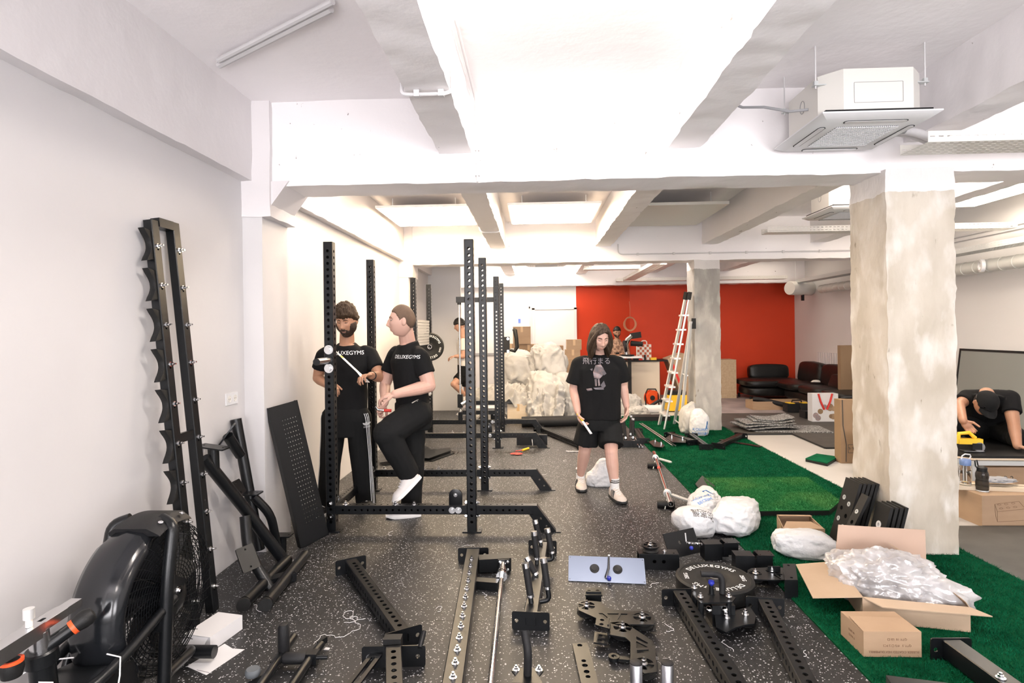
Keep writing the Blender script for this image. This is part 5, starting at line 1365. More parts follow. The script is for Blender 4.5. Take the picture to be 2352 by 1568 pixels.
# --- bags by the ladder
bag('crinkled white bag with black print beside the stepladder', 1582, 965, .14, (.13, .12, .22), 41, rz=10, floorz=FT, amp=.18, group='shopping bags by the ladder', pinch=((.1, 0, .9), .5), m='sackwhite', Y=8.62)
t, s = bag('white carrier bag with blue stripe standing by the grey column', 1606, 975, .13, (.14, .10, .19), 43, rz=-8, floorz=FT, amp=.10, group='shopping bags by the ladder', pinch=((-.1, 0, .9), .5), Y=8.45)
wrap('KOLIAR', .055, s, t, 'inkblue', (-.02, 0, .10), (0, 1, 0), (0, 0, 1)); wrap('BO  BECEJIM', .04, s, t, 'inkblue', (-.01, 0, .04), (0, 1, 0), (0, 0, 1))
wrapme(plate([(-.014, -.14), (.014, -.16), (.0, .16), (-.02, .16)], [], .0005), s, 'inkblue', (.085, 0, .16), (0, 1, 0), (.12, 0, 1), 'blue_stripe')
# --- heap of sacks and boxes at the end wall
def sack(label, px, py, Y, r, seed, rz=0, m='sackwhite', amp=.26):
    p = PY(px, py, Y); zf = 0
    me = blob((0, 0, 0), tuple(q * .84 for q in r), seed, amp * 1.25, 3.0, flat=-p.z + .012, sub=5, M=Mx.Rotation(math.radians(rz), 3, 'Z'), cube=.75, fine=.6)
    t = thing('woven_sack', label, 'sack', (p.x, p.y, p.z), 'white woven sacks in the heap'); obj('sack', me, m, t); return t
sack('big crumpled white sack at the foot of the heap beside the rack foot', 1250, 915, 10.0, (.40, .34, .52), 51, 12)
sack('white sack lying open at the left foot of the heap', 1178, 930, 10.2, (.36, .30, .30), 52, -10)
sack('upper white sack under the tall brown cartons', 1195, 850, 10.9, (.50, .40, .42), 53, 5)
sack('bulging white sack on top of the heap below the middle cartons', 1258, 832, 10.8, (.38, .36, .40), 54, 20)
sack('white sack hanging over the right flank of the heap', 1292, 905, 10.4, (.32, .30, .42), 55, -20)
sack('folded white sack between the rack posts', 1128, 912, 10.6, (.34, .32, .26), 56, 0)
sack('small white sack next to the walking man', 1322, 935, 10.3, (.28, .3, .3), 57, 15)
sack('white sack half hidden behind the walking man by the counter', 1440, 940, 10.9, (.30, .3, .34), 58, -5)
sack('low white sack in front of the counter', 1465, 952, 10.6, (.22, .24, .18), 59, 8)
def sheet(label, px, py, Y, w_, d_, seed, rx, rz):
    bm = bmesh.new(); bmesh.ops.create_grid(bm, x_segments=46, y_segments=46, size=.5); p = PY(px, py, Y)
    for v in bm.verts:
        q = V((v.co.x * 3.1, v.co.y * 2.3, seed)); r2 = v.co.x ** 2 + v.co.y ** 2
        n = .5 - abs(NZ.noise(q)) * 1.2 - .5 * abs(NZ.noise(q * 2.2)) - .22 * abs(NZ.noise(q * 5))
        v.co = V((v.co.x * w_ * (1 + .15 * NZ.noise(q * 1.7)), v.co.y * d_ * (1 + .15 * NZ.noise(q * 1.3 + V((5, 0, 0)))), .26 * n - .5 * r2 * w_))
    ex = bmesh.ops.extrude_face_region(bm, geom=bm.faces[:])
    for v in [g for g in ex['geom'] if isinstance(g, bmesh.types.BMVert)]: v.co.z += .006
    M = Mx.Translation(p) @ RZ(rz) @ RX(rx)
    for v in bm.verts:
        if (M @ v.co).z < .02: v.co = M.inverted() @ V(((M @ v.co).x, (M @ v.co).y, .02))
    bmesh.ops.recalc_face_normals(bm, faces=bm.faces)
    t = thing('woven_sheet', label, 'sheet', M, 'empty woven sheets over the heap'); obj('sheet', newmesh(bm, 60), 'sackwhite', t)
sheet('flat white woven sheet draped over the left of the heap', 1170, 897, 9.95, .8, .5, 3, 30, 8)
sheet('white woven sheet sliding down the front of the heap', 1252, 925, 9.6, .62, .7, 9, 62, -14)
sheet('white woven sheet lying low between the rack posts', 1135, 915, 10.0, .8, .6, 27, 40, 20)
GB = 'cartons stacked at the end wall'
def stackbox(label, px0, px1, pyt, pyb, Y, dep=.4, m='cardboard'):
    a_, c_ = PY(px0, pyt, Y), PY(px1, pyb, Y)
    t = thing('stacked_carton', label, 'carton', (a_.x, Y, c_.z), GB)
    w_, h_ = c_.x - a_.x, a_.z - c_.z
    obj('box', B().box((w_ / 2, dep / 2, h_ / 2), (w_, dep, h_)).bevel(.006, 1).me(), m, t)
    obj('tape_strip', B().box((w_ / 2, -.001, h_ - .06), (.05, .002, .12)).me(), 'tape', t)
    return c_.z
stackbox('large brown carton on top of the left stack at the end wall', 1178, 1219, 750, 790, 12.2)
stackbox('brown carton under the large carton in the left stack', 1158, 1190, 790, 960, 12.2)
stackbox('brown carton beside the left stack above the white sacks', 1192, 1238, 791, 960, 12.25)
stackbox('brown carton with opened lid in the middle of the end wall', 1250, 1296, 794, 960, 12.4)
stackbox('small brown carton with round mark on top of the right stack', 1302, 1336, 780, 803, 12.0, .34)
stackbox('brown carton under the small marked carton', 1299, 1333, 803, 824, 12.0, .34)
stackbox('brown carton at the base of the right stack behind the walking man', 1284, 1325, 824, 965, 11.95, .4)
stackbox('wooden-faced crate low in the heap by the rack foot', 1165, 1215, 928, 966, 9.85, .25, 'woodpale')
stackbox('low brown carton behind the far rack post', 1090, 1135, 898, 962, 11.2, .35)
tag(obj('rubber_roll', B().tube([(-.5, 0, .09), (.5, .1, .09)], .085, 18).me(), 'blackmatt', M=T(G(1270, 985).x, G(1270, 985).y + .1, FZ)), 'black rubber roll lying at the foot of the sack heap', 'roll')
# --- door, sticker and chair rail on the white end wall
dd = struct('door_1', B().box((0, 0, 0), (.92, .05, 2.05)).bevel(.004, 1).me(), 'wallwhite', 'white door in the end wall', M=T(PY(1274, 800, YB).x, YB - .02, 1.03))
obj('door_handle', B().box((.0, 0, 0), (.12, .02, .02)).box((-.05, .02, 0), (.02, .05, .02)).me(), 'steel', dd, T(.36, -.06, 0))
obj('door_frame', B().box((-.49, 0, .02), (.06, .08, 2.1)).box((.49, 0, .02), (.06, .08, 2.1)).box((0, 0, 1.06), (1.04, .08, .06)).me(), 'paint', dd)
p = PY(1193, 737, YB); tag(obj('blue_sticker', B().box((0, 0, 0), (.055, .004, .10)).me(), 'sticker', M=T(p.x, YB - .003, p.z)), 'small blue sticker on the white end wall above the cartons', 'sticker')
p = PY(1216, 700, YB); cb = thing('wall_cable', 'thin cable drop with dark clips on the white end wall', 'cable', (p.x, YB - .01, 0))
obj('cable', B().tube([(0, 0, 1.35), (0, 0, 2.15)], .006, 6).me(), 'whiteplastic', cb)
for z_ in (1.42, 1.5, 2.12): obj('clip', B().box((0, -.006, z_), (.03, .02, .04)).me(), 'blackmatt', cb)
struct('trim_1', B().box((PY(1115, 813, YB).x, YB - .012, PY(1115, 813, YB).z), (1.3, .02, .05)).me(), 'greyfelt', 'narrow grey rail on the end wall')
# white partition at the end of the left wall
wp = struct('wall_partition', B().box(((XL - 1.46) / 2, 11.3, 1.62), (XL * -1 - 1.46, .1, 3.4)).me(), 'wallwhite', 'short white partition at the end of the left wall')
# --- counter with clutter
Yc = 12.25
cz = PY(1480, 830, Yc).z
x0, x1 = PY(1447, 880, Yc).x, PY(1515, 880, Yc).x
ct = thing('counter', 'cream reception counter with dark worktop below the red wall', 'counter', ((x0 + x1) / 2, Yc, 0))
wd = x1 - x0
obj('front_panel', B().box((0, 0, cz / 2), (wd, .03, cz)).me(), 'cream', ct); obj('front_panel', B().box((-wd * .75, .02, cz / 2), (wd * .45, .03, cz)).me(), 'cream', ct)
obj('end_panel', B().box((wd / 2, .24, cz / 2), (.03, .44, cz)).me(), 'blackmatt', ct)
obj('worktop', B().box((-.12, .22, cz + .015), (wd + .6, .52, .03)).me(), 'blackmatt', ct)
# saw stand in front with mitre saw
st_ = thing('saw_stand', 'black tubular stand with a white board on top in front of the counter', 'stand', (PY(1440, 860, 11.7).x, 11.7, 0))
zs = PY(1440, 822, 11.7).z
for dx in (-.08, .055): obj('post', B().box((dx, 0, zs / 2), (.065, .065, zs)).me(), 'blackmatt', st_)
obj('top_board', B().box((-.02, .0, zs + .02), (.62, .22, .04)).me(), 'whiteplastic', st_)
obj('foot_bar', B().box((0, 0, .02), (.5, .12, .04)).me(), 'blackmatt', st_)
zb = zs + .04
sx_ = PY(1442, 800, 11.7).x
ms_ = thing('mitre_saw', 'black and silver mitre saw on the white board', 'power saw', (sx_, 11.7, zb))
obj('base', B().lathe([(0, 0), (.13, 0), (.13, .03), (0, .03)], None, 24).me(), 'blackmatt', ms_)
obj('arm', B().tube([(-.02, .05, .03), (-.04, .06, .20), (0, .0, .34), (.08, -.05, .42)], [.04, .045, .05, .04], 12).me(), 'steel', ms_)
obj('blade_guard', B().lathe([(0, -.02), (.12, -.02), (.12, .02), (0, .02)], T(-.06, 0, .2) @ RY(80), 24).me(), 'blackmatt', ms_)
obj('motor', B().cyl((.06, 0, .26), (.30, 0, .24), .055, .05, seg=16).me(), 'rubber', ms_)
obj('handle', B().box((.16, 0, .42), (.22, .06, .12), RY(-8).to_3x3()).bevel(.02).me(), 'rubber', ms_)
p = PY(1478, 822, 12.45); kz = cz + .03
gb = thing('checked_bag', 'cream and red checked gift bag with a loop handle on the counter', 'paper bag', (p.x, 12.42, kz)); gw, gh = .30, .33
obj('body', B().box((0, 0, gh / 2), (gw, .14, gh)).me(), 'offwhite', gb)
for i in range(6):
    for j in range(6):
        if (i + j) % 2: obj('check', B().box((-gw / 2 + gw * (i + .5) / 6, -.071, gh * (j + .5) / 6), (gw / 6.4, .002, gh / 6.4)).me(), 'check', gb)
obj('handle', B().tube([(-.06, -.05, gh), (-.055, -.05, gh + .06), (-.03, -.05, gh + .08), (.03, -.05, gh + .08), (.055, -.05, gh + .06), (.06, -.05, gh)], .012, 8).me(), 'offwhite', gb)
for i, (px, m_, sz, lb) in enumerate(((1462, 'blackmatt', (.16, .1, .06), 'small black tool case lying on the counter'), (1481, 'rubber', (.03, .03, .11), 'black tool standing on the counter before the checked bag'), (1500, 'yellow', (.12, .08, .05), 'yellow tool tray on the counter'), (1470, 'red', (.08, .03, .03), 'red screwdriver lying on the counter'))):
    q = PY(px, 826, 12.33); tag(obj('counter_tool', B().box((0, 0, sz[2] / 2), sz).bevel(.006).me(), m_, M=T(q.x, 12.30 + (.0 if i != 3 else -.04), kz)), lb, 'tool', 'tools on the counter')
# cartons beside the counter
t = thing('leaning_carton', 'long brown carton with red tape leaning beside the counter', 'carton', T(PY(1555, 900, 12.3).x + .32, 12.45, .0) @ RY(-20))
obj('box', B().box((0, 0, .56), (.36, .5, 1.0)).bevel(.006, 1).me(), 'cardpale', t); obj('tape_strip', B().box((-.12, -.252, .75), (.05, .003, .5)).me(), 'red', t)
t, _, _ = pxbox('crate_box', 'pale square wooden crate standing against the red wall', 1657, 1692, 917, 826, .45, 'wood', Y=12.95, tape=False)
# coil of cable on the red wall
p = PY(1446, 743, 13.5); cc_ = thing('cable_coil', 'coil of brown cable hanging on the red wall', 'cable', (p.x, 13.44, p.z))
for k in range(4): obj('loop', B().tube([((.115 + .012 * k) * math.cos(a), .004 * math.sin(3 * a + k), (.15 + .008 * (k % 3)) * math.sin(a) - .005 * k) for a in [i * 2 * math.pi / 36 for i in range(36)]], .009, 6, True).me(), 'copper', cc_)
obj('hanging_lead', B().tube([(0, 0, .15), (.005, .0, .35), (-.01, .0, .52)], .005, 6).me(), 'copper', cc_)
# reel and vacuum on the floor
p = G(1497, 934, 0); t = thing('cable_reel', 'orange cable reel with black stand before the counter', 'cable reel', (p.x, p.y, 0)); 
obj('drum', B().lathe([(.03, -.06), (.15, -.06), (.15, -.045), (.11, -.04), (.11, .04), (.15, .045), (.15, .06), (.03, .06)], T(0, 0, .19) @ RX(90) @ RY(25), 28, True).me(), 'orange', t)
obj('stand', B().tube([(-.13, -.08, .02), (-.13, 0, .25), (-.08, 0, .36), (.08, 0, .36), (.13, 0, .25), (.13, -.08, .02)], .014, 8).me(), 'blackmatt', t)
obj('hub', B().cyl((0, -.09, .19), (0, .09, .19), .05, seg=16).me(), 'blackmatt', t)
p = G(1555, 945, 0); t = thing('yellow_vacuum', 'yellow and black workshop vacuum behind the stepladder', 'vacuum', (p.x, p.y + .1, 0)); 
obj('tank', B().box((0, 0, .17), (.36, .3, .3)).bevel(.05, 3).me(), 'yellow', t); obj('lid', B().box((0, 0, .35), (.34, .28, .08)).bevel(.03, 2).me(), 'blackmatt', t); obj('hose', B().tube([(-.18, -.1, .2), (-.35, -.15, .22), (-.5, -.12, .12), (-.6, -.1, .05)], .028, 10).me(), 'blackmatt', t)
for k, (px, py, m_, r_, ln, lb) in enumerate(((1455, 950, 'foamgrey', .09, .30, 'dark grey roll of underlay on the floor by the cable reel'), (1500, 948, 'paper', .075, .36, 'white paper roll lying on the floor before the cable reel'))):
    p = G(px, py, 0); tag(obj('roll', B().lathe([(.02, -ln / 2), (r_, -ln / 2), (r_, ln / 2), (.02, ln / 2)], T(0, 0, r_) @ RY(90), 24, True).me(), m_, M=T(p.x, p.y, 0)), lb, 'roll')
p = G(1480, 966, 0); tag(obj('black_tray', B().box((0, 0, .045), (.62, .3, .09)).bevel(.01).me(), 'blackmatt', M=T(p.x + .1, p.y, 0)), 'flat black tray on the floor below the rolls', 'tray')
# --- sofa
sf = thing('corner_sofa', 'black leather corner sofa against the red and white walls', 'sofa', (5.3, 12.2, 0)); o = V((5.3, 12.2, 0))
def cush(name, c, s, bev=.07, rot=None):
    bm = bmesh.new(); bmesh.ops.create_cube(bm, size=2); bmesh.ops.subdivide_edges(bm, edges=bm.edges[:], cuts=9, use_grid_fill=True)
    for v in bm.verts:
        n_ = (abs(v.co.x) ** 5 + abs(v.co.y) ** 5 + abs(v.co.z) ** 5) ** .2; q = v.co / n_
        q = V((q.x * s[0] / 2, q.y * s[1] / 2, q.z * s[2] / 2 * (1 + .10 * (1 - abs(q.x)) * (1 - abs(q.y))))); v.co = (rot @ q) if rot is not None else q
    return obj(name, newmesh(bm, 80), 'sofa', sf, T(*(V(c) - o)))
cush('chaise_base', (5.22, 12.85, .20), (1.25, .85, .22), .05); cush('chaise_seat', (5.20, 12.82, .37), (1.32, .92, .16), .07)
cush('seat_base', (5.62, 11.1, .20), (.85, 2.6, .22), .05)
for k, y_ in enumerate((12.0, 11.05, 10.15)): cush('seat_cushion', (5.58, y_, .37), (.90, .92, .16), .07)
for k, y_ in enumerate((12.35, 11.35, 10.35)): cush('back_cushion', (5.90, y_, .60), (.26, .98, .46), .10, RY(8).to_3x3())
cush('back_cushion', (5.35, 13.32, .56), (.9, .24, .34), .09, RX(-8).to_3x3())
cush('loose_cushion', (5.72, 10.9, .52), (.25, .5, .3), .09, RY(20).to_3x3())
for x, y_ in ((4.65, 12.5), (4.65, 13.2), (5.25, 10.0)): obj('leg', B().cyl(V((x, y_, 0)) - o, V((x, y_, .1)) - o, .025, seg=10).me(), 'blackmatt', sf)
p = PX(1860, 882, 5.6); tag(obj('baseball_cap', blob((0, 0, .04), (.09, .07, .04), 61, .2, 3, flat=0), 'clothwhite', M=T(5.55, 11.5, .452)), 'small white cap lying on the black sofa', 'cap')
# stack of rubber mat offcuts
p = G(1770, 985, .02); zz = .021
for k, (dx, dy, w_, d_, rz_) in enumerate(((.25, .0, 1.1, .6, -6), (-.05, .06, .8, .55, 5), (-.10, .08, .8, .5, 8), (-.06, .1, .75, .5, 2), (.05, .14, .6, .45, -8), (.08, .16, .55, .42, -4))):
    bm = bmesh.new(); bmesh.ops.create_grid(bm, x_segments=16, y_segments=8, size=.5)
    for v in bm.verts: v.co = V((v.co.x * w_, v.co.y * d_, .012 * math.sin(v.co.x * 5 + k) * (k > 0) + .05 * max(0, v.co.x) ** 2 * k * .4))
    ex = bmesh.ops.extrude_face_region(bm, geom=bm.faces[:]); 
    for v in [g for g in ex['geom'] if isinstance(g, bmesh.types.BMVert)]: v.co.z += .012
    bmesh.ops.recalc_face_normals(bm, faces=bm.faces)
    tag(obj('mat_offcut', newmesh(bm), 'specklegrey', M=T(p.x + dx, p.y + dy, zz + (.014 if k else 0)) @ RZ(rz_)), 'speckled grey rubber mat offcut, %s in the stack on the sport mat' % ('lowest', 'second', 'third', 'fourth', 'fifth', 'topmost')[k], 'rubber mat', 'stack of rubber mat offcuts'); zz += .026
p = G(1755, 942, 0)
b = B(); t = thing('shallow_carton', 'shallow open carton with black foam tube in front of the sofa', 'carton', (p.x + .3, p.y + .2, .006))
for c_, s_ in (((0, -.2, .08), (1.0, .01, .16)), ((0, .2, .08), (1.0, .01, .16)), ((-.5, 0, .08), (.01, .4, .16)), ((.5, 0, .08), (.01, .4, .16)), ((0, 0, .005), (1, .4, .01))): obj('panel', B().box(c_, s_).me(), 'cardboard', t)
tag(obj('foam_tube', B().tube([(-.45, -.05, .20), (-.30, -.1, .19), (.1, -.25, .10), (.3, -.3, .07)], .045, 14).me(), 'blackmatt', M=T(p.x + .3, p.y + .2, .0)), 'bent black foam tube leaning out of the shallow carton', 'foam tube')
p = G(1830, 945, .02); t = thing('tool_box', 'black tool box with yellow latches in front of the sofa', 'tool box', (p.x, p.y, .021)); 
obj('case', B().box((0, 0, .08), (.42, .2, .16)).bevel(.015).me(), 'blackmatt', t); obj('handle', B().tube([(-.09, 0, .16), (-.08, 0, .21), (.08, 0, .21), (.09, 0, .16)], .014, 8).me(), 'blackmatt', t)
for s in (-.13, .13): obj('latch', B().box((s, -.02, .165), (.11, .17, .012)).me(), 'yellow', t)
p = G(1866, 959, .02); t = thing('tool_tray', 'open black tool tray with red tools next to the tool box', 'tool tray', (p.x, p.y, .021))
obj('tray', B().box((0, 0, .06), (.34, .22, .12)).bevel(.01).me(), 'blackmatt', t); obj('red_tool', B().box((-.08, -.1, .04), (.10, .04, .04)).bevel(.01).me(), 'orange', t); obj('lid', B().box((.02, .10, .16), (.34, .02, .14), RX(-20).to_3x3()).me(), 'blackmatt', t)
p = G(1884, 967, .02); t = thing('gift_bag', 'white paper bag with red ribbon handles and food pictures', 'paper bag', (p.x + .06, p.y + .03, .021))
obj('body', B().box((0, 0, .23), (.42, .16, .46)).me(), 'paper', t)
for s in (-.07, .07): obj('ribbon', B().tube([(s * 1.6, -.085, .46), (s * 1.1, -.088, .33), (s * .3, -.088, .20)], .016, 6).me(), 'red', t)
rq = random.Random(5)
for k in range(9): obj('food_print', B().cyl((rq.uniform(-.17, .17), -.0805, .05 + rq.random() * .24), (0, 0, 0), .001).me() if False else B().lathe([(0, 0), (.035 + .02 * rq.random(), 0), (.0, .0015)], T(rq.uniform(-.16, .16), -.081, .06 + rq.random() * .2) @ RX(90), 14).me(), ('cardboard', 'carddark', 'printpink')[k % 3], t)
# radiator on the right wall
t = thing('radiator', 'white panel radiator on the right wall behind the sofa', 'radiator', T(XR - .06, 11.9, .40)); 
for k in range(14): obj('fin', B().box((0, -.6 + k * .09, .33), (.06, .07, .62)).bevel(.012).me(), 'whiteplastic', t)
# --- parts spread on the far turf
GX = 'gym parts spread on the far turf'
def farbeam(lb, p0, p1, **k): return crossmember(lb, gz(*p0, .08), gz(*p1, .08), .07, .065, .075, .18, group=GX, **k)
farbeam('perforated black beam lying on the far turf by the carrier bag', (1588, 997), (1622, 1022))
farbeam('perforated black beam with flanges lying towards the white floor', (1650, 1020), (1702, 996))
farbeam('perforated black beam lying below the stepladder', (1538, 994), (1592, 1012))
farbeam('perforated black beam lying slanted before the sack heap', (1238, 980), (1340, 1020))
farbeam('perforated black beam half hidden behind the walking man', (1462, 985), (1477, 1008))
def farflat(lb, pts, z, cat='pulley plate'):
    c_ = G(*pts[0], FT); t = thing('pulley_plate', lb, cat, (c_.x, c_.y, FT), GX); oo = V((c_.x, c_.y, FT))
    flatplate('cheek', t, oo, pts, z + FT, .006); flatplate('cheek', t, oo, pts, z - .03 + FT, .006)
    x = sum(p[0] for p in pts) / len(pts); y = sum(p[1] for p in pts) / len(pts)
    obj('pulley_wheel', B().lathe([(.0, -.012), (.05, -.012), (.05, .012), (0, .012)], T((G(x, y, z) - oo).x, (G(x, y, z) - oo).y, z - .016), 20).me(), 'rubber', t)
    bolt(t, G(pts[1][0] + 5, pts[1][1] + 3, z + FT) - oo, (0, 0, 1), r=.012, L_=.03); bolt(t, G(pts[3][0] - 8, pts[3][1] - 4, z + FT) - oo, (0, 0, 1), r=.012, L_=.03)
    return t
farflat('black twin pulley plate lying below the perforated beams', [(1528, 1006), (1538, 999), (1560, 1005), (1576, 1010), (1575, 1016), (1545, 1015)], .06)
farflat('black pulley plate lying at the turf edge beside the steel strip', [(1490, 1014), (1500, 1010), (1520, 1018), (1527, 1022), (1522, 1027), (1502, 1025)], .06)
for k, (p0, p1, lb) in enumerate((((1472, 974), (1548, 1025), 'long thin steel strip lying on the far turf'), ((1449, 1000), (1472, 1028), 'short steel strip lying on the rubber floor by the far grips'))):
    a_, c_ = G(*p0, FT), G(*p1, FT); d = c_ - a_
    t = thing('steel_strip', lb, 'steel strip', frame(a_, d), GX)
    for s in (-.02, .02): obj('rod', B().cyl((s, 0, .012), (s, d.length, .012), .011, seg=10).me(), 'steel', t)
q = G(1688, 1015, FT); tag(obj('drilled_strip', plate(rrect(-.04, -.3, .04, .3, .004), [(0, -.2, .01), (0, 0, .01), (0, .2, .01)], .01), 'black', M=T(q.x + .03, q.y - .1, FT) @ RZ(38)), 'flat drilled strip lying across the turf border', 'steel strip')
# far grip assembly behind the walking man
p = G(1448, 1027, FZ); t = thing('grip_stand', 'small black grip stand with chrome-capped grips behind the walking man', 'grip stand', (p.x, p.y, FZ))
obj('base', endplate(.26, .09), 'black', t); obj('spine', B().box((0, .3, .06), (.07, .6, .06)).me(), 'black', t)
for k, (x, y_) in enumerate(((-.05, .08), (.05, .10), (-.06, .32), (.06, .34))):
    g_ = obj('foam_grip', B().cyl((x, y_, .08), (x * 1.3, y_ + .05, .34), .021, seg=14).me(), 'blackmatt', t)
    obj('end_cap', B().cyl((x * 1.3, y_ + .05, .34), (x * 1.31, y_ + .052, .365), .023, seg=14).me(), 'chrome', g_); obj('grip_ring', B().cyl((x * 1.03, y_ + .004, .10), (x * 1.05, y_ + .008, .125), .023, seg=14).me(), 'chrome', g_)
# pad and tools near the racks
p = G(1222, 1021, FZ); t = thing('black_pad', 'black rectangular pad with a steel pin behind the rack foot', 'pad', (p.x, p.y, FZ)); obj('pad', B().box((0, 0, .07), (.42, .06, .14)).bevel(.006).me(), 'black', t); obj('pin', B().cyl((0, -.035, .08), (.01, -.06, -.0), .008, seg=8).me(), 'steel', t)
p = G(1200, 1036, FZ); t = thing('screwdriver', 'yellow and black screwdriver lying on the rubber floor inside the far rack', 'screwdriver', (p.x, p.y, FZ)); obj('grip', B().cyl((0, 0, .014), (.08, .11, .016), .014, seg=12).me(), 'yellow', t); obj('shank', B().cyl((0, 0, .014), (-.09, -.02, .008), .004, seg=8).me(), 'red', t)
p = G(1186, 1044, FZ); tag(obj('plastic_wrapper', blob((0, 0, .012), (.075, .04, .012), 71, .4, 4, flat=0, sub=3), 'red', M=T(p.x, p.y, FZ)), 'crumpled red wrapper beside the screwdriver', 'wrapper')
p = G(1318, 1038, FZ); t = thing('pliers', 'steel pliers lying on the floor behind the walking man', 'pliers', (p.x, p.y, FZ))
for s in (-1, 1): obj('jaw_arm', B().tube([(-.10, s * .03, .008), (-.03, s * .02, .008), (.03, -s * .01, .008), (.08, -s * .006, .008)], .006, 8).me(), 'steel', t)
p = G(985, 1054, FZ); tag(obj('spanner', plate(rrect(-.09, -.009, .09, .009, .004) , [], .005), 'steel', M=T(p.x, p.y, FZ) @ RZ(-35)), 'small steel spanner lying behind the second rack foot', 'spanner')
for k, (pts, lb) in enumerate((([(885, 1046), (966, 1034), (1034, 1028), (1036, 1034), (985, 1052), (962, 1050)], 'bent black sheet bracket lying inside the first rack'), ([(930, 1030), (960, 1012), (982, 1026), (960, 1045), (935, 1046)], 'folded black bracket lying behind the buzz-cut man'), ([(870, 1052), (895, 1048), (900, 1058), (872, 1062)], 'small black base bracket lying behind the rack leg'))):
    c_ = G(*pts[0], FZ); t = thing('sheet_bracket', lb, 'bracket', (c_.x, c_.y, FZ), 'sheet brackets inside the rack'); oo = V((c_.x, c_.y, FZ))
    flatplate('sheet', t, oo, pts, .05, .008); flatplate('under_sheet', t, oo, [(x + 8, y + 6) for x, y in pts], .022, .008)

# ================================================================== ceiling services
def cassette(label, x0, x1, y0, y1, zp, hb=.25, zc=CZ):
    xc, yc = (x0 + x1) / 2, (y0 + y1) / 2; w_, d_ = x1 - x0, y1 - y0
    t = thing('ceiling_cassette', label, 'air conditioner', (xc, yc, zp), 'ceiling air conditioners')
    b = B(); bw, bd = w_ * .44, d_ * .44; ch = .10
    pts = [(-bw + ch, -bd), (bw - ch, -bd), (bw, -bd + ch), (bw, bd - ch), (bw - ch, bd), (-bw + ch, bd), (-bw, bd - ch), (-bw, -bd + ch)]
    b.poly([V((x, y, .05)) for x, y in pts], hb, (0, 0, 1)); obj('body', b.me(), 'offwhite', t)
    for s in (-1, 1): obj('access_panel', plate(rrect(-.14, .10, .14, .22, .004), [rrect(-.138, .102, .138, .218, .003)], .0015), 'greyfelt', t, T(0, s * bd - (.001 if s < 0 else -.001), .0) @ RX(90))
    obj('knockout', B().tube([(-bw - .001, .0 + .03 * math.cos(a), .19 + .04 * math.sin(a)) for a in [i * .314 for i in range(20)]], .002, 4, True).me(), 'greyfelt', t)
    obj('gasket', B().box((0, 0, .045), (w_ * .9, d_ * .9, .03)).me(), 'rubber', t)
    gx = w_ * .27
    b = B(); b.poly([(-w_ / 2, -d_ / 2, .03), (w_ / 2, -d_ / 2, .03), (w_ / 2, d_ / 2, .03), (-w_ / 2, d_ / 2, .03)], .008, (0, 0, 1))
    obj('panel_rim', b.me(), 'whiteplastic', t)
    r0 = B(); q0 = r0.ring([V(p) for p in ((-w_ / 2, -d_ / 2, .03), (w_ / 2, -d_ / 2, .03), (w_ / 2, d_ / 2, .03), (-w_ / 2, d_ / 2, .03))]); q1 = r0.ring([V((x * .86, y * .86, 0)) for x, y in ((-w_ / 2, -d_ / 2), (w_ / 2, -d_ / 2), (w_ / 2, d_ / 2), (-w_ / 2, d_ / 2))])
    r0.skin([q0, q1], True); obj('panel', r0.me(), 'whiteplastic', t)
    for k in range(4):
        M = RZ(90 * k)
        obj('louvre_slot', plate(rrect(-gx, -.045 , gx, .0, .02), [rrect(-gx + .003, -.042, gx - .003, -.003, .019)], .003), 'darkhole', t, M @ T(0, -d_ * .36 + .0, -.0025))
        obj('louvre', plate(rrect(-gx + .006, -.040, gx - .006, -.005, .016), [], .004), 'whiteplastic', t, M @ T(0, -d_ * .36, -.004))
    n = 15; b = B()
    for i in range(n): b.box((0, -gx + 2 * gx * (i + .5) / n, -.004), (2 * gx, .006, .006)); 
    for i in range(n * 2): b.box((-gx + 2 * gx * (i + .5) / (2 * n), 0, -.003), (.004, 2 * gx, .005))
    obj('grille', b.me(), 'whiteplastic', t, kind='stuff'); obj('grille_back', B().box((0, 0, -.001), (2 * gx, 2 * gx, .001)).me(), 'greyfelt', t)
    for sx in (-1, 1):
        for sy in (-1, 1):
            x, y = sx * (bw + .02), sy * (bd * .72)
            obj('hanger_rod', B().cyl((x, y, .22), (x, y, zc - zp + .02), .005, seg=8).me(), 'paint', t)
            obj('hanger_bracket', B().box((x - sx * .02, y, .24), (.07, .035, .006)).box((x, y, .255), (.022, .022, .02)).me(), 'galv', t)
    return t
ac = cassette('white ceiling cassette air conditioner hanging in front of the cream column', 1.68, 2.36, 3.36, 4.03, 2.80)
cassette('white ceiling cassette air conditioner hanging behind the cream column', 3.08, 3.76, 6.0, 6.66, 2.80)
cassette('white ceiling cassette air conditioner hanging at the far end', -.15, .62, 10.3, 11.0, 2.80)
obj('power_lead', B().tube([(-.64 + .33, -.1, .14), (-.40, -.05, .15), (-.52, .05, .22), (-.62, .15, .26), (-.76, .2, .34)], .009, 8).me(), 'greyfelt', ac)
obj('drain_stub', B().cyl((.30, .1, .08), (.40, .1, .07), .028, seg=14).me(), 'greyfelt', ac)
for k, (a, c_) in enumerate((((.33, .2, .1), (.58, .05, -.03)), ((.33, .28, .12), (.60, .12, -.02)))):
    tubeobj('refrigerant_pipe', [V(a), (V(a) + V(c_)) / 2 + V((.02, 0, .03)), V(c_)], .027, ac, 'paint')
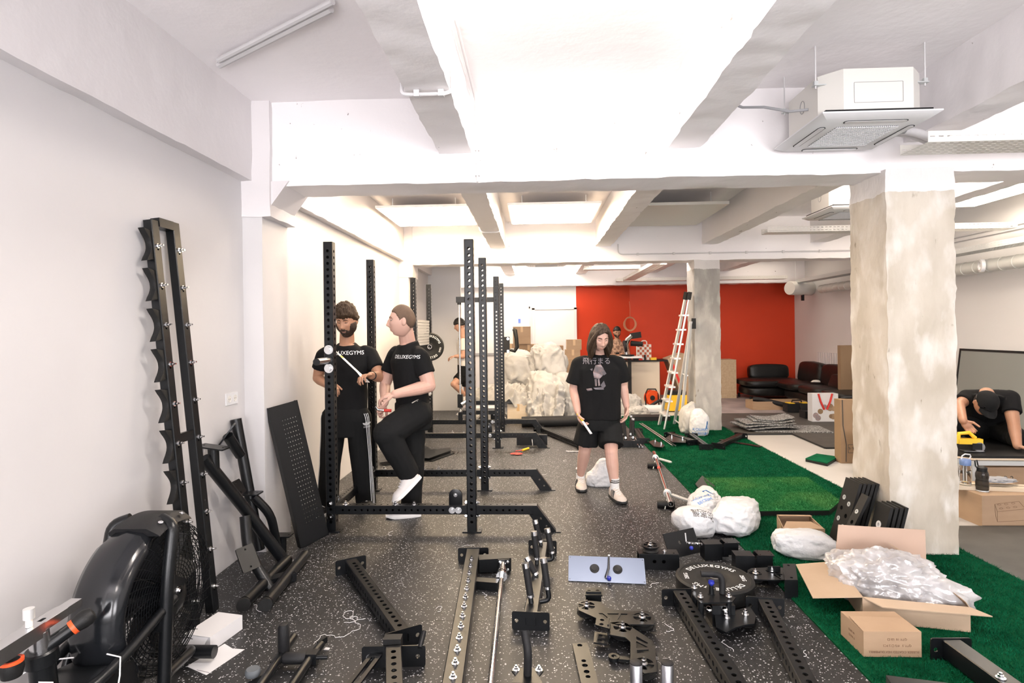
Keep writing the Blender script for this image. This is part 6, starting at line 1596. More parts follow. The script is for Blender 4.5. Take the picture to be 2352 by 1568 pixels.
# light panel, left unlit, on the second-bay ceiling
t = thing('ceiling_panel', 'flat pale grey light panel, switched off, under the ceiling beyond the first beam', 'light panel', (1.80, 7.65, 3.10)); 
obj('panel', B().box((0, 0, 0), (1.12, 1.4, .035)).bevel(.004, 1).me(), 'offwhite', t)
for x in (-.4, .4):
    for y_ in (-.5, .5): obj('hanger', B().cyl((x, y_, .01), (x, y_, .18), .006, seg=8).me(), 'paint', t)
# perforated cable trays
def tray(label, p0, p1, w_=.20, h_=.06, m='offwhite', hang=None, group='perforated cable trays'):
    p0, p1 = V(p0), V(p1); d = p1 - p0; L_ = d.length
    t = thing('cable_tray', label, 'cable tray', frame(p0, d), group)
    def strip(L2, w2):
        key = ('tr', round(L2, 2), round(w2, 3))
        if key not in PC:
            n = int(L2 / .05); hs = []
            for r in range(max(1, int(w2 / .035))):
                yy = w2 * (r + .5) / max(1, int(w2 / .035))
                for i in range(n): hs.append([(.012 + i * .05, yy - .0035), (.04 + i * .05, yy - .0035), (.04 + i * .05, yy + .0035), (.012 + i * .05, yy + .0035)])
            PC[key] = plate([(0, 0), (L2, 0), (L2, w2), (0, w2)], hs, .0015)
        return PC[key]
    obj('tray_base', strip(L_, w_), m, t, T(-w_ / 2, 0, 0) @ Mx(((0, 1, 0, 0), (1, 0, 0, 0), (0, 0, -1, 0), (0, 0, 0, 1))))
    for s in (-1, 1): obj('tray_side', strip(L_, h_), m, t, T(s * w_ / 2, 0, 0) @ Mx(((0, 0, 1, 0), (1, 0, 0, 0), (0, 1, 0, 0), (0, 0, 0, 1))))
    if hang:
        for f in hang: obj('tray_hanger', B().box((0, L_ * f, (CZ - p0.z) / 2), (.05, .04, CZ - p0.z)).me(), m, t)
    return t
a_ = PY(2098, 338, 3.62)
tray('white perforated cable tray running over the cream column towards the right wall', (a_.x, 3.62, a_.z - .01), (5.9, 3.62, a_.z - .01), .26, .065)
zt_ = PY(1500, 640, 12.3).z
tray('white perforated cable tray along the red wall', (1.85, 12.9, zt_), (5.6, 12.9, zt_), .2, .07)
tray('white perforated cable tray running towards the red wall', (2.1, 9.6, 2.66), (2.1, 12.75, 2.66), .24, .06)
tray('white perforated cable tray beside the third ceiling cassette', (.95, 10.9, 2.72), (2.0, 10.9, 2.72), .2, .07)
tray('galvanised cable tray above the air duct on the right wall', (XR - .35, 5.0, 2.545), (XR - .35, 12.6, 2.545), .25, .07, 'galv')
zt2 = PY(2250, 515, 6.6).z
tray('white cable tray crossing behind the cream column to the right wall', (2.95, 7.4, 2.79), (6.0, 7.4, 2.79), .2, .07)
# air duct on the right wall with vent and big end cylinder
t = thing('air_duct', 'pale spiral air duct running along the top of the right wall', 'air duct', (XR - .22, 9, 2.36))
obj('pipe', B().cyl((0, -4.2, 0), (0, 3.0, 0), .085, seg=24).me(), 'ductgrey', t)
b = B()
for k in range(34): b.lathe([(.084, -.006), (.090, 0), (.084, .006)], T(0, -4.1 + k * .21, 0) @ RX(90), 24)
obj('seam_ring', b.me(), 'ductgrey', t, kind='stuff')
obj('vent_port', B().lathe([(.06, 0), (.085, 0), (.085, .04), (.055, .045), (.05, .02), (.0, .02)], T(-.08, -1.35, .0) @ RY(-90) @ RX(-20), 24).me(), 'whiteplastic', t)
p = PY(1838, 662, 12.7); t = thing('duct_silencer', 'thick pale duct cylinder hanging in the red wall corner', 'air duct', (p.x, 12.7, p.z))
obj('drum', B().lathe([(0, -.32), (.14, -.32), (.15, -.30), (.15, .30), (.14, .32), (0, .32)], RZ(25) @ RY(90), 28).me(), 'offwhite', t); obj('hanger', B().cyl((-.1, 0, .1), (-.1, 0, CZ - p.z - .1), .006, seg=8).me(), 'paint', t)
obj('bracket', B().box((.05, 0, -.2), (.05, .05, .14)).me(), 'blackmatt', t)
# conduits
def conduit(label, pts, r=.011, clips=(), m='paint', group='painted conduits on the ceiling'):
    p0 = V(pts[0]); t = thing('conduit', label, 'conduit', p0, group)
    tubeobj('pipe', [V(p) - p0 for p in pts], r, t, m, 8)
    for c_ in clips: obj('clip', B().box(V(c_) - p0, (.03, .03, .035)).me(), m, t)
    return t
j0, j1 = jx[0] - .125, jx[0] + .125
conduit('white conduit wrapped under the first joist in front of the first beam', [(j0 - .01, 3.0, 3.0), (j0 - .012, 3.0, 2.86), (j0 + .03, 3.0, 2.855), (j1 - .03, 3.0, 2.855), (j1 + .012, 3.0, 2.87), (j1 + .012, 3.0, 3.0)], .010, ((j0 + .07, 3.0, 2.858), (j1 - .05, 3.0, 2.858)))
conduit('white conduit running down the face of the first beam', [(j1 + .03, 3.0, 3.25), (j1 + .03, 4.05, 3.24), (j1 + .035, 4.06, 2.66)], .009, ((j1 + .035, 4.06, 2.9), (j1 + .035, 4.06, 2.72)))
conduit('white conduit looped under the joist behind the first beam', [(j0 - .01, 4.55, 3.0), (j0 - .012, 4.55, 2.855), (j1 + .012, 4.55, 2.855), (j1 + .012, 4.55, 3.0)], .010)
conduit('white conduit crossing under the joist before the second beam', [(j0 - .01, 7.3, 3.0), (j0 - .012, 7.3, 2.855), (j1 + .012, 7.3, 2.855), (j1 + .012, 7.3, 3.0)], .010)
conduit('white conduit along the face of the second beam', [(1.3, 8.83, 2.9), (1.3, 8.83, 2.74), (5.6, 8.83, 2.74)], .010, [(1.6 + .55 * k, 8.83, 2.74) for k in range(8)])
conduit('twin white conduit running slantwise over the near ceiling', [(*PY(503, 122, 3.42).xy, 3.245), (*PY(760, -8, 2.86).xy, 3.245)], .020)
conduit('pipe beside the slanting ceiling conduit', [(PY(503, 122, 3.42).x + .03, 3.36, 3.245), (PY(760, -8, 2.86).x + .03, 2.80, 3.245)], .016)
conduit('thin conduit group on the right wall above the duct', [(XR - .02, 7.0, 2.86), (XR - .02, 9.0, 2.86)], .01)
conduit('second thin conduit on the right wall above the duct', [(XR - .02, 7.0, 2.80), (XR - .02, 9.0, 2.80)], .01)
# ================================================================== people
def remeshed(b, voxel, smooth=3, fac=.5):
    me = newmesh(b.fix().bm, None)
    o = bpy.data.objects.new('tmp', me); COL.objects.link(o)
    r = o.modifiers.new('r', 'REMESH'); r.mode = 'VOXEL'; r.voxel_size = voxel; r.use_smooth_shade = True
    if smooth: s = o.modifiers.new('s', 'SMOOTH'); s.iterations = smooth; s.factor = fac
    dg = bpy.context.evaluated_depsgraph_get(); dg.update()
    out = bpy.data.meshes.new_from_object(o.evaluated_get(dg))
    bpy.data.objects.remove(o); bpy.data.meshes.remove(me)
    out.polygons.foreach_set('use_smooth', [True] * len(out.polygons)); out.materials.clear()
    return out
def folds(me, amp, freq=(7, 7, 3), seed=0):
    n = len(me.vertices); co = np.empty(n * 3); me.vertices.foreach_get('co', co); co = co.reshape(-1, 3)
    no = np.empty(n * 3); me.vertices.foreach_get('normal', no); no = no.reshape(-1, 3)
    for i in range(n):
        q = V((co[i, 0] * freq[0], co[i, 1] * freq[1], co[i, 2] * freq[2])) + V((seed, seed, seed))
        k = 1 - 2 * abs(NZ.noise(q)); k2 = NZ.noise(q * 2.3)
        co[i] += no[i] * amp * (k * .6 + k2 * .5)
    me.vertices.foreach_set('co', co.ravel()); me.update(); return me
def chain(b, pts, rs, seg=14, hem=False):
    """tapered limb with rounded joints"""
    P = [V(p) for p in pts]; out, rr_ = [], []
    for i in range(len(P) - 1):
        for k in range(6):
            t = k / 6; out.append(P[i].lerp(P[i + 1], t)); rr_.append(rs[i] + (rs[i + 1] - rs[i]) * t)
    out.append(P[-1]); rr_.append(rs[-1])
    b.tube(out, rr_, seg)
    for p, r in list(zip(P, rs))[:-1 if hem else None]: b.ell(p, r * .995, u=14, v=9)
def ringpts(c, Rv, Fv, rx, ry, n=24, e=2.4):
    out = []
    for i in range(n):
        a = 2 * math.pi * i / n; ca, sa = math.cos(a), math.sin(a)
        out.append(V(c) + Rv * (rx * math.copysign(abs(ca) ** (2 / e), ca)) + Fv * (ry * math.copysign(abs(sa) ** (2 / e), sa)))
    return out
def torso(b, rows, Rv, Fv, e=2.4, crew=0):
    rg = []
    for i, (c, rx, ry) in enumerate(rows):
        pts = ringpts(c, Rv, Fv, rx, ry, 24, e); k = crew * max(0, 1 - (len(rows) - 1 - i) / 3)
        for q in pts: q.z -= k * (q - V(c)).dot(Fv) / ry
        rg.append(b.ring(pts))
    b.skin(rg, True)
def ip(x, xs, ys): return float(np.interp(x, xs, ys))
def sst(x): x = min(1, max(0, x)); return x * x * (3 - 2 * x)
def hframe(c, F, U=(0, 0, 1), s=1.0):
    F = V(F).normalized(); X = F.cross(V(U)).normalized(); Z = X.cross(F)
    return Mx.Translation(V(c)) @ Mx((X * s, F * s, Z * s)).transposed().to_4x4()
def gss(x, s): return math.exp(-(x / s) ** 2)
def headshape(d):
    """unit direction -> point on the head surface (x right, y forward, z up), metres"""
    x, y, z = d
    p = V((x * .079, y * .101, z * .121))
    if z < 0:
        k = (-z) ** 1.4; p.x *= 1 - .27 * k; p.y *= (1 - .05 * k) if y > 0 else (1 - .50 * k)
        if y > 0: p.y += .020 * k * max(0, y)
    if y > 0: p.y = p.y * (1 - .10 * y) + (.0 if z > .1 else .004 * y)
    if z > .2 and y > 0: p.y -= .010 * (z - .2)
    if y > .15:
        X, Z = p.x, p.z; f = min(1, (y - .15) / .35); q = 0
        q += .024 * gss(X, .0125) * gss(Z + .029, .015) + .015 * gss(X, .0095) * gss(Z + .002, .026)       # nose
        q += .006 * gss(abs(X) - .014, .007) * gss(Z + .034, .009)                                        # nostrils
        q -= .013 * gss(abs(X) - .031, .017) * gss(Z - .012, .013)                                        # eye sockets
        q += .006 * gss(abs(X) - .028, .024) * gss(Z - .033, .010)                                        # brow
        q += .006 * gss(abs(X) - .043, .016) * gss(Z + .018, .018)                                        # cheekbone
        q += .006 * gss(X, .022) * gss(Z + .062, .008) - .004 * gss(X, .026) * gss(Z + .0665, .003) + .006 * gss(X, .019) * gss(Z + .074, .008)
        q += .009 * gss(X, .022) * gss(Z + .104, .016) - .004 * gss(X, .03) * gss(Z + .087, .007)        # chin
        p.y += q * f
    return p
def headmesh(b, M):
    u, v = 64, 48; rows = []
    for i in range(1, v):
        th = math.pi * i / v
        rows.append(b.ring([M @ headshape((math.sin(th) * math.cos(2 * math.pi * j / u), math.sin(th) * math.sin(2 * math.pi * j / u), math.cos(th))) for j in range(u)]))
    b.skin(rows, True)
    for s in (-1, 1):
        b.ell(M @ V((s * .078, -.012, -.008)), (.010, .020, .032), (M.to_3x3() @ Mx.Rotation(s * .35, 3, 'Z')), 12, 8)
def hairmesh(M, fn, u=72, v=54):
    """fn(d) -> (thickness, stretch V) or None where there is no hair"""
    b = B(); rows = []
    for i in range(v + 1):
        th = math.pi * min(max(i, .15), v - .15) / v; row = []
        for j in range(u):
            d = V((math.sin(th) * math.cos(2 * math.pi * j / u), math.sin(th) * math.sin(2 * math.pi * j / u), math.cos(th)))
            p = headshape(d); r = fn(d, p)
            if r is None: row.append(M @ (p * .90))
            else: row.append(M @ (p + d * r[0] + V(r[1])))
        rows.append(b.ring(row))
    b.skin(rows, True); return b.me(60)
def facebits(par, M, body, brow='hairbrown', lids=True, lip='lips', look=-.3):
    bv = BVHTree.FromPolygons([v.co for v in body.data.vertices], [tuple(p.vertices) for p in body.data.polygons])
    F = M.to_3x3() @ V((0, 1, 0))
    def on(x, z, off=.0008):
        s = M @ V((x, .25, z)); h = bv.ray_cast(s, -F)
        return (h[0] + F * off) if h[0] is not None else s - F * .15
    for s in (-1, 1):
        obj('eyebrow', B().tube([on(s * x, z, .001) for x, z in ((.012, .028), (.022, .033), (.034, .034), (.046, .028))], [.0022, .0034, .0032, .0014], 8).me(), brow, par)
        e = obj('eye', B().ell(on(s * .030, .009, -.005), (.0105, .0085, .0062), M.to_3x3(), 14, 10).me(), 'eyewhite', par)
        obj('iris', B().ell(on(s * .030, .0075, .0005), (.0045, .003, .0045), M.to_3x3(), 12, 8).me(), 'hairblack', e)
        if lids:
            obj('eyelid', B().ell(on(s * .030, .012, -.0035), (.0135, .0095, .0072), M.to_3x3(), 14, 10).me(), body.data.materials[0].name, e)
        obj('lash_line', B().tube([on(s * x, z, .0012) for x, z in ((.018, .008), (.024, .0055), (.031, .005), (.038, .006), (.044, .009))], .0013, 6).me(), 'hairblack', e)
    obj('lips', B().tube([on(x, z, .0002) for x, z in ((-.024, -.066), (-.012, -.0635), (0, -.0645), (.012, -.0635), (.024, -.066))], [.0006, .0022, .0024, .0022, .0006], 8).tube([on(x, z, .0002) for x, z in ((-.020, -.068), (-.01, -.0715), (0, -.0725), (.01, -.0715), (.020, -.068))], [.0006, .0026, .0030, .0026, .0006], 8).me(), lip, par)
    obj('mouth_line', B().tube([on(x, z, .0032) for x, z in ((-.023, -.067), (-.01, -.0665), (0, -.0672), (.01, -.0665), (.023, -.067))], .0011, 6).me(), 'inkbrown', par)
def hand(b, wrist, D, N, side, curl=.5, spread=.0, s=1.0, thumbcurl=.4):
    """D: wrist->knuckles, N: palm normal (the way fingers curl), side: +1 thumb lies along D x N"""
    D = V(D).normalized(); N = (V(N) - D * V(N).dot(D)).normalized(); S = D.cross(N) * side
    w = V(wrist)
    for k, off in enumerate((.030, .010, -.010, -.029)):
        k0 = w + D * (.088 - .004 * abs(k - 1)) * s + S * off * s
        b.tube([w + S * off * .55 * s + D * .005, w + D * .05 * s + S * off * .85 * s, k0], [.0135 * s, .0135 * s, .0110 * s], 10); b.ell(k0, .0108 * s, u=10, v=8)
        ln = (.043, .048, .044, .034)[k] * s; a = 0; p = k0; rad = .0093 * s; d0 = (D + S * spread * (off / .03)).normalized()
        for q in range(3):
            a += curl * (.75, 1.15, .8)[q]; d = d0 * math.cos(a) + N * math.sin(a)
            e = p + d * ln * (1, .68, .52)[q]; b.tube([p, e], [rad, rad * .9], 10); b.ell(e, rad * .9, u=10, v=8); p = e; rad *= .9
    b.ell(w + D * .045 * s, (.040 * s, .050 * s, .0155 * s), Mx((S, D, N)).transposed(), 14, 10)
    t0 = w + D * .025 * s + S * .026 * s; a = thumbcurl
    d1 = (D * .62 + S * .75 + N * .25).normalized(); p1 = t0 + d1 * .042 * s; d2 = (D * .85 + S * (.5 - a * .6) + N * (.2 + a * .7)).normalized(); p2 = p1 + d2 * .034 * s; p3 = p2 + (d2 + N * a * .5).normalized() * .026 * s
    b.tube([t0, p1, p2, p3], [.0145 * s, .0125 * s, .0105 * s, .009 * s], 10)
    for p, r in ((p1, .0125), (p2, .0105), (p3, .009)): b.ell(p, r * s, u=10, v=8)
def shoe(par, heel, D, m, U=(0, 0, 1), L_=.285, name='shoe', sole='solewhite', stripes=None):
    """heel: point on the ground under the heel, D: heel->toe"""
    M = hframe(heel, D, U); b = B(); rows = []
    n = 16
    for i in range(n + 1):
        t = i / n; y = -.02 + (L_) * t
        w = .036 + .013 * math.sin(min(1, t * 1.15) * math.pi * .9) - (.030 * max(0, t - .86) / .14) + .008 * t
        h = .105 if t < .22 else .105 - .060 * min(1, (t - .22) / .45)
        if t > .85: h -= .03 * (t - .85) / .15
        if t < .06: w *= .7; h *= .8
        rows.append(b.ring([M @ V((x * w, y, .022 + z * h)) for x, z in ((-1, 0), (-1.02, .25), (-.92, .55), (-.6, .85), (-.25, 1), (.25, 1), (.6, .85), (.92, .55), (1.02, .25), (1, 0))]))
    b.skin(rows, True); up = obj(name, b.me(60), m, par)
    b = B(); rows = []
    for i in range(n + 1):
        t = i / n; y = -.026 + (L_ + .012) * t; w = .041 + .014 * math.sin(min(1, t * 1.15) * math.pi * .9) - (.032 * max(0, t - .86) / .14) + .008 * t; z0 = .014 * max(0, t - .75) / .25
        if t < .06: w *= .75
        rows.append(b.ring([M @ V((x * w, y, z)) for x, z in ((-.94, z0), (-1, .012 + z0), (-.98, .030), (.98, .030), (1, .012 + z0), (.94, z0))]))
    b.skin(rows, True); obj('sole', b.me(50), sole, up)
    b = B()
    for k in range(5): y = .085 + k * .022; hz = .118 - k * .0125; b.tube([M @ V((-.026, y, hz - .012)), M @ V((0, y + .004, hz + .002)), M @ V((.026, y, hz - .012))], .0032, 6)
    obj('laces', b.me(), 'solewhite' if m != 'shoewhite' else 'paper', up)
    if stripes:
        for k in range(3): obj('side_stripe', B().tube([M @ V((.0525, .10 + k * .024, .035)), M @ V((.046, .085 + k * .024, .065)), M @ V((.034, .072 + k * .024, .090))], .0055, 6).me(), stripes, up)
    return up
def person(label, px, py, Y):
    p = PY(px, py, Y); return thing('person', label, 'person', (p.x, p.y, FZ)), V((p.x, p.y, FZ))

# ---------------------------------------------------------------- bearded man holding a steel spatula
YP = 5.02
t, o = person('bearded man in black t-shirt and striped track pants holding a steel tool', 795, 1170, YP)
j = lambda px, py, Y=YP: PY(px, py, Y) - o
Rv = V((.97, .24, 0)).normalized(); Fv = V((.24, -.97, 0)).normalized()
HM = hframe(j(796, 737, 4.97), (-.10, -.93, -.30), s=1.04)
b = B(); headmesh(b, HM)
chain(b, [j(797, 750, 5.03), j(797, 785, 5.06), j(797, 808, 5.07)], [.060, .066, .085])
shR, shL = j(742, 811, 5.02), j(851, 809, 5.08)
elR, elL = j(730, 868, 5.06), j(872, 866, 4.98)
wrR, wrL = j(752, 884, 4.86), j(851, 862, 4.80)
chain(b, [shR + V((0, 0, -.02)), shR.lerp(elR, .4), elR, elR.lerp(wrR, .3), wrR], [.054, .056, .045, .047, .031])
chain(b, [shL + V((0, 0, -.02)), shL.lerp(elL, .4), elL, elL.lerp(wrL, .3), wrL], [.054, .056, .045, .047, .031])
hand(b, wrR, (.6, -.5, -.1), (.1, .2, -1), 1, .7); 
DL = (j(836, 862, 4.72) - wrL); hand(b, wrL, DL, (.15, .1, -1), -1, .75, thumbcurl=.7)
torso(b, [(j(796, 930), .13, .09), (j(796, 860), .15, .09), (j(797, 812), .13, .08), (j(797, 790), .065, .06)], Rv, Fv)
me = remeshed(b, .0042, 2); body = obj('body', me, 'skintan', t)
facebits(t, HM, body)
def hf(d, p):
    hl = ip(d.y, (-1, -.6, -.3, 0, .25, .45, .75, 1), (-.55, -.5, -.25, .02, .10, .30, .36, .34)) + .05 * NZ.noise(d * 6)
    if d.z < hl: return None
    tp_ = sst((d.z - hl) / .16)
    n = NZ.noise(d * 5 + V((3, 1, 2))); n2 = NZ.noise(d * 13)
    th = (.014 + .026 * max(0, d.z) + .014 * n * (d.z > 0) + .009 * n2) * (.15 + .85 * tp_)
    return th, (.006 * n2, .012 * max(0, d.y) * max(0, d.z), .010 * max(0, d.z))
obj('hair', hairmesh(HM, hf), 'hairbrown', t)
def bf(d, p):
    if d.y < -.12: return None
    ax = abs(p.x); k = min(1, max(0, (ax - .040) / .026)); zt = -.064 + .062 * k * k * (3 - 2 * k)
    if ax < .034 and -.061 < p.z < -.046 - .25 * ax * (ax > .02): return .0055, (0, 0, 0)
    if p.z > zt: return None
    if ax < .019 and p.z > -.0765: return None
    return (.005 + .010 * min(1, max(0, zt - p.z) / .04) + .003 * NZ.noise(d * 16), (0, 0, -.004))
obj('beard', hairmesh(HM, bf, 96, 72), 'beard', t)
b = B()
torso(b, [(j(797, 962), .180, .118), (j(797, 930), .178, .118), (j(796, 885), .178, .118), (j(797, 840), .192, .122), (j(797, 818), .178, .106), (j(797, 806), .142, .096), (j(797, 797), .112, .088), (j(797, 790), .082, .080)], Rv, Fv, crew=.022)
chain(b, [shR + V((.05, 0, .0)), shR + V((0, 0, -.025)), shR.lerp(elR, .62)], [.066, .068, .069], hem=True); chain(b, [shL + V((-.05, 0, 0)), shL + V((0, 0, -.025)), shL.lerp(elL, .66)], [.066, .068, .069], hem=True)
shirt = obj('t_shirt', folds(remeshed(b, .0085, 5), .006, (6, 6, 3), 4), 'clothblack', t)
wrapme(textme('DELUXEGYMS', .049, 0), shirt, 'printwhite', j(789, 813, 4.7), -Fv, (0, 0, 1), 'lettering')
hpR, hpL = j(768, 955), j(822, 955); knR, knL = j(758, 1065, 5.0), j(830, 1062, 5.06); anR, anL = j(752, 1168, 4.96), j(842, 1155, 5.16)
b = B(); torso(b, [(j(796, 1000), .165, .115), (j(796, 965), .182, .125), (j(797, 935), .176, .120)], Rv, Fv)
chain(b, [hpR + V((-.005, 0, -.02)), knR, anR], [.112, .092, .088]); chain(b, [hpL + V((.005, 0, -.02)), knL, anL], [.112, .092, .088])
pants = obj('track_pants', folds(remeshed(b, .009, 5), .008, (5, 5, 2.2), 9), 'clothpants', t)
bvp = BVHTree.FromPolygons([v.co for v in pants.data.vertices], [tuple(p.vertices) for p in pants.data.polygons])
def stripe_on(a, c, off, dirv, r=.006):
    pts = []
    for i in range(26):
        s = V(a).lerp(V(c), i / 25) + V(dirv) * .4 + V(off); h = bvp.ray_cast(s, -V(dirv))
        if h[0] is not None: pts.append(h[0] - V(dirv) * .0022)
    return B().tube(pts, r, 6).me()
dv = V((.85, -.53, 0)).normalized()
for k in range(3): obj('side_stripe', stripe_on(hpL + V((0, 0, .03)), anL, V((.53, .85, 0)) * (-.018 + .018 * k), dv, .005), 'printwhite', pants)
dv = V((-.95, -.3, 0)).normalized()
for k in range(3): obj('side_stripe', stripe_on(hpR + V((0, 0, .03)), anR, V((-.3, .95, 0)) * (-.018 + .018 * k), dv, .005), 'printwhite', pants)
lf = [(.030 * math.sin(math.pi * q / 8) * math.cos(a) + 0, 0) for q in range(1) for a in (0,)]
bl = B()
for a in (-40, 0, 40): bl.add(plate([(0, 0), (.008, .012), (.007, .026), (0, .036), (-.007, .026), (-.008, .012)], [], .0004), RZ(a))
for k in range(2): bl.add(plate(rrect(-.02, -.010 - k * .008, .02, -.006 - k * .008, .001, 1), [], .0004))
wrapme(bl.me(None, False), pants, 'printwhite', j(829, 984, 4.8), (0, 1, 0), (0, 0, 1), 'trefoil_mark')
for an, d in ((anR, V((-.15, -1, 0))), (anL, V((.3, -1, 0)))):
    g = V((an.x, an.y, 0)) - d.normalized() * .06; shoe(t, g, d, 'blackmatt', sole='solewhite')
wc = wrL + (elL - wrL).normalized() * .035
obj('wrist_watch', B().lathe([(.033, -.010), (.037, -.008), (.037, .008), (.033, .010)], Mx.Translation(wc) @ (wrL - elL).to_track_quat('Z', 'Y').to_matrix().to_4x4(), 20, True).me(), 'rubber', t)
# the spatula he holds
hp = o + wrL + DL.normalized() * .085 + V((0, -.004, -.022)); tipp = PY(772, 808, 4.80)
s = thing('steel_spatula', 'long steel tool with orange mark held by the bearded man', 'tool', frame(hp, tipp - hp)); Ls = (tipp - hp).length
obj('blade', plate([(-.030, -.05), (.012, -.06), (.018, .03), (.013, .08), (.012, Ls - .03), (.006, Ls + .03), (-.006, Ls), (-.012, Ls - .03), (-.013, .08), (-.026, .03)], [], .004), 'alu', s)
obj('orange_label', B().box((0, Ls * .80, .004), (.024, .035, .002)).me(), 'yellow', s)

# ---------------------------------------------------------------- buzz-cut man with one leg raised
YP = 4.82
t, o = person('buzz-cut man in black t-shirt and baggy black trousers with one knee raised', 940, 1190, YP)
j = lambda px, py, Y=YP: PY(px, py, Y) - o
Rv = V((.55, -.83, 0)).normalized(); Fv = V((-.83, -.55, 0)).normalized()
HM = hframe(j(923, 736, 4.74), (-.97, -.24, -.06), s=1.10)
b = B(); headmesh(b, HM)
chain(b, [j(930, 750, 4.78), j(936, 785, 4.85), j(938, 808, 4.87)], [.063, .070, .088])
shN, shF = j(965, 815, 4.70), j(907, 812, 4.99)
elN, elF = j(986, 886, 4.68), j(884, 885, 5.0); wrN, wrF = j(908, 905, 4.50), j(884, 925, 4.78)
chain(b, [shN + V((0, 0, -.04)), shN.lerp(elN, .4), elN, elN.lerp(wrN, .3), wrN], [.058, .070, .054, .056, .036])
chain(b, [shF + V((0, 0, -.03)), shF.lerp(elF, .4), elF, elF.lerp(wrF, .3), wrF], [.056, .062, .048, .048, .032])
hand(b, wrN, (-.85, -.05, -.15), (-.1, .3, -1), 1, .6); hand(b, wrF, (-.35, -.4, -.65), (.5, -.6, -.3), -1, .8)
torso(b, [(j(945, 925), .13, .10), (j(945, 860), .15, .10), (j(938, 812), .13, .08), (j(937, 790), .065, .06)], Rv, Fv)
body = obj('body', remeshed(b, .0042, 2), 'skinpale', t); facebits(t, HM, body, 'hairshort', lids=False)
def hf(d, p):
    hl = ip(d.y, (-1, -.65, -.35, -.12, .05, .18, .30, .5, .8, 1), (-.55, -.50, -.30, .06, .08, -.02, .22, .46, .56, .54)) + .03 * NZ.noise(d * 9)
    if d.z < hl: return None
    return .0002 + .0040 * sst((d.z - hl) / .10), (0, 0, 0)
obj('hair', hairmesh(HM, hf), 'hairshort', t)
b = B()
torso(b, [(j(948, 940), .165, .125), (j(946, 905), .168, .128), (j(942, 865), .180, .135), (j(938, 830), .198, .135), (j(937, 815), .172, .114), (j(937, 805), .138, .100), (j(937, 797), .112, .092), (j(936, 788), .086, .086)], Rv, Fv, crew=.024)
chain(b, [shN + Rv * -.05, shN + V((0, 0, -.025)), shN.lerp(elN, .62)], [.074, .079, .082], hem=True); chain(b, [shF + Rv * .05, shF + V((0, 0, -.02)), shF.lerp(elF, .58)], [.070, .072, .074], hem=True)
shirt = obj('t_shirt', folds(remeshed(b, .0085, 5), .005, (6, 6, 4), 14), 'clothblack', t)
wrapme(textme('DELUXEGYMS', .042, 0), shirt, 'printwhite', j(908, 822, 4.5), -(Fv * .75 + Rv * .6), (0, 0, 1), 'lettering')
hN, hF = j(955, 950, 4.74), j(945, 950, 4.92); kN = j(888, 995, 4.52); aN = j(936, 1082, 4.66); kF = j(948, 1070, 4.86); aF = j(945, 1168, 4.88)
b = B(); torso(b, [(j(950, 985), .14, .13), (j(950, 955), .168, .145), (j(948, 925), .165, .135)], Rv, Fv)
chain(b, [hN, kN, aN], [.135, .105, .085]); chain(b, [hF, kF, aF], [.125, .095, .085])
pants = obj('trousers', folds(remeshed(b, .009, 5), .011, (5, 5, 4), 19), 'clothpants', t)
tb = B()
for k in range(2): tb.add(plate(rrect(-.004, -.014, .004, .014, .003, 2), [], .0004), T(k * .03 - .01, 0, 0) @ RZ(-35 * k))
wrapme(tb.me(None, False), pants, 'printwhite', j(938, 928, 4.4), (0, 1, 0), (0, 0, 1), 'waist_mark')
# raised shoe and planted shoe
heel = j(953, 1092, 4.68); toe = j(906, 1140, 4.58); sd_ = (toe - heel)
shoe(t, heel + V((.03, 0, -.03)), sd_, 'shoewhite', U=(-.55, -.2, .8)); 
shoe(t, V((aF.x, aF.y - .02, 0)) + V((.06, 0, 0)), (-.97, -.25, 0), 'shoewhite')
obj('ankle', B().cyl(aN, heel + V((-.01, 0, .03)), .045, .04).me(), 'sock', t)
# ratchet in his far hand
hp = PY(882, 940, 4.70); s = thing('ratchet_wrench', 'small chrome wrench with red grip held by the buzz-cut man', 'wrench', (hp.x, hp.y, hp.z))
obj('shaft', B().tube([(-.07, -.02, .03), (-.05, -.01, .0), (.02, 0, -.01)], [.012, .009, .008], 10).me(), 'chrome', s); obj('grip', B().cyl((.0, 0, -.008), (.06, .01, -.012), .013, seg=12).me(), 'red', s)

# ---------------------------------------------------------------- long-haired man walking
YP = 5.52
t, o = person('long-haired man in oversized black graphic t-shirt and shorts walking with a white stick', 1376, 1130, YP)
j = lambda px, py, Y=YP: PY(px, py, Y) - o
Rv = V((.99, -.1, 0)).normalized(); Fv = V((-.1, -.99, 0)).normalized()
HM = hframe(j(1378, 775, 5.42), (.20, -.88, -.42), s=1.05)
b = B(); headmesh(b, HM)
chain(b, [j(1378, 788, 5.48), j(1377, 812, 5.53), j(1376, 828, 5.54)], [.058, .064, .085])
shR, shL = j(1330, 832, 5.54), j(1420, 830, 5.50); elR, elL = j(1318, 893, 5.56), j(1431, 885, 5.55); wrR, wrL = j(1327, 945, 5.42), j(1439, 932, 5.52)
chain(b, [shR + V((0, 0, -.03)), shR.lerp(elR, .4), elR, elR.lerp(wrR, .3), wrR], [.052, .056, .046, .046, .031]); chain(b, [shL + V((0, 0, -.03)), shL.lerp(elL, .4), elL, elL.lerp(wrL, .3), wrL], [.052, .052, .043, .044, .030])
hand(b, wrR, (.15, -.35, -.9), (.9, -.2, .1), 1, .65, thumbcurl=.6); hand(b, wrL, (-.05, -.25, -.95), (-.9, -.2, .1), -1, .45)
torso(b, [(j(1376, 985), .14, .10), (j(1376, 900), .14, .10), (j(1376, 838), .12, .08), (j(1376, 816), .065, .06)], Rv, Fv)
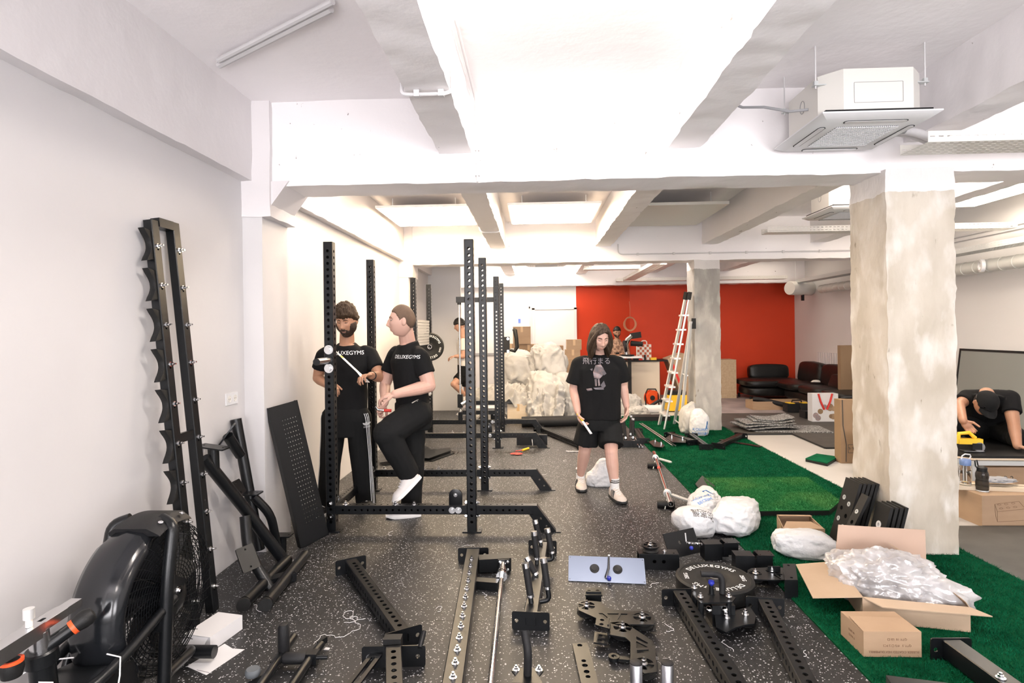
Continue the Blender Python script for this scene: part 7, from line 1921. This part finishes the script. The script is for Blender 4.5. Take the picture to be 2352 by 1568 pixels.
hR, hL = j(1350, 985, 5.56), j(1402, 985, 5.50); kR, kL = j(1343, 1035, 5.58), j(1404, 1040, 5.38); aR, aL = j(1333, 1092, 5.74), j(1412, 1118, 5.36)
chain(b, [hR, kR, kR.lerp(aR, .35), aR], [.085, .060, .058, .036]); chain(b, [hL, kL, kL.lerp(aL, .35), aL], [.085, .060, .058, .036])
body = obj('body', remeshed(b, .0044, 2), 'skinpale', t); facebits(t, HM, body, 'hairlong')
def hf(d, p):
    part = gss(d.x - .1, .10)
    if d.y > .0:
        if abs(d.x) < .62 and d.z < .66 - .35 * abs(d.x + .12): return None
        if d.y > .70 and d.z < .42: return None
    if d.z < -.97: return None
    n = NZ.noise(V((d.x * 8, d.y * 8, d.z * 1.5)) + V((5, 5, 0)))
    th = .018 + .006 * n - .006 * part * (d.z > .5); dz = 0
    if d.z < 0: th += .030 * min(1, -d.z * 2); dz = -.085 * min(1, (-d.z) * 1.3)
    return th, (0.0, .004, dz)
obj('hair', hairmesh(HM, hf, 90, 60), 'hairlong', t)
for s in (-1, 1):
    P = [HM @ V(q) for q in ((s * .015 - .01, .050, .118), (s * .056, .066, .082), (s * .078, .060, .02), (s * .088, .042, -.06), (s * .082, .040, -.13), (s * .062, .035, -.165))]
    obj('hair_strand', B().tube(P, [.008, .016, .024, .032, .028, .008], 12).me(60), 'hairlong', t)
b = B()
torso(b, [(j(1376, 962), .205, .135), (j(1376, 930), .205, .135), (j(1376, 880), .208, .135), (j(1376, 848), .215, .130), (j(1376, 834), .185, .110), (j(1376, 825), .150, .098), (j(1377, 818), .118, .090), (j(1377, 812), .086, .082)], Rv, Fv, crew=.024)
chain(b, [shR + V((.06, 0, .0)), shR + V((0, 0, -.02)), shR.lerp(elR, .80)], [.068, .076, .094], hem=True); chain(b, [shL + V((-.06, 0, 0)), shL + V((0, 0, -.02)), shL.lerp(elL, .78)], [.068, .074, .088], hem=True)
shirt = obj('t_shirt', folds(remeshed(b, .0085, 5), .007, (6, 6, 3), 24), 'clothblack', t)
wrapme(textme('飛行まる', .066, 0), shirt, 'printgrey', j(1377, 833, 5.2), (0, 1, 0), (0, 0, 1), 'lettering')
# faded figure-like print, built as plain irregular patches
def patch(pts, m='printpink'):
    P = [((x - 1380) / FPX * 5.38, (872 - y) / FPX * 5.38) for x, y in pts]; wrapme(plate(P, [], .0004), shirt, m, j(1380, 872, 5.2), (0, 1, 0), (0, 0, 1), 'faded_print')
patch([(1374, 843), (1386, 841), (1392, 850), (1390, 866), (1382, 874), (1370, 872), (1368, 858)]); patch([(1390, 848), (1398, 862), (1392, 866), (1386, 856)], 'printgrey')
patch([(1371, 874), (1376, 874), (1376, 890), (1372, 890)]); patch([(1378, 874), (1382, 874), (1383, 889), (1379, 890)])
patch([(1384, 888), (1392, 878), (1396, 890), (1390, 896)], 'printgrey'); patch([(1352, 897), (1364, 895), (1366, 900), (1355, 902)]); patch([(1368, 894), (1390, 892), (1392, 898), (1372, 898)], 'printgrey'); patch([(1361, 852), (1367, 850), (1366, 856)], 'printgrey')
b = B(); torso(b, [(j(1376, 985), .17, .13), (j(1376, 965), .19, .13), (j(1376, 945), .19, .125)], Rv, Fv)
chain(b, [hR, kR.lerp(hR, .30)], [.110, .120], hem=True); chain(b, [hL, kL.lerp(hL, .30)], [.110, .120], hem=True)
obj('shorts', folds(remeshed(b, .0085, 4), .010, (7, 7, 3), 29), 'clothpants', t)
for a, d, hl in ((aR, V((.0, -1, 0)), 0), (aL, V((.25, -1, 0)), 0)):
    g = V((a.x, a.y, 0)) - d.normalized() * .05
    shoe(t, g, d, 'shoebeige', sole='sole', stripes='sole')
    sk = obj('sock', B().tube([V((a.x, a.y, .07)), V((a.x, a.y, .13)), V((a.x, a.y, .19))], [.045, .042, .045], 16).me(), 'sock', t)
    for z_ in (.155, .172): obj('sock_band', B().lathe([(.0435, -.005), (.0462, 0), (.0435, .005)], T(a.x, a.y, z_), 18).me(), 'hairblack', sk)
a_, c_ = PY(1330, 955, 5.35), PY(1358, 996, 5.22); s = thing('white_stick', 'short white stick with yellow end held by the walking man', 'stick', frame(a_, c_ - a_)); Ls = (c_ - a_).length
obj('stick', B().box((0, Ls * .55, 0), (.022, Ls * .9, .008)).me(), 'whiteplastic', s); obj('yellow_end', B().box((0, .02, 0), (.022, .09, .0085)).me(), 'yellow', s)

# ---------------------------------------------------------------- man at the far end in a white shirt
YP = 10.45
t, o = person('curly-haired man in white t-shirt and dark shorts working at the far rack', 1058, 945, YP)
j = lambda px, py, Y=YP: PY(px, py, Y) - o
Rv = V((.25, -.97, 0)); Fv = V((-.97, -.25, 0)); HM = hframe(j(1056, 747), (-.93, -.15, -.30))
b = B(); headmesh(b, HM); chain(b, [j(1060, 755), j(1064, 775)], [.055, .065])
sh = j(1064, 785, 10.3); el = j(1064, 818, 10.25); wr = j(1046, 818, 10.2); chain(b, [sh, el, wr], [.058, .046, .032]); hand(b, wr, (-1, -.1, -.1), (0, 0, -1), 1, .7)
torso(b, [(j(1064, 845), .12, .09), (j(1064, 775), .13, .09)], Rv, Fv)
hN, kN, aN = j(1060, 865, 10.4), j(1042, 882, 10.25), j(1068, 908, 10.4); chain(b, [hN, kN, aN], [.085, .060, .04])
hF, kF, aF = j(1072, 865, 10.55), j(1074, 905, 10.55), j(1078, 941, 10.6); chain(b, [hF, kF, aF], [.085, .060, .04])
body = obj('body', remeshed(b, .008, 2), 'skin', t)
obj('hair', hairmesh(HM, lambda d, p: (None if (d.z < (.30 if d.y > .2 else -.2)) else (.020 + .014 * NZ.noise(d * 9), (0, 0, .004))), 40, 30), 'hairblack', t)
b = B(); torso(b, [(j(1066, 840), .165, .115), (j(1065, 810), .17, .12), (j(1064, 788), .18, .115), (j(1064, 776), .10, .08)], Rv, Fv); chain(b, [sh, sh.lerp(el, .6)], [.070, .072], hem=True)
obj('t_shirt', folds(remeshed(b, .012, 4), .006, (6, 6, 4), 3), 'clothwhite', t)
b = B(); torso(b, [(j(1066, 862), .16, .12), (j(1066, 836), .165, .12)], Rv, Fv); chain(b, [hN, hN.lerp(kN, .55)], [.11, .10], hem=True); chain(b, [hF, hF.lerp(kF, .55)], [.11, .10], hem=True)
obj('shorts', remeshed(b, .012, 4), 'clothpants', t)
shoe(t, V((aF.x + .03, aF.y, 0)), (-1, -.1, 0), 'shoewhite'); shoe(t, aN + V((.07, .0, -.05)), (-.6, 0, -.8), 'shoewhite', U=(-.7, 0, .6))

# ---------------------------------------------------------------- man behind the counter
YP = 13.02
t, o = person('dark-haired bearded man in a brown patterned top standing behind the counter', 1417, 920, YP)
j = lambda px, py, Y=YP: PY(px, py, Y) - o
Rv = V((.98, .2, 0)); Fv = V((.2, -.98, 0)); HM = hframe(j(1417, 762, 12.84), (.05, -.86, -.40))
b = B(); headmesh(b, HM); chain(b, [j(1417, 772), j(1417, 785)], [.055, .066])
sR, sL = j(1399, 793), j(1436, 793); eR, eL = j(1394, 818, 12.85), j(1442, 818, 12.85); wR, wL = j(1410, 816, 12.62), j(1428, 814, 12.62)
chain(b, [sR, eR, wR], [.062, .05, .034]); chain(b, [sL, eL, wL], [.062, .05, .034]); hand(b, wR, (.6, -.5, .1), (.2, 0, -1), 1, .6); hand(b, wL, (-.6, -.5, .1), (-.2, 0, -1), -1, .6)
torso(b, [(j(1417, 860), .13, .09), (j(1417, 788), .14, .09)], Rv, Fv)
body = obj('body', remeshed(b, .008, 2), 'skintan', t); facebits(t, HM, body, 'hairblack')
obj('hair', hairmesh(HM, lambda d, p: (None if d.z < ip(d.y, (-1, -.4, 0, .3, .6, 1), (-.5, -.3, .05, .15, .42, .45)) else (.012 * sst((d.z - ip(d.y, (-1, -.4, 0, .3, .6, 1), (-.5, -.3, .05, .15, .42, .45))) / .15), (0, 0, .003))), 40, 30), 'hairblack', t)
obj('beard', hairmesh(HM, lambda d, p: (None if (d.y < -.05 or p.z > -.035 or (abs(p.x) < .02 and p.z > -.075)) else (.009, (0, 0, 0))), 60, 48), 'hairblack', t)
b = B(); torso(b, [(j(1417, 850), .17, .12), (j(1417, 820), .175, .125), (j(1417, 794), .18, .11), (j(1417, 785), .11, .085), (j(1417, 779), .07, .07)], Rv, Fv)
for s_, e_ in ((sR, eR), (sL, eL)): chain(b, [s_, e_], [.078, .066])
obj('patterned_top', folds(remeshed(b, .012, 4), .004, (8, 8, 6), 7), 'shirtbrown', t)
b = B(); torso(b, [(j(1417, 905), .15, .11), (j(1417, 880), .17, .12), (j(1417, 845), .165, .12)], Rv, Fv)
for dx in (-.09, .09): chain(b, [V((dx, 0, .85)), V((dx, 0, .45)), V((dx, 0, .06))], [.10, .08, .07])
obj('trousers', remeshed(b, .014, 3), 'clothpants', t)
phn = PY(1417, 798, 12.50); tag(obj('hand_tool', B().box((0, 0, 0), (.07, .05, .035)).bevel(.008).me(), 'rubber', M=Mx.Translation(PY(1418, 811, 12.56))), 'small dark tool held by the man behind the counter', 'tool')

# ---------------------------------------------------------------- man kneeling on the platform with cap and saw
YP = 5.95; ZM = .40
p = V((PY(2262, 1000, YP).x, YP, ZM)); t = thing('person', 'man in black cap and t-shirt kneeling on the rubber mat with a power saw', 'person', p); o = p
j = lambda px, py, Y=YP: PY(px, py, Y) - o
Rv = V((.95, -.3, 0)); Fv = V((-.3, -.95, 0))
HM = hframe(j(2262, 926, 5.62), (-.10, -.55, -.83), (0, -.6, .5))
b = B(); headmesh(b, HM); chain(b, [j(2264, 912, 5.72), j(2266, 905, 5.86)], [.058, .068])
sR, sL = j(2222, 912, 5.92), j(2318, 915, 5.80); eR, eL = j(2203, 930, 5.82), j(2328, 972, 5.66); wR, wL = j(2212, 966, 5.60), j(2337, 1024, 5.50)
chain(b, [sR, eR, wR], [.062, .048, .034]); chain(b, [sL, sL.lerp(eL, .4), eL, eL.lerp(wL, .3), wL], [.068, .062, .050, .050, .034])
hand(b, wR, (.35, -.2, -.6), (.3, -.3, -.6), -1, .8); hand(b, wL, (.35, -.5, -.12), (.0, -.2, -1), 1, .12, .5)
torso(b, [(j(2270, 965, 6.20), .10, .07), (j(2268, 930, 6.08), .11, .07), (j(2267, 908, 5.9), .07, .06)], Rv, Fv)
body = obj('body', remeshed(b, .0048, 2), 'skintan', t)
def hf(d, p):
    return None if d.z > .2 or d.z < -.35 or d.y > -.15 else (.006, (0, 0, 0))
obj('hair', hairmesh(HM, hf, 48, 36), 'hairblack', t)
cap = obj('cap', hairmesh(HM, lambda d, p: (None if d.z < .18 - .12 * d.y else (.016, (0, 0, .006))), 56, 44), 'clothpants', t)
vz = B(); rows = []
for i in range(9):
    a = math.radians(-62 + 124 * i / 8); x, y = math.sin(a), math.cos(a)
    rows.append(vz.ring([HM @ V((x * .080, y * .098, .036)), HM @ V((x * .092, y * .098 + .075 * y, .022 - .02 * abs(x))), HM @ V((x * .092, y * .098 + .075 * y, .018 - .02 * abs(x))), HM @ V((x * .080, y * .098, .030))]))
vz.skin(rows, True); obj('visor', vz.me(60), 'clothpants', cap)
wrapme(plate([(-.03, 0), (-.012, .012), (0, .004), (.014, .014), (.03, 0), (.012, .005), (0, -.002), (-.012, .005)], [], .0004), cap, 'printwhite', j(2258, 938, 5.3), (0, 1, 0), (0, 0, 1), 'cap_mark')
b = B(); torso(b, [(j(2275, 1000, 6.28), .17, .13), (j(2272, 965, 6.20), .18, .13), (j(2270, 935, 6.04), .20, .14), (j(2268, 917, 5.90), .19, .12), (j(2266, 908, 5.82), .12, .10), (j(2265, 906, 5.77), .08, .08)], Rv, Fv)
chain(b, [j(2262, 915, 5.9), sR, sR.lerp(eR, .55)], [.09, .076, .074], hem=True); chain(b, [j(2272, 915, 5.88), sL, sL.lerp(eL, .58)], [.09, .084, .080], hem=True)
obj('t_shirt', folds(remeshed(b, .0085, 5), .006, (6, 6, 4), 33), 'clothblack', t)
b = B(); torso(b, [(j(2275, 1005, 6.34), .17, .14), (j(2275, 975, 6.28), .175, .14)], Rv, Fv)
kn = V((.14, -.22, .085)); chain(b, [j(2300, 985, 6.22), kn, V((.28, .25, .08))], [.125, .092, .085])
chain(b, [j(2245, 985, 6.24), j(2205, 975, 6.0), V((-.22, .15, .08))], [.12, .095, .085])
obj('trousers', folds(remeshed(b, .009, 5), .008, (5, 5, 4), 39), 'clothpants', t)
bv = BVHTree.FromPolygons([v.co for v in body.data.vertices], [tuple(q.vertices) for q in body.data.polygons])
dv = V((.9, -.4, 0)).normalized(); tp = []
ta = B(); rows = []
for i in range(8):
    f = .30 + .35 * i / 7; c_ = eL.lerp(wL, f - .12); row = []
    for k in range(7):
        ang = -.9 + 1.8 * k / 6; dr = Mx.Rotation(ang, 3, (wL - eL).normalized()) @ dv
        h = bv.ray_cast(c_ + dr * .3, -dr); row.append((h[0] + dr * .0012) if h[0] is not None else c_ + dr * .05)
    rows.append([ta.bm.verts.new(q) for q in row])
for i in range(7):
    for k in range(6): ta.bm.faces.new((rows[i][k], rows[i][k + 1], rows[i + 1][k + 1], rows[i + 1][k]))
obj('forearm_tattoo', ta.me(None), 'tattoo', t)
# jigsaw in his hand
jp = PY(2226, 1000, 5.52); s = thing('power_saw', 'yellow cordless saw held by the kneeling man on the mat', 'power saw', T(jp.x, jp.y, ZM) @ RZ(-8))
obj('body', B().box((0, 0, .10), (.20, .06, .05)).bevel(.015, 2).me(), 'yellow', s); obj('grip', B().tube([(-.09, 0, .10), (-.085, 0, .17), (.0, 0, .18), (.05, 0, .13)], .018, 10).me(), 'yellow', s)
obj('battery', B().box((-.14, 0, .12), (.07, .07, .08)).bevel(.01).me(), 'yellow', s); obj('motor_head', B().box((.05, 0, .055), (.08, .07, .06)).bevel(.012).me(), 'blackmatt', s); obj('shoe_plate', B().box((.02, 0, .012), (.17, .08, .006)).me(), 'steel', s); obj('blade_guard', B().lathe([(0, -.012), (.045, -.012), (.045, .012), (0, .012)], T(.07, -.02, .05) @ RX(90), 20).me(), 'steel', s)
# ------------------------------------------------------------------ lamps
def batten(x, y, L_=1.25, power=60, col=(1, .86, .70), alongx=True, z=CZ, label=''):
    t = thing('batten_lamp', label, 'lamp', T(x, y, z) @ (RZ(90) if alongx else Mx()), 'fluorescent battens on the ceiling')
    b = B(); b.box((0, 0, -.03), (.07, L_, .06)); b.bevel(.006); obj('housing', b.me(), 'whiteplastic', t)
    b = B(); b.cyl((0, -L_ / 2 + .02, -.085), (0, L_ / 2 - .02, -.085), .014, seg=12); obj('tube', b.me(), 'lampglow', t)
    for s in (-1, 1): obj('lamp_holder', B().box((0, s * (L_ / 2 - .015), -.075), (.03, .02, .05)).me(), 'whiteplastic', t)
    for s in (-.3, .3):
        l = bpy.data.lights.new('tube_light', 'POINT'); l.shadow_soft_size = .06; l.energy = power / 2; l.color = col
        o = bpy.data.objects.new('tube_light', l); COL.objects.link(o); o.parent = t; o.location = (0, s, -.17)
    return t

def lightpanel(label, x, y, glow='panelglow', sx=1.15, sy=1.25, z=3.12):
    t = thing('light_panel', label, 'lamp', T(x, y, z), 'luminous ceiling panels')
    obj('casing', B().box((0, 0, .022), (sx, sy, .03)).bevel(.004, 1).me(), 'whiteplastic', t)
    obj('diffuser', B().box((0, 0, .004), (sx - .04, sy - .04, .006)).me(), glow, t)
    for px_ in (-.4, .4):
        for py_ in (-.45, .45): obj('hanger', B().cyl((px_, py_, .03), (px_, py_, CZ - z + .02), .006, seg=8).me(), 'paint', t)
    return t
for x, y, gl, lb in ((-1.38, 7.6, 'panelglow', 'glowing white ceiling panel over the second rack beyond the first beam'),
                 (.26, 7.6, 'panelglow', 'glowing white ceiling panel between joists beyond the first beam'),
                 (-1.38, 12.2, 'panelmid', 'glowing white ceiling panel at the far end by the left wall'),
                 (.26, 12.3, 'panelmid', 'glowing white ceiling panel at the far end above the cartons'),
                 (5.1, 12.3, 'paneldim', 'glowing white ceiling panel above the sofa corner'),
                 (5.15, 7.0, 'panelmid', 'glowing white ceiling panel beside the right wall behind the cream column')):
    lightpanel(lb, x, y, gl)
N_ = (1, .91, .82); W_ = (1, .89, .77)
for (x, y, p, c, lb) in (
    (.26, 1.9, 135, N_, 'white fluorescent batten before the first beam between the first two joists'),
    (.26, -1.5, 80, N_, 'white fluorescent batten near the shop windows between the first two joists'),
    (4.4, 1.6, 50, W_, 'white fluorescent batten near the shop windows over the grey sport mat'),
    (-1.35, 5.1, 40, W_, 'added fill batten behind the first beam over the first rack'),  # battens behind the first beam are unseen fill, added beside the glowing panels
    (.26, 5.0, 50, W_, 'added fill batten behind the first beam over the walking man'),
    (3.6, 5.1, 110, W_, 'added fill batten behind the first beam over the work platform'),
    (1.9, 9.9, 85, W_, 'white fluorescent batten behind the second beam before the counter'),
    (4.0, 9.9, 22, W_, 'white fluorescent batten behind the second beam before the sofa')):
    batten(x, y, power=p, col=c, label=lb)
